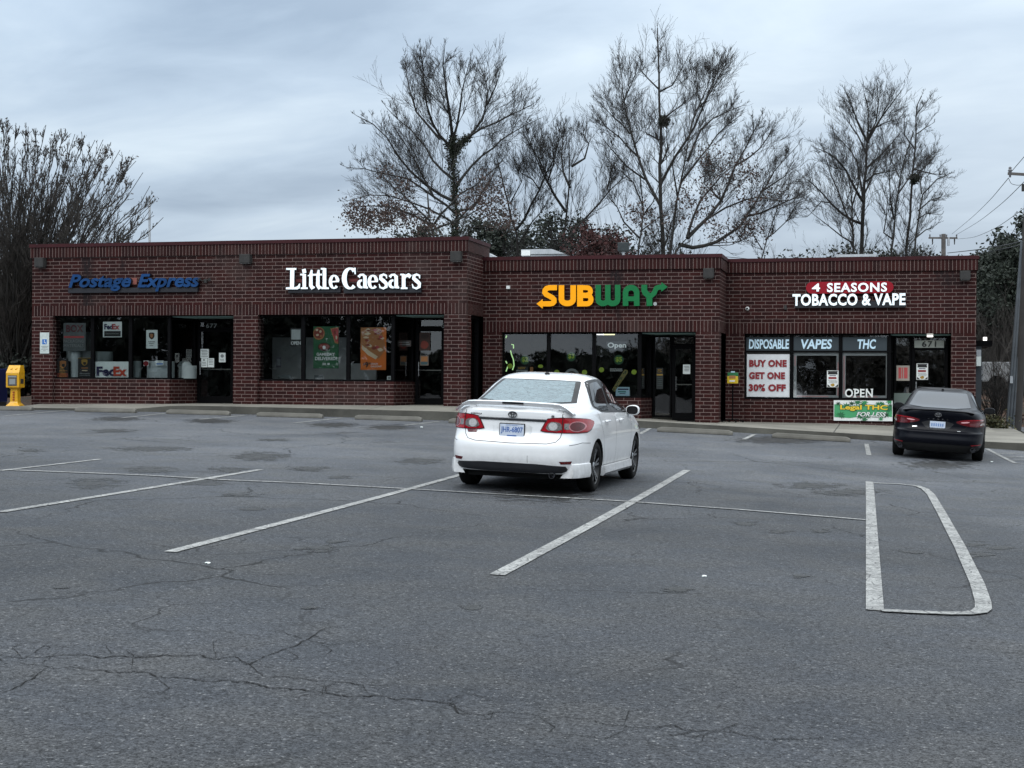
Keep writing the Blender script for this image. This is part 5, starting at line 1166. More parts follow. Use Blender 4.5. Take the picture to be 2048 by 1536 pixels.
    def emblem(s, cx, cz, rx, m, y=None):
        e = MB(); p = s.hit(cx, cz, 'rear', .006); yy = p.y
        def ell(x, z, a, b, w):
            pts = [(x+a*math.cos(t*math.pi/14), z+b*math.sin(t*math.pi/14)) for t in range(29)]
            ribbon(e, pts, w, yy-.010, yy+.01)
        ell(cx, cz, rx, rx*.66, rx*.13); ell(cx, cz, rx*.34, rx*.62, rx*.12); ell(cx, cz+rx*.28, rx*.66, rx*.26, rx*.12)
        e.build('emblem', m, s.root)
    def text(s, name, t, x0, x1, z0, z1, m, off=.006, bold=.02, shear=0.0, space=1.0, parent=None):
        q = MB(); v, f = text_geo(t, bold, shear, 0, space); lo, hi = v.min(0), v.max(0)
        for a in v:
            x = x0+(a[0]-lo[0])/(hi[0]-lo[0])*(x1-x0); z = z0+(a[1]-lo[1])/(hi[1]-lo[1])*(z1-z0); q.vv(s.hit(x, z, 'rear', off))
        q.f = f; q.m = [0]*len(f); q.uo = [0]*len(f); q.build(name, m, parent or s.root)
    def mirror(s, sx, x, y, z, w, h, shell, glass):
        bm = bmesh.new(); bmesh.ops.create_uvsphere(bm, u_segments=28, v_segments=18, radius=1)
        for v in bm.verts:
            c = v.co; c.x = math.copysign(abs(c.x)**.72, c.x)*w; c.z = math.copysign(abs(c.z)**.72, c.z)*h; c.y = (c.y*.105 if c.y > 0 else max(c.y*.07, -.03))
            c.z *= 1-.18*(sx*c.x/w < 0)*abs(c.x)/w
        for v in bm.verts: v.co += Vector((x, y, z))
        me = bpy.data.meshes.new('mirror_shell'); bm.to_mesh(me); bm.free(); me.shade_smooth(); o = link('mirror', me, s.root, [shell])
        g = MB(); g.fprism([(x+math.copysign(abs(math.cos(t))**.7, math.cos(t))*w*.82, z+math.copysign(abs(math.sin(t))**.7, math.sin(t))*h*.8) for t in [k*math.pi/14 for k in range(28)]], y-.036, y-.031); g.build('mirror_glass', glass, o)
        a = MB(); a.tube([(x-sx*w*.7, y+.02, z-h*.6), (x-sx*(w+.07), y+.05, z-h*1.0)], [.03, .028], 8); a.build('mirror_arm', shell, o)
M_TYRE = mat('tyre', (.008, .008, .008), .8, 0, .25, 30, bmp=.2, spec=.15); M_UNDER = mat('under_black', (.006, .006, .006), .85); M_TRIMB = mat('car_trim_black', (.006, .006, .007), .4, spec=.25)
def car_glass(name, c1, rough, metallic=0.0):
    m, nt, b = nodes(name); o = nt.nodes.new('ShaderNodeTexCoord').outputs['Object']; b.inputs['Base Color'].default_value = (*c1, 1); b.inputs['Roughness'].default_value = rough
    b.inputs['Specular IOR Level'].default_value = .5; b.inputs['Coat Roughness'].default_value = .02; return m, nt, b, o
M_CG = car_glass('car_side_glass', (.012, .014, .015), .04)[0]
M_DEW, nt_, b_, o_ = car_glass('dewy_rear_glass', (.10, .135, .15), .12)
f_ = nz(nt_, o_, 9, 6, .62, 2.0, (1.0, 1.0, 3.2)); lk(nt_, mixc(nt_, mrange(nt_, f_, .35, .66), (.060, .092, .105), (.21, .275, .30)), b_.inputs['Base Color']); lk(nt_, mrange(nt_, f_, .35, .65, .12, .55), b_.inputs['Roughness']); bump(nt_, b_, f_, .5, .01)
M_REAR2 = car_glass('rear_glass_sky', (.022, .027, .035), .05)[0]
M_LRED = mat('lamp_red', (.30, .003, .010), .1, 0, .3, 30, coat=.3, emit=.07); M_LDRED = mat('lamp_dark_red', (.085, .003, .006), .15, 0, .3, 40, coat=.4); M_LCLR = mat('lamp_clear', (.20, .19, .19), .15, .3, .5, 60, coat=.4); M_CHR = mat('chrome', (.62, .63, .64), .1, 1, .05, 10); M_CHD = mat('dark_chrome', (.10, .10, .11), .2, .9, .1, 10)
M_SEAM = mat('seam_dark', (.022, .024, .026), .7); M_SEAMB = mat('seam_black', (.004, .004, .004), .7); M_RIMB = mat('rim_black', (.010, .010, .011), .3, .3); M_RIMS = mat('rim_machined', (.34, .35, .36), .25, .9)
M_PLATE = mat('plate_white', (.52, .58, .68), .4, 0, .1, 30); M_PBL = mat('plate_blue', (.05, .13, .38), .5)
def zlevels(ks):
    out = []
    for a, b, n in ks: out += [a+(b-a)*i/n for i in range(n)]
    return out+[ks[-1][1]]
def place(car, x, y, head, wb, ra, tr):
    """stand the car on the lot: rear axle centre at x, y, heading clockwise from north"""
    h = math.radians(head); f = Vector((math.sin(h), math.cos(h))); r = Vector((f.y, -f.x)); c = Vector((x, y))
    g = lambda a, b: gz(*(c+f*a+r*b))+.0
    zr = (g(0, tr)+g(0, -tr))/2; zf = (g(wb, tr)+g(wb, -tr))/2; zl = (g(0, -tr)+g(wb, -tr))/2; zR = (g(0, tr)+g(wb, tr))/2
    F3 = Vector((f.x, f.y, (zf-zr)/wb)).normalized(); R3 = Vector((r.x, r.y, (zR-zl)/(2*tr))); R3 = (R3-F3*R3.dot(F3)).normalized(); U = R3.cross(F3)
    M = Matrix((R3, F3, U)).transposed(); o = Vector((x, y, zr+.004))-F3*ra
    car.root.matrix_world = Matrix.Translation(o) @ M.to_4x4()

def white_sedan():
    T = [(.19, .62, 4.38, .78, 5.5), (.255, .06, 4.46, .845, 5.5), (.34, .025, 4.51, .868, 6), (.45, .0, 4.54, .878, 6), (.56, .0, 4.53, .880, 6), (.62, .018, 4.50, .880, 6), (.66, .05, 4.48, .880, 6), (.75, .085, 4.38, .876, 6), (.86, .085, 4.12, .862, 5.8), (.93, .075, 3.90, .845, 5.6),
         (.98, .075, 3.72, .822, 5.4), (1.015, .10, 3.58, .795, 5.2), (1.04, .19, 3.48, .770, 5.0), (1.06, .38, 3.40, .750, 4.8), (1.09, .56, 3.30, .735, 4.8), (1.16, .78, 3.10, .710, 4.6), (1.25, 1.02, 2.88, .675, 4.4), (1.33, 1.25, 2.68, .635, 4.2), (1.38, 1.42, 2.54, .60, 4.0), (1.415, 1.58, 2.42, .555, 3.8), (1.44, 1.74, 2.30, .48, 3.4), (1.455, 1.88, 2.22, .38, 3.0), (1.462, 1.96, 2.16, .26, 2.6), (1.465, 2.05, 2.10, .06, 2.2)]
    KZ = .976
    zl = zlevels([(.19, .34, 5), (.34, .6, 6), (.6, .68, 5), (.68, .93, 8), (.93, 1.12, 16), (1.12, 1.36, 9), (1.36, 1.44, 8), (1.44, 1.465, 8)])
    c = Car('parked_sedan', 'white four door sedan with a rear spoiler parked in the middle of the lot', 'car', T, zl, dict(hub=.312))
    paint = car_paint('white_paint', (.80, .81, .82)); c.body(paint, M_UNDER, (.98, 3.58), .352); P = c.patch; R = c.root
    # rear glass with its black border
    P('rear_window_border', [(-.64, 1.075), (.64, 1.075), (.60, 1.16), (.535, 1.345), (.50, 1.365), (-.50, 1.365), (-.535, 1.345), (-.60, 1.16)], 'rear', .004, M_TRIMB, smooth=1)
    P('rear_window', [(-.575, 1.085), (.575, 1.085), (.545, 1.16), (.475, 1.34), (.45, 1.352), (-.45, 1.352), (-.475, 1.34), (-.545, 1.16)], 'rear', .008, M_DEW, smooth=1)
    for sd, sx in (('right', 1), ('left', -1)):
        P('window_trim', [(1.10, .985), (1.22, 1.20), (1.42, 1.345), (1.62, 1.385), (2.05, 1.398), (2.48, 1.382), (2.76, 1.30), (3.32, .945), (2.2, .965)], sd, .003, M_TRIMB, smooth=1)
        P('side_window', [(1.20, 1.005), (1.28, 1.17), (1.45, 1.315), (1.62, 1.35), (2.02, 1.366), (2.05, .992)], sd, .007, M_CG, smooth=1)
        P('side_window', [(2.13, .990), (2.11, 1.366), (2.45, 1.35), (2.68, 1.285), (3.16, .968)], sd, .007, M_CG, smooth=1)
        m = MB()
        c.line(m, [(1.36, .33), (1.36, .50), (1.30, .70), (1.17, .86), (1.13, .985)], sd); c.line(m, [(2.10, .30), (2.10, .965)], sd); c.line(m, [(3.12, .30), (3.14, .70), (3.2, .955)], sd); c.line(m, [(1.36, .305), (3.12, .305)], sd, .012)
        c.line(m, [(.62, .62), (.35, .63), (.12, .60)], sd); m.build('door_seam', M_SEAM, R)
        for y in (1.52, 2.42):
            h = MB(); q = c.hit(y, .865, sd, 0); a = [c.hit(y-.09, .862, sd, .006), c.hit(y-.07, .866, sd, .030), c.hit(y+.07, .868, sd, .030), c.hit(y+.09, .864, sd, .006)]; h.tube(a, [.012, .015, .015, .012], 8); h.build('door_handle', paint, R, smooth=True)
            P('handle_recess', blob(y, .858, .085, .030, 16, 0), sd, .0015, mat('handle_shade_paint', (.62, .63, .64), .4), smooth=0)
        m = MB(); i = 0   # side skirt
        ys = [1.36, 1.5, 1.8, 2.3, 2.8, 3.05, 3.20]; sec = []
        for y in ys:
            b = abs(c.hit(y, .30, sd, 0).x); fl = .018+.03*max(0, (1.55-y))*2
            for (dx, z) in ((-.02, .315), (fl+.012, .295), (fl+.02, .21), (fl-.01, .175), (-.10, .175)): m.vv((sx*(b+dx), y, z))
        for k in range(len(ys)-1):
            for j in range(4): a = 5*k+j; f = [a, a+1, a+6, a+5]; m.f.append(f if sx > 0 else f[::-1]); m.m.append(0); m.uo.append(0)
        m.f.append([0, 1, 2, 3, 4]); m.f.append([5*(len(ys)-1)+j for j in range(5)]); m.m += [0, 0]; m.uo += [0, 0]; m.build('side_skirt', paint, R, smooth=30)
        # flared lower corner of the rear bumper
        m = MB(); ys = [.16, .25, .38, .52, .625]
        for y in ys:
            b = abs(c.hit(y, .36, sd, 0).x)
            for (dx, z) in ((.0, .385), (.022, .37), (.035, .26), (.02, .205), (-.12, .20)): m.vv((sx*(b+dx), y, z-.0))
        for k in range(len(ys)-1):
            for j in range(4): a = 5*k+j; f = [a, a+1, a+6, a+5]; m.f.append(f if sx > 0 else f[::-1]); m.m.append(0); m.uo.append(0)
        m.f.append([5*(len(ys)-1)+j for j in range(5)]); m.f.append([4, 3, 2, 1, 0]); m.m += [0, 0]; m.uo += [0, 0]; m.build('bumper_corner', paint, R, smooth=30)
        s_ = sx
        X_ = lambda pts: [(s_*a, b) for a, b in pts]
        P('tail_light_surround', X_([(.435, .924), (.66, .934), (.80, .926), (.838, .905), (.852, .84), (.850, .772), (.825, .743), (.60, .741), (.345, .748), (.36, .79), (.405, .875)]), 'rear', .006, mat('lamp_surround', (.05, .004, .006), .3), res=.02, smooth=1)
        lo = P('tail_light', X_([(.445, .915), (.66, .925), (.80, .918), (.842, .90), (.852, .84), (.845, .78), (.82, .752), (.60, .750), (.36, .757), (.372, .79), (.415, .87)]), 'rear', .010, M_LRED, res=.02, smooth=1)
        P('lamp_lower_trim', X_([(.40, .770), (.60, .764), (.60, .848), (.56, .875), (.455, .880)]), 'rear', .013, M_LCLR, res=.02, parent=lo, smooth=1)
        P('reversing_lamp', X_(blob(.50, .822, .052, .050, 20, 0)), 'rear', .017, mat('lamp_bright', (.62, .62, .62), .15, .3, .2, 60, coat=1), res=.02, parent=lo, smooth=0)
        P('lamp_clear_block', X_([(.625, .79), (.70, .79), (.70, .86), (.625, .86)]), 'rear', .013, M_LCLR, res=.02, parent=lo, smooth=0)
        P('lamp_ring', X_(blob(.745, .826, .074, .063, 22, 0)), 'rear', .015, mat('ring_pink', (.50, .20, .22), .2, coat=.3), res=.02, parent=lo, smooth=0)
        P('brake_lamp', X_(blob(.745, .826, .062, .053, 22, 0)), 'rear', .018, M_LDRED, res=.02, parent=lo, smooth=0)
        m = MB(); c.line(m, X_([(.605, .94), (.605, .75)]), 'rear', .008, .019); m.build('lamp_split', M_SEAMB, lo)
        P('bumper_reflector', X_([(.60, .405), (.735, .412), (.72, .375), (.62, .372)]), 'rear', .004, M_LDRED, res=.02, smooth=0)
    P('lower_lamp', [(-.58, .745), (-.44, .742), (-.45, .705), (-.56, .705)], 'rear', .004, M_LDRED, res=.02, smooth=0)
    m = MB(); c.line(m, [(-.605, 1.0), (-.605, .76), (-.595, .69), (-.55, .635), (-.45, .612), (0, .602), (.45, .612), (.55, .635), (.595, .69), (.605, .76), (.605, 1.0)], 'rear', .007, .002); m.build('boot_seam', M_SEAM, R)
    P('chrome_strip', [(-.43, .872), (.43, .872), (.42, .895), (-.42, .895)], 'rear', .010, M_CHD, res=.03, smooth=0); P('chrome_edge', [(-.43, .893), (.43, .893), (.43, .903), (-.43, .903)], 'rear', .012, M_CHR, res=.03, smooth=0)
    P('plate_recess', [(-.26, .86), (.26, .86), (.22, .63), (-.22, .63)], 'rear', .002, mat('white_recess', (.70, .71, .72), .35, coat=1), smooth=1)
    pl = MB(); yy = c.hit(0, .75, 'rear', 0).y; pl.box(-.16, .16, yy-.022, yy-.004, .663, .837); po = pl.build('number_plate', M_TRIMB, R, bevel=.006)
    q = MB(); q.box(-.150, .150, yy-.026, yy-.0225, .675, .826); q.build('plate_face', M_PLATE, po)
    q = MB(); add_text(q, 'JHR-6807', -.138, .138, .708, .795, yy-.029, bold=.02); q.build('plate_characters', M_PBL, po)
    q = MB(); add_text(q, 'NORTH CAROLINA', -.07, .07, .808, .820, yy-.029, bold=.01); q.box(-.06, .06, yy-.028, yy-.0265, .68, .695); q.build('plate_small_print', M_PBL, po)
    c.text('badge_lettering', 'COROLLA', -.535, -.385, .928, .946, M_CHD, bold=.03); c.text('badge_lettering', 'S', .475, .515, .930, .955, M_CHD, bold=.05); c.emblem(0, .945, .052, M_CHD)
    P('diffuser', [(-.66, .365), (.66, .365), (.70, .30), (.60, .255), (-.60, .255), (-.70, .30)], 'rear', .005, mat('diffuser_black', (.012, .013, .017), .5), smooth=1)
    m = MB(); m.lathe((.52, .10, .235), (0, -1, 0), [(-.15, .036), (.05, .038), (.05, .032), (-.1, .03), (-.1, 0)], 20); m.build('exhaust_pipe', M_CHD, R, smooth=40)
    # spoiler
    m = MB(); st = [-.74, -.72, -.66, -.58, -.50, -.25, 0, .25, .50, .58, .66, .72, .74]
    for x in st:
        a = abs(x); bow = .14*max(0, a-.35)**1.2; lift = 0 if a < .55 else -.105*((a-.55)/.19)**1.6; z = 1.092-.02*a+lift; y = .06+bow*1.1; th = .016 if a < .7 else .008; ch = .15
        for (dy, dz) in ((0, .006), (.03, th), (ch*.6, th+.004), (ch, -.004), (ch*.7, -.02), (.040, -.040 if a < .6 else -.02)): m.vv((x, y+dy, z+dz))
    for k in range(len(st)-1):
        for j in range(6): a = 6*k+j; b = 6*k+(j+1) % 6; m.f.append([a, b, b+6, a+6][::-1]); m.m.append(0); m.uo.append(0)
    m.f.append(list(range(6))); m.f.append([6*(len(st)-1)+j for j in range(6)][::-1]); m.m += [0, 0]; m.uo += [0, 0]; so_ = m.build('spoiler', paint, R, smooth=35)
    m = MB(); m.box(-.13, .13, .050, .075, 1.068, 1.090); m.build('high_brake_lamp', M_TRIMB, so_)
    for x in (-.52, .52): m = MB(); m.box(x-.035, x+.035, .12, .17, 1.0, 1.062); m.build('spoiler_foot', paint, so_)
    m = MB(); q = c.hit(0, 1.85, 'top', 0); m.lathe((0, 1.72, c.hit(0, 1.72, 'top', 0).z-.004), (0, -.25, 1), [(0, .036), (.018, .032), (.03, .018), (.034, 0)], 16); m.build('antenna_base', M_TRIMB, R, smooth=True)
    for sx in (-1, 1): c.mirror(sx, sx*.915, 3.0, .985, .095, .070, paint, M_TRIMB)
    P('windscreen', [(-.60, 1.08), (.60, 1.08), (.52, 1.36), (-.52, 1.36)], 'front', .005, M_CG); 
    for sx in (-1, 1): P('headlight', [(sx*.45, .62), (sx*.84, .66), (sx*.86, .78), (sx*.6, .74)], 'front', .006, M_LCLR, smooth=1)
    P('front_grille', [(-.4, .55), (.4, .55), (.36, .68), (-.36, .68)], 'front', .006, M_TRIMB, smooth=1)
    # sticker marks on the glass seen in the photo
    st = mat('sticker_tan', (.30, .20, .19), .6); P('window_sticker', [(2.36, 1.10), (2.42, 1.10), (2.42, 1.22), (2.36, 1.22)], 'right', .010, st, smooth=0); P('window_sticker', [(2.52, 1.08), (2.60, 1.07), (2.60, 1.19), (2.52, 1.20)], 'right', .010, st, smooth=0)
    # two piece seams across the bumper
    m = MB(); c.line(m, [(.22, .37), (.22, .46)], 'rear', .004); m.build('bumper_seam', M_SEAM, R)
    # floor pan bits seen below
    m = MB(); m.box(-.60, .60, .30, 4.1, .17, .26); m.build('underbody', M_UNDER, R)
    sty = dict(n=5, split=(-.17, .17), w=.013)
    for x in (-.765, .765):
        for y in (.98, 3.58): c.wheel(x, y, .316, .222, .205, sty, M_TYRE, M_RIMS, M_RIMB)
    place(c, WS[0], WS[1], WS[2], 2.6, .98, .76)
WS = (-4.40, 18.50, 1.3)
white_sedan()
def dark_sedan():
    T = [(.17, .20, 4.66, .80, 5.5), (.24, .10, 4.76, .87, 5.5), (.33, .03, 4.84, .905, 6), (.42, .0, 4.88, .915, 6), (.52, .02, 4.88, .918, 6), (.575, .02, 4.86, .920, 6), (.61, .075, 4.84, .920, 6), (.70, .10, 4.76, .915, 6), (.80, .10, 4.50, .905, 5.8), (.88, .075, 4.20, .885, 5.6),
         (.94, .06, 4.0, .86, 5.4), (.985, .06, 3.86, .83, 5.2), (1.01, .10, 3.76, .80, 5.0), (1.03, .26, 3.68, .775, 4.8), (1.05, .46, 3.60, .755, 4.8), (1.12, .74, 3.36, .725, 4.6), (1.21, 1.02, 3.10, .685, 4.4), (1.30, 1.30, 2.86, .64, 4.2), (1.36, 1.52, 2.70, .60, 4.0), (1.395, 1.70, 2.58, .555, 3.8), (1.42, 1.88, 2.46, .48, 3.4), (1.435, 2.02, 2.38, .38, 3.0), (1.442, 2.12, 2.32, .26, 2.6), (1.445, 2.2, 2.26, .06, 2.2)]
    zl = zlevels([(.17, .34, 5), (.34, .56, 6), (.56, .63, 6), (.63, .93, 8), (.93, 1.09, 16), (1.09, 1.34, 9), (1.34, 1.42, 8), (1.42, 1.445, 8)])
    c = Car('parked_sedan', 'black sedan nosed up to the kerb in front of the tobacco shop', 'car', T, zl, dict(hub=.335))
    paint = car_paint('black_paint', (.0022, .0028, .0058), coat=.10); c.body(paint, M_UNDER, (1.05, 3.875), .372); P = c.patch; R = c.root
    P('rear_window', [(-.63, 1.05), (.63, 1.05), (.58, 1.16), (.51, 1.345), (.47, 1.36), (-.47, 1.36), (-.51, 1.345), (-.58, 1.16)], 'rear', .006, M_REAR2, smooth=1)
    P('roof_glass', [(-.47, 1.75), (.47, 1.75), (.48, 2.6), (-.48, 2.6)], 'top', .004, M_TRIMB, smooth=1, res=.06)
    for sd, sx in (('right', 1), ('left', -1)):
        X_ = lambda pts: [(sx*a, b) for a, b in pts]
        P('side_window', [(1.15, 1.00), (1.30, 1.18), (1.52, 1.31), (1.72, 1.34), (2.18, 1.35), (2.2, .975)], sd, .006, M_CG, smooth=1); P('side_window', [(2.26, .973), (2.25, 1.35), (2.62, 1.33), (2.9, 1.25), (3.45, .95)], sd, .006, M_CG, smooth=1)
        m = MB(); c.line(m, [(1.10, .975), (2.3, .955), (3.5, .93)], sd, .012, .006); m.build('window_chrome', M_CHR, R)
        m = MB(); c.line(m, [(1.45, .33), (1.42, .60), (1.25, .85), (1.18, .98)], sd); c.line(m, [(2.23, .30), (2.23, .95)], sd); c.line(m, [(3.35, .3), (3.4, .93)], sd); m.build('door_seam', M_SEAM, R)
        lo = P('tail_light', X_([(.335, .800), (.46, .845), (.66, .868), (.86, .872), (.905, .85), (.913, .79), (.90, .735), (.80, .712), (.58, .722), (.42, .755)]), 'rear', .008, M_LDRED, res=.025, smooth=1)
        P('lamp_bright_strip', X_([(.44, .800), (.62, .826), (.60, .792), (.47, .780)]), 'rear', .012, mat('lamp_pale_pink', (.62, .30, .32), .15, coat=1, emit=.10), res=.02, parent=lo, smooth=1)
        P('lamp_red_strip', X_([(.36, .805), (.52, .850), (.70, .858), (.88, .862), (.88, .845), (.70, .842), (.55, .832)]), 'rear', .011, M_LRED, res=.02, parent=lo, smooth=1)
        P('lamp_clear', X_([(.80, .74), (.89, .755), (.895, .80), (.84, .80)]), 'rear', .012, mat('lamp_bright', (.62, .62, .62), .15), res=.02, parent=lo, smooth=1)
        P('bumper_reflector', X_([(.66, .345), (.86, .365), (.86, .352), (.68, .334)]), 'rear', .006, M_LRED, res=.03, smooth=0)
        m = MB(); m.lathe((sx*.715, .12, .255), (0, -1, 0), [(-.15, .045), (.06, .048), (.06, .038), (-.1, .036), (-.1, 0)], 20); m.build('exhaust_pipe', M_CHD, R, smooth=40)
        c.mirror(sx, sx*.97, 3.18, .985, .115, .070, paint, M_TRIMB)
        P('headlight', [(sx*.45, .66), (sx*.88, .68), (sx*.9, .78), (sx*.6, .74)], 'front', .006, M_LCLR, smooth=1)
    P('windscreen', [(-.63, 1.06), (.63, 1.06), (.54, 1.35), (-.54, 1.35)], 'front', .005, M_CG); P('front_grille', [(-.5, .35), (.5, .35), (.42, .55), (-.42, .55)], 'front', .006, M_TRIMB, smooth=1)
    P('diffuser', [(-.60, .335), (.60, .335), (.86, .31), (.80, .20), (-.80, .20), (-.86, .31)], 'rear', .005, M_UNDER, smooth=1)
    P('plate_recess', [(-.36, .80), (.36, .80), (.20, .615), (-.20, .615)], 'rear', .003, mat('recess_black', (.006, .006, .007), .45), smooth=1)
    yy = c.hit(0, .72, 'rear', 0).y; pl = MB(); pl.box(-.16, .16, yy-.022, yy-.004, .640, .795); po = pl.build('number_plate', M_TRIMB, R, bevel=.006)
    q = MB(); q.box(-.152, .152, yy-.026, yy-.0225, .660, .790); q.build('plate_face', M_PLATE, po)
    q = MB(); 
    for k in range(6): q.box(-.125+.043*k, -.125+.043*k+.026, yy-.029, yy-.0265, .69, .75)
    q.build('plate_characters', mat('plate_soft_blue', (.16, .26, .48), .5), po)
    q = MB(); q.box(-.14, .12, yy-.03, yy-.0225, .642, .654); q.build('plate_frame_text', M_CHR, po)
    c.emblem(0, .925, .062, M_CHR); c.text('badge_lettering', 'C A M R Y', -.20, .20, .828, .846, M_CHD if False else M_CHR, bold=.01, space=1.6)
    c.text('badge_lettering', 'XSE', .385, .46, .598, .616, M_CHR, bold=.03); P('badge', [(-.50, .665), (-.41, .68), (-.40, .66), (-.49, .645)], 'rear', .006, M_CHR, res=.03, smooth=0)
    m = MB(); c.line(m, [(-.64, .88), (-.62, .75), (-.52, .66), (-.42, .605), (0, .595), (.42, .605), (.52, .66), (.62, .75), (.64, .88)], 'rear', .007, .002); m.build('boot_seam', M_SEAMB, R)
    m = MB(); st = [-.70, -.66, -.55, -.3, 0, .3, .55, .66, .70]   # lip spoiler
    for x in st:
        a = abs(x); y = .055+.12*max(0, a-.3); z = 1.022-.02*a-.04*max(0, a-.6)*5
        for dy, dz in ((0, 0), (.02, .012), (.12, .004), (.12, -.02), (.02, -.02)): m.vv((x, y+dy, z+dz))
    for k in range(len(st)-1):
        for j in range(5): a = 5*k+j; b = 5*k+(j+1) % 5; m.f.append([a, b, b+5, a+5][::-1]); m.m.append(0); m.uo.append(0)
    m.f.append(list(range(5))); m.f.append([5*(len(st)-1)+j for j in range(5)][::-1]); m.m += [0, 0]; m.uo += [0, 0]; m.build('lip_spoiler', paint, R, smooth=35)
    m = MB(); m.lathe((0, 1.75, 1.405), (0, -.2, 1), [(0, .03), (.03, .022), (.04, 0)], 12); m.build('antenna_base', M_TRIMB, R)
    m = MB(); m.box(-.60, .60, .35, 4.4, .15, .26); m.build('underbody', M_UNDER, R)
    for x in (-.80, .80):
        for y in (1.05, 3.875): c.wheel(x, y, .338, .24, .22, dict(n=5, split=(-.15, .15), w=.016), M_TYRE, M_RIMB, M_RIMB)
    place(c, BS[0], BS[1], BS[2], 2.825, 1.05, .80)
BS = (1.03, 32.7, 4.0)
dark_sedan()
# ------------------------------------------------------------------ trees, poles, wires, backdrop
class TB:
    def __init__(s): s.V = []; s.Fq = []; s.n = 0
    def tube(s, pts, rs, k=4):
        pts = np.asarray(pts, float); rs = np.asarray(rs, float); n = len(pts)
        d = np.empty_like(pts); d[1:-1] = pts[2:]-pts[:-2]; d[0] = pts[1]-pts[0]; d[-1] = pts[-1]-pts[-2]
        d /= np.linalg.norm(d, axis=1)[:, None]+1e-9; ref = np.array((.31, .95, .05)) if abs(d[0].dot((.31, .95, .05))) < .9 else np.array((1., 0, 0))
        a = np.cross(d, ref); a /= np.linalg.norm(a, axis=1)[:, None]+1e-9; b = np.cross(d, a)
        t = np.arange(k)*2*math.pi/k
        ring = pts[:, None, :]+rs[:, None, None]*(a[:, None, :]*np.cos(t)[None, :, None]+b[:, None, :]*np.sin(t)[None, :, None])
        s.V.append(ring.reshape(-1, 3)); i = np.arange(n-1)[:, None]*k; j = np.arange(k)[None, :]; q = s.n+i+j; w = s.n+i+(j+1) % k
        s.Fq.append(np.stack([q, w, w+k, q+k], -1).reshape(-1, 4)); s.n += n*k
    def quads(s, P):     # (m,4,3)
        P = np.asarray(P); m = len(P); s.V.append(P.reshape(-1, 3)); s.Fq.append(s.n+np.arange(m*4).reshape(-1, 4)); s.n += m*4
    def build(s, name, m, parent, org, smooth=True):
        V = np.concatenate(s.V)-np.array(org); Fq = np.concatenate(s.Fq).astype(np.int32); me = bpy.data.meshes.new(name)
        me.vertices.add(len(V)); me.vertices.foreach_set('co', V.astype(np.float32).ravel()); me.loops.add(Fq.size); me.loops.foreach_set('vertex_index', Fq.ravel())
        me.polygons.add(len(Fq)); me.polygons.foreach_set('loop_start', np.arange(0, Fq.size, 4, dtype=np.int32)); me.polygons.foreach_set('loop_total', np.full(len(Fq), 4, dtype=np.int32))
        me.update(); me.validate()
        if smooth: me.shade_smooth()
        return link(name, me, parent, [m])
RN = np.random.default_rng(11)
def unit(v): return v/(np.linalg.norm(v)+1e-9)
def twig(tb, P, d, L, r, lvl, up=.12, wob=.16, nch=(3, 5), spread=(.5, .95), tips=None, rmin=.0042):
    n = 4 if L > .8 else 3; pts = [P]; dd = d
    for i in range(n):
        dd = unit(dd+RN.normal(0, wob, 3)+np.array((0, 0, up))); pts.append(pts[-1]+dd*L/n)
    rs = np.linspace(r, max(rmin, r*.35), n+1); tb.tube(pts, rs, 4 if r > .02 else 3)
    if tips is not None: tips.append(pts[-1])
    if lvl <= 0: return
    for _ in range(RN.integers(*nch)+1):
        t = RN.uniform(.2, 1.0)*n; i = min(int(t), n-1); q = pts[i]+(pts[i+1]-pts[i])*(t-i); base = unit(pts[i+1]-pts[i])
        ax = unit(np.cross(base, RN.normal(0, 1, 3))); a = RN.uniform(*spread); nd = unit(base*math.cos(a)+ax*math.sin(a)+np.array((0, 0, .1)))
        twig(tb, q, nd, L*RN.uniform(.30, .56), max(rmin, r*.5), lvl-1, up, wob, nch, spread, tips, rmin)
def leaves(tb, pts, n, size, spread):
    pts = np.asarray(pts); c = pts[RN.integers(0, len(pts), n)]+RN.normal(0, spread, (n, 3)); a = RN.normal(0, 1, (n, 3)); a /= np.linalg.norm(a, axis=1)[:, None]
    b = np.cross(a, RN.normal(0, 1, (n, 3))); b /= np.linalg.norm(b, axis=1)[:, None]; s_ = size*RN.uniform(.6, 1.4, (n, 1))
    tb.quads(np.stack([c-a*s_, c+b*s_*.55, c+a*s_, c-b*s_*.55], 1))
M_BARK = mat('bark_grey', (.075, .066, .058), .9, 0, .3, 5); M_BARK2 = mat('bark_dark', (.022, .020, .018), .9, 0, .3, 5); M_TWIG = mat('twig', (.048, .042, .037), .9, 0, .2, 5); M_TWIG2 = mat('twig_dark', (.022, .019, .017), .9, 0, .2, 5)
M_IVY = leaf_mat('ivy', (.008, .013, .007), (.022, .030, .014)); M_OAK = leaf_mat('dry_leaves', (.016, .009, .007), (.048, .024, .017)); M_REDL = leaf_mat('red_leaves', (.022, .006, .006), (.055, .013, .011)); M_EVG = leaf_mat('evergreen', (.008, .013, .009), (.026, .036, .023)); M_EVD = leaf_mat('evergreen_dark', (.010, .014, .010), (.026, .034, .024)); M_BRUSH = leaf_mat('brush', (.040, .036, .030), (.10, .09, .075)); M_SEED = leaf_mat('seed', (.03, .02, .015), (.06, .04, .03))
def conv(crop, pts):
    x0, y0, s = crop; return [(x0+a/s, y0+b/s) for a, b in pts]
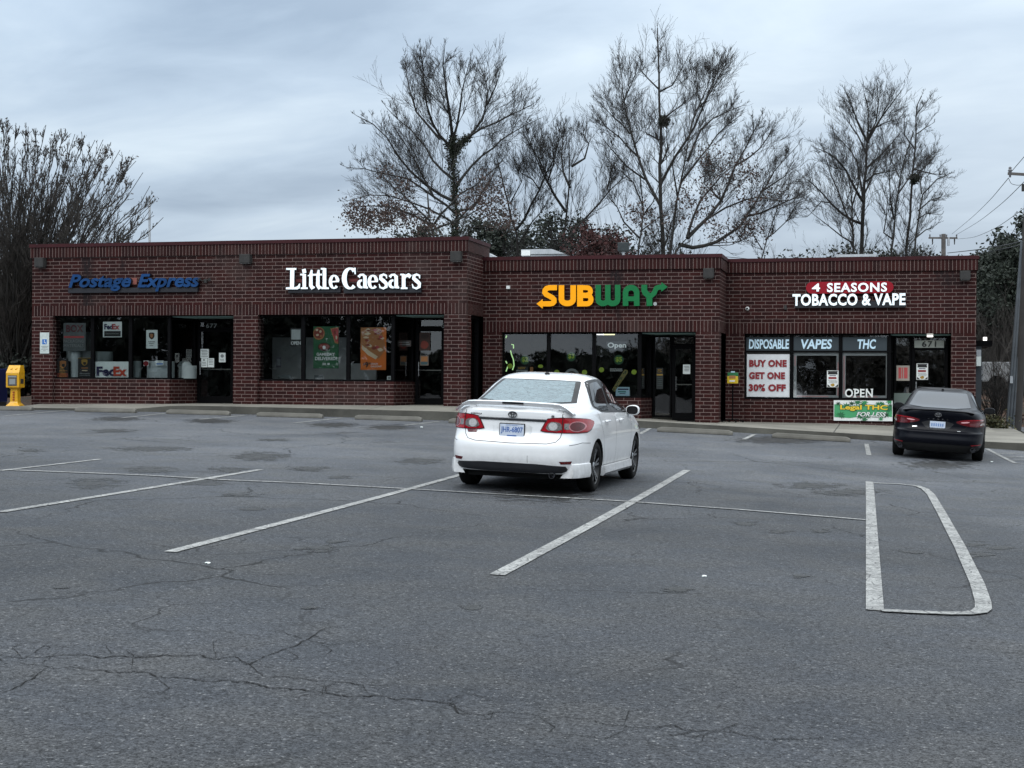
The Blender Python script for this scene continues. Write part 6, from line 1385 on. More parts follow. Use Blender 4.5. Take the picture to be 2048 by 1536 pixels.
def traced_tree(label, D, crop, limbs, r0, seed, tw=(1.3, 2.1), dens=2.0, lvl=2, bark=None, twm=None, leafspec=None, ivy=None, group='bare trees standing behind the brick building', up=.12, spread=(.45, .95), name='bare_tree'):
    global RN; RN = np.random.default_rng(seed); base_px = conv(crop, [limbs[0][1][0]])[0]; b = GD(base_px[0], 800, D); g = gz(b.x, b.y); org = np.array((b.x, b.y, g-.1))
    e = empty(name, tuple(org)); tag(e, label, 'tree', group); tr = TB(); cr = TB(); fwd = np.array((-math.sin(TH), math.cos(TH), 0)); allp = []; info = {}
    for k, (parent, pts, rr) in enumerate(limbs):
        px = conv(crop, pts); dz = np.zeros(len(px))
        if parent is not None:
            pp = info[parent]; i = int(np.argmin([math.dist(px[0], q) for q in pp[0]])); start = pp[1][i]; slope = RN.uniform(-.75, .75)
            sl = 0
            for j in range(1, len(px)): sl += math.dist(px[j], px[j-1])*D/FPX; dz[j] = sl*slope
            base_dz = pp[2][i]; dz += base_dz
        P3 = [np.array(GD(x, y, D+z)) for (x, y), z in zip(px, dz)]
        if parent is None: P3 = [np.array((P3[0][0], P3[0][1], g-.1))]+P3; px = [(px[0][0], 9999)]+px; dz = np.concatenate([[0], dz])
        # resample smooth
        Q = [];
        for a, c in zip(P3[:-1], P3[1:]):
            L = np.linalg.norm(c-a); m = max(1, int(L/.55)); Q += [a+(c-a)*i/m for i in range(m)]
        Q.append(P3[-1]); Q = np.array(Q)
        if len(Q) > 4:
            for _ in range(2): Q[1:-1] = Q[1:-1]*.5+(Q[:-2]+Q[2:])*.25
            Q[1:-1] += RN.normal(0, .03, Q[1:-1].shape)
        rs = np.linspace(rr, .025 if parent is None else .014, len(Q))*.88; (tr).tube(Q, rs, 8 if rr > .1 else 5)
        info[k] = (px, P3, dz)
        vis = Q[Q[:, 2] > 4.0]; allp += list(vis)
        seg = np.linalg.norm(np.diff(Q, axis=0), axis=1); total = seg.sum()
        nT = int(total*dens*(1.6 if parent is not None else .75))
        for _ in range(nT):
            f = RN.uniform(.12, 1.0)**.8 if parent is not None else RN.uniform(.35, 1.0); i = min(int(f*(len(Q)-1)), len(Q)-2); q = Q[i]
            if q[2] < 3.6: continue
            base = unit(Q[i+1]-Q[i]); ax = unit(np.cross(base, RN.normal(0, 1, 3))); a = RN.uniform(*spread); nd = unit(base*math.cos(a)+ax*math.sin(a)+np.array((0, 0, .15)))
            twig(cr, q, nd, RN.uniform(*tw)*1.55*(1-.82*f), max(.009, rs[i]*.34*RN.uniform(.5, 1)) if rs[i] < .08 else RN.uniform(.018, .035), lvl, up, .10, (4, 7), (.40, .85))
        twig(cr, Q[-1], unit(Q[-1]-Q[-2]), tw[1]*.16, .012, lvl, up, .09, (3, 5), (.3, .7))
    tr.build('trunk', bark or M_BARK2, e, org); cr.build('crown', twm or M_TWIG2, e, org)
    if ivy:
        tb = TB(); pts = [];
        for (k, lo, hi, rad) in ivy:
            P3 = np.array(info[k][1]); m = 60; t = np.linspace(0, len(P3)-1.001, m); i = t.astype(int); q = P3[i]+(P3[i+1]-P3[i])*(t-i)[:, None]; q = q[int(lo*m):int(hi*m)]; pts.append(q+RN.normal(0, rad*.2, q.shape))
        q = np.concatenate(pts); leaves(tb, q, 4200, .05, .10); tb.build('ivy', M_IVY, e, org)
    if leafspec:
        for (mname, mt, areas, n, size) in leafspec:
            tb = TB()
            for (cx, cy, rx, ry, w) in areas:
                cl = []
                for _ in range(max(3, int(n*w/26))):
                    a = RN.uniform(0, 2*math.pi); r_ = math.sqrt(RN.uniform(0, 1)); cl.append(np.array(GD(cx+rx*r_*math.cos(a), cy+ry*r_*math.sin(a), D+RN.uniform(-2.2, 2.2))))
                leaves(tb, cl, int(n*w), size, .20)
            tb.build(mname, mt, e, org)
    return e
CA = (680, 60, 3.2); CB = (1000, 40, 3.0726); CF = (1580, 140, 3.84)
traced_tree('tallest ivy wrapped bare tree above the white serif letters, broad rounded crown', 62, CA, [
    (None, [(735, 1330), (745, 1200), (735, 1050), (725, 900), (720, 760), (718, 680)], .21),
    (0, [(716, 740), (700, 740), (640, 700), (580, 600), (560, 500), (530, 350), (520, 230), (515, 110)], .085), (1, [(640, 700), (540, 640), (480, 530), (430, 400), (410, 280), (420, 190)], .065),
    (0, [(718, 680), (700, 550), (690, 400), (670, 300), (650, 230), (670, 110)], .085), (0, [(722, 700), (760, 600), (775, 480), (790, 380), (800, 300), (830, 200)], .07),
    (0, [(728, 790), (760, 750), (800, 700), (870, 650), (920, 580), (940, 480), (970, 380), (950, 300), (890, 220)], .09), (5, [(800, 700), (920, 620), (1000, 590), (1100, 560), (1180, 500), (1240, 470)], .06), (5, [(940, 480), (1000, 350), (1030, 240)], .05),
    (0, [(735, 1100), (640, 1060), (560, 1020), (450, 930), (370, 820), (300, 680), (220, 560), (110, 550)], .085), (0, [(742, 1180), (600, 1070), (520, 1000), (430, 930), (250, 920), (50, 880)], .07), (9, [(600, 1070), (500, 850), (420, 750), (330, 600)], .06),
    (0, [(740, 1160), (850, 1140), (900, 1080), (950, 1000)], .07), (0, [(738, 1010), (850, 850), (980, 760), (1080, 660), (1250, 580)], .075), (0, [(728, 960), (600, 850), (530, 740), (480, 600), (350, 560), (300, 500)], .07), (0, [(745, 1250), (600, 1150), (450, 1120), (330, 1040), (200, 1030), (60, 1090)], .06), (0, [(745, 1230), (880, 1100), (1000, 900), (1060, 800)], .06)], .21, 1, dens=3.0, ivy=[(0, .15, 1, .16), (1, 0, .18, .1), (5, 0, .3, .1)], lvl=2)
traced_tree('low oak holding clumps of dry brown leaves at the foot of the ivy wrapped tree', 57, CA, [
    (None, [(600, 1330), (590, 1250), (560, 1190)], .13), (0, [(590, 1250), (450, 1150), (330, 1120), (180, 1110), (70, 1130)], .06), (0, [(575, 1220), (420, 1060), (330, 1000), (260, 930)], .05), (0, [(590, 1260), (700, 1100), (850, 1000), (950, 940), (1010, 870)], .06), (0, [(590, 1280), (800, 1200), (960, 1120), (1060, 1050)], .05), (0, [(570, 1200), (560, 1050), (600, 960)], .05)], .13, 2, dens=1.6, lvl=1,
    leafspec=[('dry_leaves', M_OAK, [(716, 425, 24, 26, .9), (752, 437, 34, 22, 1.3), (790, 430, 34, 26, 1.4), (812, 378, 16, 12, .35), (775, 345, 6, 14, .15), (980, 395, 34, 44, 1.3), (1000, 440, 26, 22, .6), (935, 398, 16, 14, .35), (850, 450, 40, 18, .8)], 700, .055)], twm=M_TWIG2, bark=M_BARK2)
traced_tree('two stemmed bare tree with a flat topped crown left of the taller middle tree', 66, CB, [
    (None, [(120, 1440), (100, 1290), (60, 1130), (30, 1050), (0, 940), (-20, 850)], .13), (0, [(100, 1290), (190, 1150), (240, 1040), (290, 960), (350, 840), (390, 760), (370, 660)], .075), (1, [(240, 1040), (200, 980), (130, 940), (90, 860)], .04), (1, [(290, 960), (240, 860), (190, 770), (170, 700)], .045), (0, [(60, 1130), (130, 1000), (150, 900)], .04),
    (0, [(110, 1380), (200, 1250), (300, 1100)], .05)], .13, 3, dens=3.4, tw=(1.2, 2.1), spread=(.4, .85), lvl=2, up=.18)
traced_tree('round headed bare tree with forked trunk directly above the rooftop unit', 66, CB, [
    (None, [(380, 1440), (390, 1300), (405, 1180), (430, 1030), (440, 900), (425, 820)], .14), (0, [(405, 1180), (310, 1110), (290, 1000), (262, 900), (200, 820), (165, 740)], .08), (0, [(430, 1030), (350, 950), (370, 840), (400, 740), (400, 640)], .07), (0, [(440, 900), (520, 850), (545, 760), (500, 690)], .07), (0, [(385, 1390), (480, 1260), (580, 1180), (660, 1040), (740, 980), (830, 930)], .08), (4, [(660, 1040), (680, 940), (700, 880)], .05), (1, [(290, 1000), (330, 880), (320, 760)], .05)], .14, 4, dens=3.4, tw=(1.2, 2.0), lvl=2, up=.2)
traced_tree('tallest straight bare tree holding a dark squirrel nest, above the green arrow', 64, CB, [
    (None, [(1012, 1440), (1000, 1300), (990, 1150), (985, 1000), (990, 870), (993, 700), (985, 560), (980, 430), (965, 250), (975, 120), (968, 50)], .19),
    (0, [(990, 1150), (930, 1060), (890, 980), (860, 850), (800, 700), (770, 560), (750, 420), (735, 300), (730, 200)], .085), (0, [(985, 1010), (1060, 850), (1150, 740), (1250, 560), (1300, 400), (1340, 300), (1400, 210)], .08), (0, [(992, 880), (1030, 800), (1022, 680)], .05), (0, [(993, 620), (1050, 570), (1120, 520), (1200, 450)], .05),
    (1, [(860, 850), (740, 740), (640, 660), (580, 560)], .06), (0, [(980, 430), (900, 350), (850, 290)], .045), (0, [(982, 440), (1060, 400), (1110, 310), (1160, 220)], .045), (1, [(800, 700), (700, 600), (600, 500)], .045), (1, [(760, 500), (830, 340), (850, 250)], .04), (2, [(1250, 560), (1200, 400), (1170, 290)], .04), (0, [(990, 740), (900, 700), (880, 620)], .04), (1, [(890, 980), (780, 900), (690, 800), (640, 740)], .05)], .19, 5, dens=3.1, lvl=2)
traced_tree('slender stem bare tree with steep limbs just right of the squirrel nest tree', 61, CB, [
    (None, [(1045, 1440), (1060, 1300), (1080, 1130), (1110, 1000), (1150, 870), (1160, 720)], .15), (0, [(1150, 870), (1230, 640), (1290, 600), (1400, 580), (1480, 530)], .06), (0, [(1160, 730), (1200, 560), (1280, 420), (1290, 250)], .05), (0, [(1110, 1000), (1180, 900), (1280, 780), (1330, 700), (1460, 600)], .06), (0, [(1090, 1080), (1060, 900), (1070, 800)], .05), (2, [(1200, 560), (1320, 430), (1400, 260)], .04)], .15, 6, dens=2.8, lvl=2)
traced_tree('spreading oak with dry leaves leaning over the parapet beside the right trees', 59, CB, [
    (None, [(1055, 1445), (1090, 1385), (1150, 1340)], .15), (0, [(1150, 1340), (1280, 1220), (1370, 1120), (1400, 1000), (1440, 900), (1500, 800), (1570, 690), (1600, 600)], .10), (1, [(1280, 1220), (1400, 1130), (1600, 1060), (1700, 1150), (1870, 1080)], .05), (1, [(1370, 1120), (1250, 1000), (1350, 940)], .05), (1, [(1150, 1330), (1160, 1200), (1300, 1000), (1460, 880)], .07), (0, [(1100, 1380), (1210, 1430), (1250, 1390), (1400, 1340), (1500, 1250), (1600, 1060), (1680, 950), (1740, 850), (1830, 770)], .10), (5, [(1600, 1060), (1750, 960), (1800, 870)], .05), (5, [(1500, 1210), (1700, 1160), (1880, 1050)], .06), (1, [(1440, 900), (1560, 850), (1680, 650)], .05)], .15, 7, dens=2.6, lvl=2,
    leafspec=[('dry_leaves', M_OAK, [(1425, 325, 30, 30, .7), (1475, 345, 40, 26, 1.0), (1390, 390, 40, 28, .8), (1500, 390, 30, 26, .7), (1500, 455, 34, 22, 1.0), (1385, 430, 38, 26, .8), (1560, 390, 26, 16, .25), (1270, 420, 28, 12, .5), (1300, 440, 34, 24, .6), (1440, 470, 24, 14, .5)], 420, .055)])
traced_tree('thin double stem bare tree between the middle trees and the red leaved bush', 63, CB, [
    (None, [(850, 1435), (860, 1300), (880, 1150), (890, 1040), (860, 950)], .10), (0, [(880, 1150), (820, 1000), (760, 940), (700, 900)], .04), (0, [(870, 1210), (940, 1120), (980, 1000)], .04), (0, [(860, 1300), (930, 1250), (990, 1200)], .04), (0, [(855, 1340), (760, 1240), (720, 1150), (660, 1080)], .05)], .10, 8, dens=2.6, lvl=2)
traced_tree('tall bare tree with full oval crown right of the gap, above the red pill sign', 70, CF, [
    (None, [(550, 1420), (555, 1200), (570, 1000), (580, 750), (600, 560), (610, 420), (590, 280), (570, 180)], .22), (0, [(568, 1020), (540, 1000), (480, 880), (440, 760), (360, 650), (200, 600)], .09), (0, [(556, 1180), (480, 1160), (420, 1130), (320, 1020), (230, 930), (160, 870), (100, 820)], .09), (0, [(600, 560), (520, 400), (480, 300), (430, 180)], .08), (0, [(600, 540), (640, 480), (700, 350), (780, 250), (860, 150)], .08),
    (0, [(582, 760), (700, 650), (800, 560), (850, 480)], .07), (0, [(578, 860), (650, 800), (750, 780), (870, 760)], .06), (0, [(575, 940), (620, 900), (650, 700), (720, 600)], .06), (0, [(600, 520), (660, 400), (680, 250), (670, 130)], .05), (0, [(560, 1000), (540, 800), (500, 620), (400, 540), (340, 480)], .06), (0, [(590, 640), (520, 500), (400, 330)], .05), (0, [(605, 470), (740, 400), (860, 370)], .05), (2, [(320, 1020), (240, 1010), (160, 1100)], .04)], .22, 9, dens=3.1, tw=(1.4, 2.2))
traced_tree('companion stem rising close to the left of the tall oval crowned tree', 68, CF, [
    (None, [(490, 1420), (482, 1250), (476, 1050), (465, 900), (440, 780)], .13), (0, [(480, 1210), (400, 1080), (380, 950), (300, 800), (280, 700)], .06), (0, [(476, 1050), (520, 900), (530, 760), (490, 600)], .05), (0, [(486, 1330), (400, 1280), (300, 1200), (170, 1100)], .05)], .13, 10, dens=2.7)
traced_tree('slim pair of bare stems nearest the far utility pole, holding a small nest', 69, CF, [
    (None, [(895, 1400), (905, 1250), (915, 1100), (930, 900), (950, 700), (965, 500), (965, 350), (960, 240), (1010, 200)], .13), (0, [(930, 900), (1000, 780), (1080, 700), (1130, 640)], .05), (0, [(962, 500), (1030, 450), (1080, 420)], .035), (0, [(960, 610), (880, 500), (880, 400)], .04), (0, [(965, 350), (1020, 280), (1060, 230)], .035), (0, [(945, 760), (1100, 800), (1210, 800)], .045)], .13, 12, dens=3.3, tw=(1.1, 1.7))
traced_tree('steep fan of thin bare stems between the oval crowned tree and the slim pair', 67, CF, [
    (None, [(780, 1400), (800, 1150), (830, 950), (840, 800), (870, 650), (950, 480)], .10), (0, [(800, 1150), (770, 1000), (765, 850), (770, 700)], .05), (0, [(830, 950), (900, 850), (1000, 700)], .05), (0, [(790, 1300), (720, 1250), (740, 1120), (750, 980)], .05), (0, [(838, 820), (780, 700), (760, 620)], .04)], .10, 13, dens=3.2, tw=(1.0, 1.8))
traced_tree('bare tree with wide low limbs just before the far utility pole', 66, CF, [
    (None, [(955, 1395), (975, 1150), (1010, 950), (1060, 870), (1130, 840), (1200, 810)], .10), (0, [(975, 1150), (1050, 1100), (1140, 1110)], .04), (0, [(985, 1080), (1080, 1000), (1140, 980)], .04), (0, [(965, 1290), (1040, 1230), (1110, 1200)], .04), (0, [(1010, 950), (1000, 850), (1040, 750)], .04)], .10, 14, dens=3.4, tw=(1.0, 1.6))
traced_tree('small bare sapling rising behind the parapet gap beside the right shop wall', 60, (0, 0, 1), [
    (None, [(1520, 520), (1530, 480), (1545, 440), (1560, 400)], .05), (0, [(1525, 500), (1500, 460), (1490, 440)], .03), (0, [(1530, 480), (1570, 450), (1600, 400)], .03)], .05, 15, dens=3, tw=(.8, 1.4), lvl=2)
def nest(px, py, D, lab):
    p = GD(px, py, D); tb = TB()
    for _ in range(160): d = unit(RN.normal(0, 1, 3)); q = np.array(p)+d*RN.uniform(.05, .26); t = unit(RN.normal(0, 1, 3)); tb.tube([q-t*.14, q+t*.14], [.02, .012], 3)
    e = empty('squirrel_nest', tuple(p)); tag(e, lab, 'nest'); tb.build('twig_ball', M_IVY, e, np.array(p))
nest(1328, 243, 64, 'dark ball of twigs in the fork of the tallest straight tree'); nest(1829, 357, 69, 'small dark ball of twigs in the slim right stems')

def crape():
    global RN; RN = np.random.default_rng(21); D = 50
    b = GD(28, 800, D); g = gz(b.x, b.y); org = np.array((b.x, b.y, g-.05)); e = empty('bare_tree', tuple(org)); tag(e, 'wide fan shaped bare tree with many stems and seed heads, left of the building', 'tree'); tr = TB(); cr = TB(); tips = []
    ends = [(-95, 330), (-80, 260), (-55, 235), (-30, 240), (-8, 243), (12, 240), (32, 246), (52, 245), (72, 256), (92, 250), (112, 262), (132, 260), (150, 268), (170, 272), (190, 280), (206, 288), (222, 284), (240, 300), (258, 312), (272, 322), (286, 345), (300, 372), (308, 392), (300, 420), (285, 445), (262, 468), (-70, 400), (-90, 470), (-40, 520), (228, 350), (180, 330), (120, 330), (60, 330), (0, 340), (150, 400), (210, 420), (90, 420)]
    rr = np.random.default_rng(5); ends = ends+[(a+rr.normal(0, 16), b+rr.uniform(-6, 55)) for a, b in ends if a > -60][:30]
    for i, (ex, ey) in enumerate(ends):
        base = np.array((b.x+RN.normal(0, .18), b.y+RN.normal(0, .18), g)); dz = RN.uniform(-3.0, 3.0); E_ = np.array(GD(ex, ey, D+dz)); mid = base+(E_-base)*.42; mid = base+(E_-base)*np.array((.30, .30, .52))
        q = []
        for t in np.linspace(0, 1, 16): q.append(base*(1-t)**2+2*mid*t*(1-t)+E_*t*t)
        q = np.array(q); q[1:-1] += RN.normal(0, .05, q[1:-1].shape); L = np.linalg.norm(np.diff(q, axis=0), axis=1).sum(); tr.tube(q, np.linspace(.040, .009, 16), 6)
        for _ in range(20):
            t = RN.uniform(.22, 1); k = min(int(t*15), 14); d0 = unit(q[k+1]-q[k]); ax = unit(np.cross(d0, RN.normal(0, 1, 3))); a = RN.uniform(.12, .42); nd = unit(d0*math.cos(a)+ax*math.sin(a))
            twig(cr, q[k], nd, RN.uniform(1.5, 2.5)*(1.16-t), .011, 2, .10, .10, (2, 5), (.2, .75), tips if t > .6 else None, rmin=.007)
    tr.build('trunk', M_BARK2, e, org); cr.build('crown', M_TWIG, e, org); tb = TB(); tp = np.array(tips); hi = tp[tp[:, 2] > np.percentile(tp[:, 2], 55)]; leaves(tb, hi[RN.integers(0, len(hi), 200)], 900, .04, .06); tb.build('seed_heads', M_SEED, e, org)
crape()
def conifer(label, px, D, top, base_z, w, seed, mt=None, name='evergreen_tree', n=2600, size=.17, trunk=.14, cone=.75, group='evergreens behind the building', cat='tree'):
    """crown of many leaf sprays on real boughs round a trunk"""
    global RN; RN = np.random.default_rng(seed); b = GD(px, 800, D); g = gz(b.x, b.y); zt_ = GD(px, top, D).z; org = np.array((b.x, b.y, g-.05)); e = empty(name, tuple(org)); tag(e, label, cat, group)
    tr = TB(); H = zt_-g; tr.tube([(b.x, b.y, g-.05), (b.x+.1, b.y, g+H*.5), (b.x, b.y, zt_-.3)], [trunk, trunk*.7, .03], 7); cr = TB(); pts = []
    nb = int(26+H*5)
    for i in range(nb):
        t = RN.uniform(base_z, 1)**.9; z = g+H*t; R_ = w*(1-t**1.6)**cone*RN.uniform(.55, 1.15)+.15; a = RN.uniform(0, 2*math.pi); d = np.array((math.cos(a), math.sin(a), RN.uniform(-.1, .45))); p0 = np.array((b.x, b.y, z)); p1 = p0+d*R_; p2 = p0+d*R_*.5+np.array((0, 0, .06))
        tr.tube([p0, p2, p1], [.035, .022, .008], 4)
        m = max(3, int(R_*4)); 
        for s_ in np.linspace(.3, 1.03, m): pts.append(p0+d*R_*s_+RN.normal(0, .10, 3))
    tr.build('trunk', M_BARK2, e, org); pts = np.array(pts); leaves(cr, pts, n, size, .20); cr.build('crown', mt or M_EVD, e, org, smooth=False); return e
cs = [(735, 70, 462, 2.0, 'small evergreen tip behind the dry leaved oak'), (792, 70, 440, 3.0, 'dark evergreen left of the ivy wrapped trunk'), (850, 72, 430, 3.0, 'dark evergreen hugging the left side of the ivy wrapped trunk'), (955, 70, 408, 3.2, 'dark evergreen right of the ivy wrapped trunk'), (1000, 68, 425, 2.8, 'dark evergreen behind the raised brick corner'), (1045, 72, 430, 3.2, 'dark evergreen left of the rooftop unit'), (1100, 74, 398, 3.4, 'tallest dark evergreen above the rooftop unit'), (1160, 74, 415, 3.2, 'dark evergreen behind the red leaved bush'), (1215, 72, 440, 2.8, 'dark evergreen left of the roof floodlight'),
      (1690, 78, 482, 2.6, 'low evergreen left of the oval crowned trunk'), (1775, 78, 478, 2.8, 'low evergreen between the right bare stems'), (1832, 74, 474, 2.8, 'low evergreen under the small nest'), (1862, 72, 500, 1.6, 'low evergreen just before the far utility pole'), (1925, 70, 498, 2.4, 'low evergreen right of the far utility pole'),
      (1972, 66, 512, 2.6, 'dark evergreen touching the right brick corner of the building'), (2012, 63, 478, 2.8, 'dark evergreen behind the leaning conduits'), (2056, 60, 440, 3.0, 'tall dark evergreen cut by the picture edge'), (1992, 76, 500, 3.0, 'evergreen deep in the gap beside the building')]
for k, (px, D, top, w, lab) in enumerate(cs):
    conifer(lab, px, D, top+(32 if px < 1940 else 8), .30 if px < 1940 else .42, w, 100+k, n=4800 if px < 1940 else 16000, size=.085, mt=M_EVD if k % 2 else M_EVG)
conifer('dark red leaved bush rising over the parapet beside the rooftop unit', 1183, 58, 470, .5, 1.35, 150, mt=M_REDL, name='red_leaf_tree', n=4200, size=.07, cone=.35, group='evergreens behind the building')
conifer('dark red leaved bush left of the roof floodlight', 1222, 59, 478, .5, 1.0, 151, mt=M_REDL, name='red_leaf_tree', n=2600, size=.07, cone=.35)
# far bare brush seen as one mass
def brush(name, lab, areas, D0, n, seed, hgt=(3, 7), mt=None, up=.35):
    global RN; RN = np.random.default_rng(seed); tb = TB()
    for (x0, x1, y_top) in areas:
        for _ in range(n):
            px = RN.uniform(x0, x1); D = D0+RN.uniform(-4, 6); b = GD(px, 800, D); g = gz(b.x, b.y); top = GD(px, y_top+RN.uniform(0, 60), D).z-g
            twig(tb, np.array((b.x, b.y, g)), unit(np.array((RN.normal(0, .15), RN.normal(0, .15), 1.))), max(1.2, top*.75), .03, 3 if n < 60 else 2, up*.3, .14, (2, 5), (.3, .8))
    o = tb.build(name, mt or M_TWIG, None, np.zeros(3)); tag(o, lab, 'undergrowth', kind='stuff')
brush('undergrowth_brush', 'grey tangle of bare brush in the gap right of the building', [(1950, 2080, 560), (1950, 2080, 620)], 60, 58, 31)
brush('undergrowth_brush', 'grey tangle of bare brush left of the brick corner', [(-40, 62, 560), (-40, 64, 640)], 60, 40, 32, mt=M_TWIG2)
brush('undergrowth_brush', 'fine far bare brush along the parapet behind the right shops', [(1590, 1700, 490), (1700, 1860, 495)], 84, 26, 33, mt=M_TWIG2)
brush('undergrowth_brush', 'fine far bare brush along the parapet behind the middle trees', [(860, 1330, 430)], 76, 70, 34, mt=M_TWIG2)
# shrubs
def shrub(lab, px, D, top, w, seed, mt, stems=12, twm=None, n=1500, size=.06, name='shrub', leafy=True, g0=None):
    global RN; RN = np.random.default_rng(seed); b = GD(px, 800, D); g = gz(b.x, b.y) if g0 is None else g0; zt_ = GD(px, top, D).z; org = np.array((b.x, b.y, g)); e = empty(name, tuple(org)); tag(e, lab, 'shrub'); st = TB(); tips = []
    for _ in range(stems):
        d = unit(np.array((RN.normal(0, w/(zt_-g)*.6), RN.normal(0, .4), 1.))); twig(st, org+np.array((RN.normal(0, .08), RN.normal(0, .08), 0)), d, (zt_-g)*RN.uniform(.40, .68), .02, 2, .06, .12, (2, 5), (.3, .8), tips)
    st.build('stems', twm or M_TWIG, e, org)
    if leafy: cr = TB(); leaves(cr, tips, n, size, .10); cr.build('foliage', mt, e, org, smooth=False)
for k, (px, D, top, w, n) in enumerate(((-20, 49, 700, 1.6, 5200), (30, 50, 695, 1.5, 5200), (66, 52, 712, 1.2, 3000))):
    shrub(('dark evergreen hedge bush at the picture edge behind the blue box', 'dark evergreen hedge bush behind the yellow newspaper box', 'dark evergreen hedge bush against the left brick corner')[k], px, D, top, w, 40+k, M_EVD, 34, M_TWIG2, n, .085)
shrub('leafless many stemmed shrub behind the dark canopy post', 1988, 50, 700, 1.0, 50, M_BRUSH, 30, M_TWIG2, 500, .04, leafy=False)
shrub('leafless shrub between the canopy post and leaning conduits', 2012, 52, 712, .8, 51, M_BRUSH, 24, M_TWIG2, 500, .04, leafy=False)
shrub('low green and tan groundcover shrub at the sidewalk corner by the dark sedan', 1986, 43.6, 828, .55, 52, leaf_mat('ground_shrub', (.03, .035, .015), (.12, .11, .05)), 26, M_TWIG, 1600, .045)
# right hand bank with leaf litter, left backdrop rise, and the far wood as one mass
def bank():
    m, nt, b = nodes('leaf_litter'); o = nt.nodes.new('ShaderNodeTexCoord').outputs['Object']; v = nt.nodes.new('ShaderNodeTexVoronoi'); lk(nt, o, v.inputs['Vector']); v.inputs['Scale'].default_value = 14
    n1 = nz(nt, o, 1.2, 4, .6); c = mixc(nt, v.outputs['Distance'], (.12, .055, .03), (.035, .022, .014)); c = mixc(nt, mrange(nt, n1, .4, .65), c, (.03, .026, .018)); lk(nt, c, b.inputs['Base Color']); b.inputs['Roughness'].default_value = .95
    bump(nt, b, v.outputs['Distance'], 1, .05)
    rn = np.random.default_rng(3)
    def sheet(name, x0, x1, ys, hs, lab):
        xs = np.linspace(x0, x1, 40); V = []; 
        for y, h in zip(ys, hs):
            for x in xs: V.append((x, y, gz(x, y)+h+(.05*math.sin(x*1.7+y)+.04*rn.normal() if h > 0 else -.05)))
        n = len(xs); f = [(j*n+i, j*n+i+1, (j+1)*n+i+1, (j+1)*n+i) for j in range(len(ys)-1) for i in range(n-1)]; me = bpy.data.meshes.new(name); me.from_pydata(V, [], f); me.shade_smooth(); tag(link(name, me, None, [m]), kind='structure')
    sheet('planted_bank', 3.0, 40, [52, 52.4, 53.5, 56, 60, 70], [0, .12, .32, .55, .8, 1.0], '')
    sheet('planting_bed', -60, -24.6, [39.4, 39.6, 41, 46, 60, 70], [0, .05, .12, .3, 1.2, 2.0], '')
    tb = TB(); X_ = rn.uniform(4, 16, 2600); Yv = rn.uniform(52.4, 56, 2600); P_ = np.array([(x, y, gz(x, y)+.12+(y-52.4)*.12+.03) for x, y in zip(X_, Yv)]); leaves(tb, P_, 3600, .06, .03); o = tb.build('leaves_litter', M_OAK, None, np.zeros(3), smooth=False); tag(o, 'fallen reddish leaves on the bank beside the drive', 'fallen leaves', kind='stuff')
bank()
def far_wood(name, lab, segs, seed, n, size, mt):
    global RN; RN = np.random.default_rng(seed); tb = TB(); P_ = []
    for (x, y, h, w) in segs:
        for _ in range(n): a = RN.uniform(0, 6.283); r = w*math.sqrt(RN.uniform(0, 1)); P_.append((x+r*math.cos(a), y+r*math.sin(a)*.6, gz(x, y)+h*RN.uniform(0, 1)**.8*(1-.35*(r/w)**2)))
    leaves(tb, P_, len(P_)*2, size, size*.8); o = tb.build(name, mt, None, np.zeros(3), smooth=False); tag(o, lab, 'woodland', kind='stuff')
def at(px, D): p = GD(px, 800, D); return p.x, p.y
far_wood('woods_mass', 'dark brown woodland filling the gap right of the building', [(*at(px, D), h, 4.5) for px, D, h in ((1950, 86, 6.6), (2000, 84, 7.4), (2050, 80, 8.0), (2110, 78, 8.4), (1900, 92, 6.0))], 61, 3500, .13, M_BRUSH)
far_wood('woods_mass', 'dim woodland slope left of the building behind the fan shaped tree', [(*at(px, 84), h, 6) for px, h in ((-140, 7.4), (-80, 7.3), (-20, 7.2), (40, 7.0), (90, 6.6))], 62, 5000, .13, M_BRUSH)
far_wood('woods_mass', 'low far woodland line showing just over the parapet', [(*at(px, 95), h, 7) for px, h in ((720, 8.6), (830, 10.0), (930, 10.8), (1030, 11.2), (1130, 11.4), (1230, 10.6), (1330, 9.0), (1600, 9.4), (1700, 9.8), (1800, 9.8))], 63, 3000, .12, M_EVD)
# ------------------------------------------------------------------ poles and wires
M_WOODP = mat('pole_wood', (.105, .095, .088), .85, 0, .3, 3); M_WIRE = mat('wire', (.012, .012, .013), .6)
def pole(lab, px, D, top, r, arm=None, name='utility_pole', lean=(0, 0), mt=None):
    b = GD(px, 800, D); g = gz(b.x, b.y); t = GD(px+lean[0], top, D); e = empty(name, (b.x, b.y, g-.1)); tag(e, lab, 'utility pole' if name == 'utility_pole' else 'pole'); o = Vector((b.x, b.y, g-.1)); m = MB(); m.tube([(0, 0, 0), t-o], [r, r*.75], 14); m.build('pole', mt or M_WOODP, e, smooth=50); return e, o, t
def crossarm(e, o, c, half, dirv, w=.06, ins=(-.95, .95)):
    m = MB(); a = c-o; d = Vector(dirv).normalized(); p, q = a-d*half, a+d*half; m.tube([p, q], w, 4); m.build('crossarm', M_WOODP, e)
    for t in ins: m = MB(); x = a+d*half*t; m.lathe(x, (0, 0, 1), [(.05, .03), (.10, .055), (.14, .03), (.18, .06), (.24, .05), (.27, 0)], 12); m.build('insulator', mat('insulator_grey', (.12, .12, .13), .3), e, smooth=True)
rt = Vector((math.cos(TH), math.sin(TH), 0))
e1, o1, t1 = pole('distant wooden utility pole with one crossarm above the right parapet', 1887, 105, 468, .20); c1 = GD(1886, 476, 105); crossarm(e1, o1, c1, 1.0, rt, .08, (-.92, -.2, .25, .95))
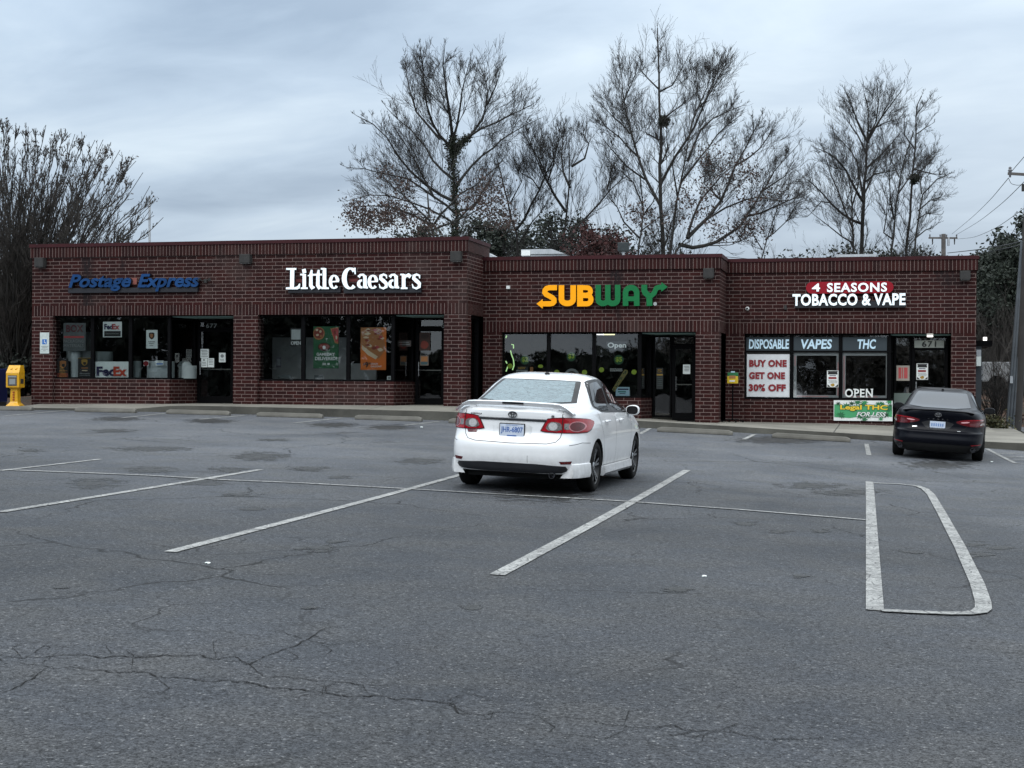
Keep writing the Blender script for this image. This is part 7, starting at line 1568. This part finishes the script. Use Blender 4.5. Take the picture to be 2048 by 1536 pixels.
m = MB(); c = GD(1897, 483, 105)-o1; m.lathe(c, (0, 0, 1), [(-.3, .0), (-.3, .09), (.3, .09), (.3, 0)], 12); m.build('transformer_can', M_GALV, e1)
for dx in (-22, 22):
    m = MB(); x = GD(1887+dx, 482, 105)-o1; m.lathe(x, (0, 0, 1), [(-.25, .03), (.1, .05), (.2, .02)], 8); m.build('hanging_insulator', M_SCONCE, e1)
# near service pole: leaning bundle of conduits running out of the picture top right
def near_pole():
    D = 46; b = GD(2030, 822, D); g = gz(b.x, b.y); o = Vector((b.x, b.y, g+.15)); e = empty('utility_pole', o); tag(e, 'near wooden utility pole strapped with grey conduits at the picture edge', 'utility pole')
    tp = GD(2062, 330, D)-o; m = MB(); m.tube([(0, 0, -.5), tp], [.17, .13], 14); m.build('pole', mat('pole_dark', (.035, .032, .030), .9, 0, .3, 3), e, smooth=50)
    for k, (dx0, dx1, r, tp_y) in enumerate(((-.26, -.24, .045, 482), (-.17, -.17, .05, 478), (-.08, -.10, .04, 490))):
        a = Vector((dx0, -.16, -.2)); q = GD(2062-(6-k)*.6, 480, D)-o; f = (GD(2044+k*4, tp_y, D)-o); m = MB(); m.tube([a, f], r, 10); m.build('conduit', mat('conduit_grey', (.085, .095, .105), .6, 0, .2, 3, spec=.15), e, smooth=50)
    m = MB(); z = GD(2021, 760, D)-o; m.box(z.x-.03, z.x+.05, -.3, -.2, z.z-.1, z.z+.12); m.build('junction_box', M_GALV, e)
    c = GD(2052, 350, D)-o+Vector((0, 0, 0)); L = GD(2016, 347, D)-o; R_ = GD(2100, 352, D)-o; m = MB(); m.tube([L, R_], .055, 4); m.build('crossarm', M_WOODP, e)
    m = MB(); m.lathe(L+Vector((.06, 0, 0)), (0, 0, 1), [(-.12, .03), (.05, .045), (.09, .07), (.14, .04), (.18, .05), (.22, .0)], 12); m.build('insulator', mat('insulator_grey', (.12, .12, .13), .3), e, smooth=True)
    m = MB(); w = GD(2047, 376, D)-o; m.lathe(w, (0, 0, 1), [(-.1, 0), (-.1, .06), (.12, .06), (.12, 0)], 10); m.build('cutout_fuse', M_SCONCE, e)
near_pole()
m = MB()
def wire(name, lab, pts, r=.012):
    P_ = [GD(*p) for p in pts]; o = P_[0]; q = []
    for i in range(len(P_)-1):
        for k in range(8): q.append(P_[i].lerp(P_[i+1], k/8))
    q.append(P_[-1]); Q = [Vector(v) for v in q]
    for _ in range(6):
        for i in range(1, len(Q)-1): Q[i] = (Q[i-1]+Q[i]*2+Q[i+1])/4
    w = MB(); w.tube([v-o for v in Q], r, 5); ob = w.build(name, M_WIRE, None); ob.location = o; tag(ob, lab, 'wire', 'overhead wires at the upper right')
wire('overhead_wire', 'steepest overhead wire running up to the near crossarm', [(1904, 468, 105), (1950, 430, 80), (1985, 395, 62), (2017, 356, 46)], .011)
wire('overhead_wire', 'second overhead wire curving up below the near crossarm', [(1912, 470, 105), (1960, 442, 78), (2010, 402, 56), (2050, 362, 45)], .011)
wire('overhead_wire', 'long sagging overhead wire crossing to the picture edge', [(1914, 478, 105), (1950, 475, 85), (1995, 455, 65), (2055, 412, 50)], .011)
wire('overhead_wire', 'short loose jumper wire looping under the near crossarm', [(2017, 356, 46), (2022, 368, 46), (2036, 371, 46), (2050, 368, 46)], .008)
wire('overhead_wire', 'fine steep service wire near the tall right evergreen', [(2060, 405, 46), (2040, 440, 48), (2022, 470, 50)], .010)
wire('overhead_wire', 'upper thick cable sloping toward the right brick corner', [(1895, 506, 90), (1960, 499, 70), (2020, 489, 54), (2065, 476, 47)], .022)
wire('overhead_wire', 'lower thick cable sloping toward the right brick corner', [(1925, 514, 80), (1975, 504, 64), (2020, 495, 54), (2065, 484, 47)], .022)
wire('overhead_wire', 'thin wire above the near crossarm leaving the picture', [(2023, 343, 46), (2060, 300, 44)], .010)
wire('overhead_wire', 'thin dark wire slanting behind the middle and right parapets', [(1445, 513, 60), (1500, 518, 60), (1560, 524, 60)], .012)
e2, o2, t2 = pole('pale thin flag style pole behind the left parapet near the fan shaped tree', 299, 75, 395, .075, name='metal_pole', mt=M_GALV)
# side canopy with a lit lamp, post and white box at the right end of the building
def canopy():
    Y = 47.0; x0 = SECT[2]['x1']+.02; x1, zt_ = F(1985, 681, Y); _, zb = F(1985, 692, Y); e = empty('side_canopy', (x0, Y, gz(x0, Y))); tag(e, 'flat dark drive up canopy with a small lamp at the right end of the building', 'canopy'); m = MB(); m.o = tuple(e.location)
    m.box(x0, x1, Y, Y+3, zb, zt_); m.build('roof', M_BLACK, e); px0, _ = F(1951.5, 750, Y); px1, _ = F(1963.5, 750, Y); q = more(m); q.box(px0, px1, Y+.1, Y+.3, gz(px0, Y)-.1, zb); q.build('post', mat('post_slate', (.035, .042, .050), .5), e)
    q = more(m); a, za = F(1967, 675.5, Y); b, zb2 = F(1974, 680, Y); q.box(a, b, Y+.02, Y+.2, zt_+.002, za+.02); q.build('lamp', mat('canopy_lamp', (.8, .8, .8), .4, emit=2.0, ecol=(1, .97, .92)), e)
    a, za = F(1953, 696, Y-.2); b, zb2 = F(1962, 732, Y-.2); e3 = empty('menu_board', (a, Y-.2, zb2)); tag(e3, 'small white menu board on the slate canopy post', 'menu board'); q = MB(); q.o = tuple(e3.location); q.box(a, b, Y-.2, Y+.09, zb2, za-.25); q.build('panel', M_PAPER, e3); q = more(q); q.box(a, b, Y-.19, Y+.08, za-.24, za-.05); q.build('header', M_GALV, e3)
canopy()
def trailer(lab, px0, px1, y0, y1, D, name='white_van'):
    a, b = GD(px0, y1, D), GD(px1, y0, D); e = empty(name, (a.x, a.y, gz(a.x, a.y)+.4)); tag(e, lab, 'box trailer'); m = MB(); m.o = tuple(e.location); L = b.x-a.x; m.box(a.x, b.x, a.y, a.y+2.0, a.z, b.z); m.build('body', mat('trailer_grey', (.34, .35, .36), .6, 0, .15, 2), e, bevel=.04)
    for x in (a.x+.5, b.x-.5): q = more(m); q.lathe((x, a.y-.02, a.z-.05), (0, 1, 0), [(0, 0), (0, .3), (.2, .3), (.2, 0)], 18); q.build('wheel', M_TYRE, e)
    q = more(m); q.box(a.x-.3, a.x, a.y+.8, a.y+1.2, a.z, a.z+.08); q.build('tow_bar', M_BLACK, e)
trailer('white box trailer half hidden behind the leafless shrubs on the right', 1966, 2022, 724, 764, 58, 'box_trailer'); trailer('white box trailer at the picture edge behind the near utility pole', 2042, 2100, 724, 764, 57, 'box_trailer')
def left_far():
    D = 95; a, b = GD(-80, 582, D), GD(62, 570, D); e = empty('distant_canopy', (a.x, a.y, gz(a.x, a.y))); tag(e, 'far petrol style canopy with a thin dark red edge left of the building', 'canopy'); m = MB(); m.o = tuple(e.location)
    m.box(a.x, b.x+3, a.y, a.y+6, b.z-.33, b.z-.10); m.build('fascia', mat('far_red', (.16, .02, .04), .5), e); q = more(m); q.box(a.x+.05, b.x+2.95, a.y+.05, a.y+5.95, b.z-1.1, b.z-.335); q.build('soffit_panel', M_WHITE, e)
    for x in (a.x+1.5, b.x): q = more(m); q.tube([(x, a.y+3, gz(a.x, a.y)-.2), (x, a.y+3, b.z-1.09)], .12, 10); q.build('post', M_GALV, e)
left_far()
# unseen woods behind the camera, added and shaped for what the glass mirrors
far_wood('woods_mass', 'unseen wood behind the camera, added and shaped for the glass and car reflections', [(x, -34+4*math.sin(x), (3.2 if -38 < x < -15 else 10)+(.3 if -38 < x < -15 else 2.5)*math.sin(x*.7), 6) for x in list(range(-130, -16, 8))+[14, 24, 34, 44, 54]], 71, 1500, .42, M_EVD)
far_wood('woods_mass', 'pale bare wood across the street mirrored in the tobacco shop glass', [(x, -36+4*math.sin(x), 7+2*math.sin(x*.9), 5) for x in range(-16, 12, 5)], 72, 2200, .22, leaf_mat('brush_pale', (.09, .085, .075), (.24, .225, .20)))
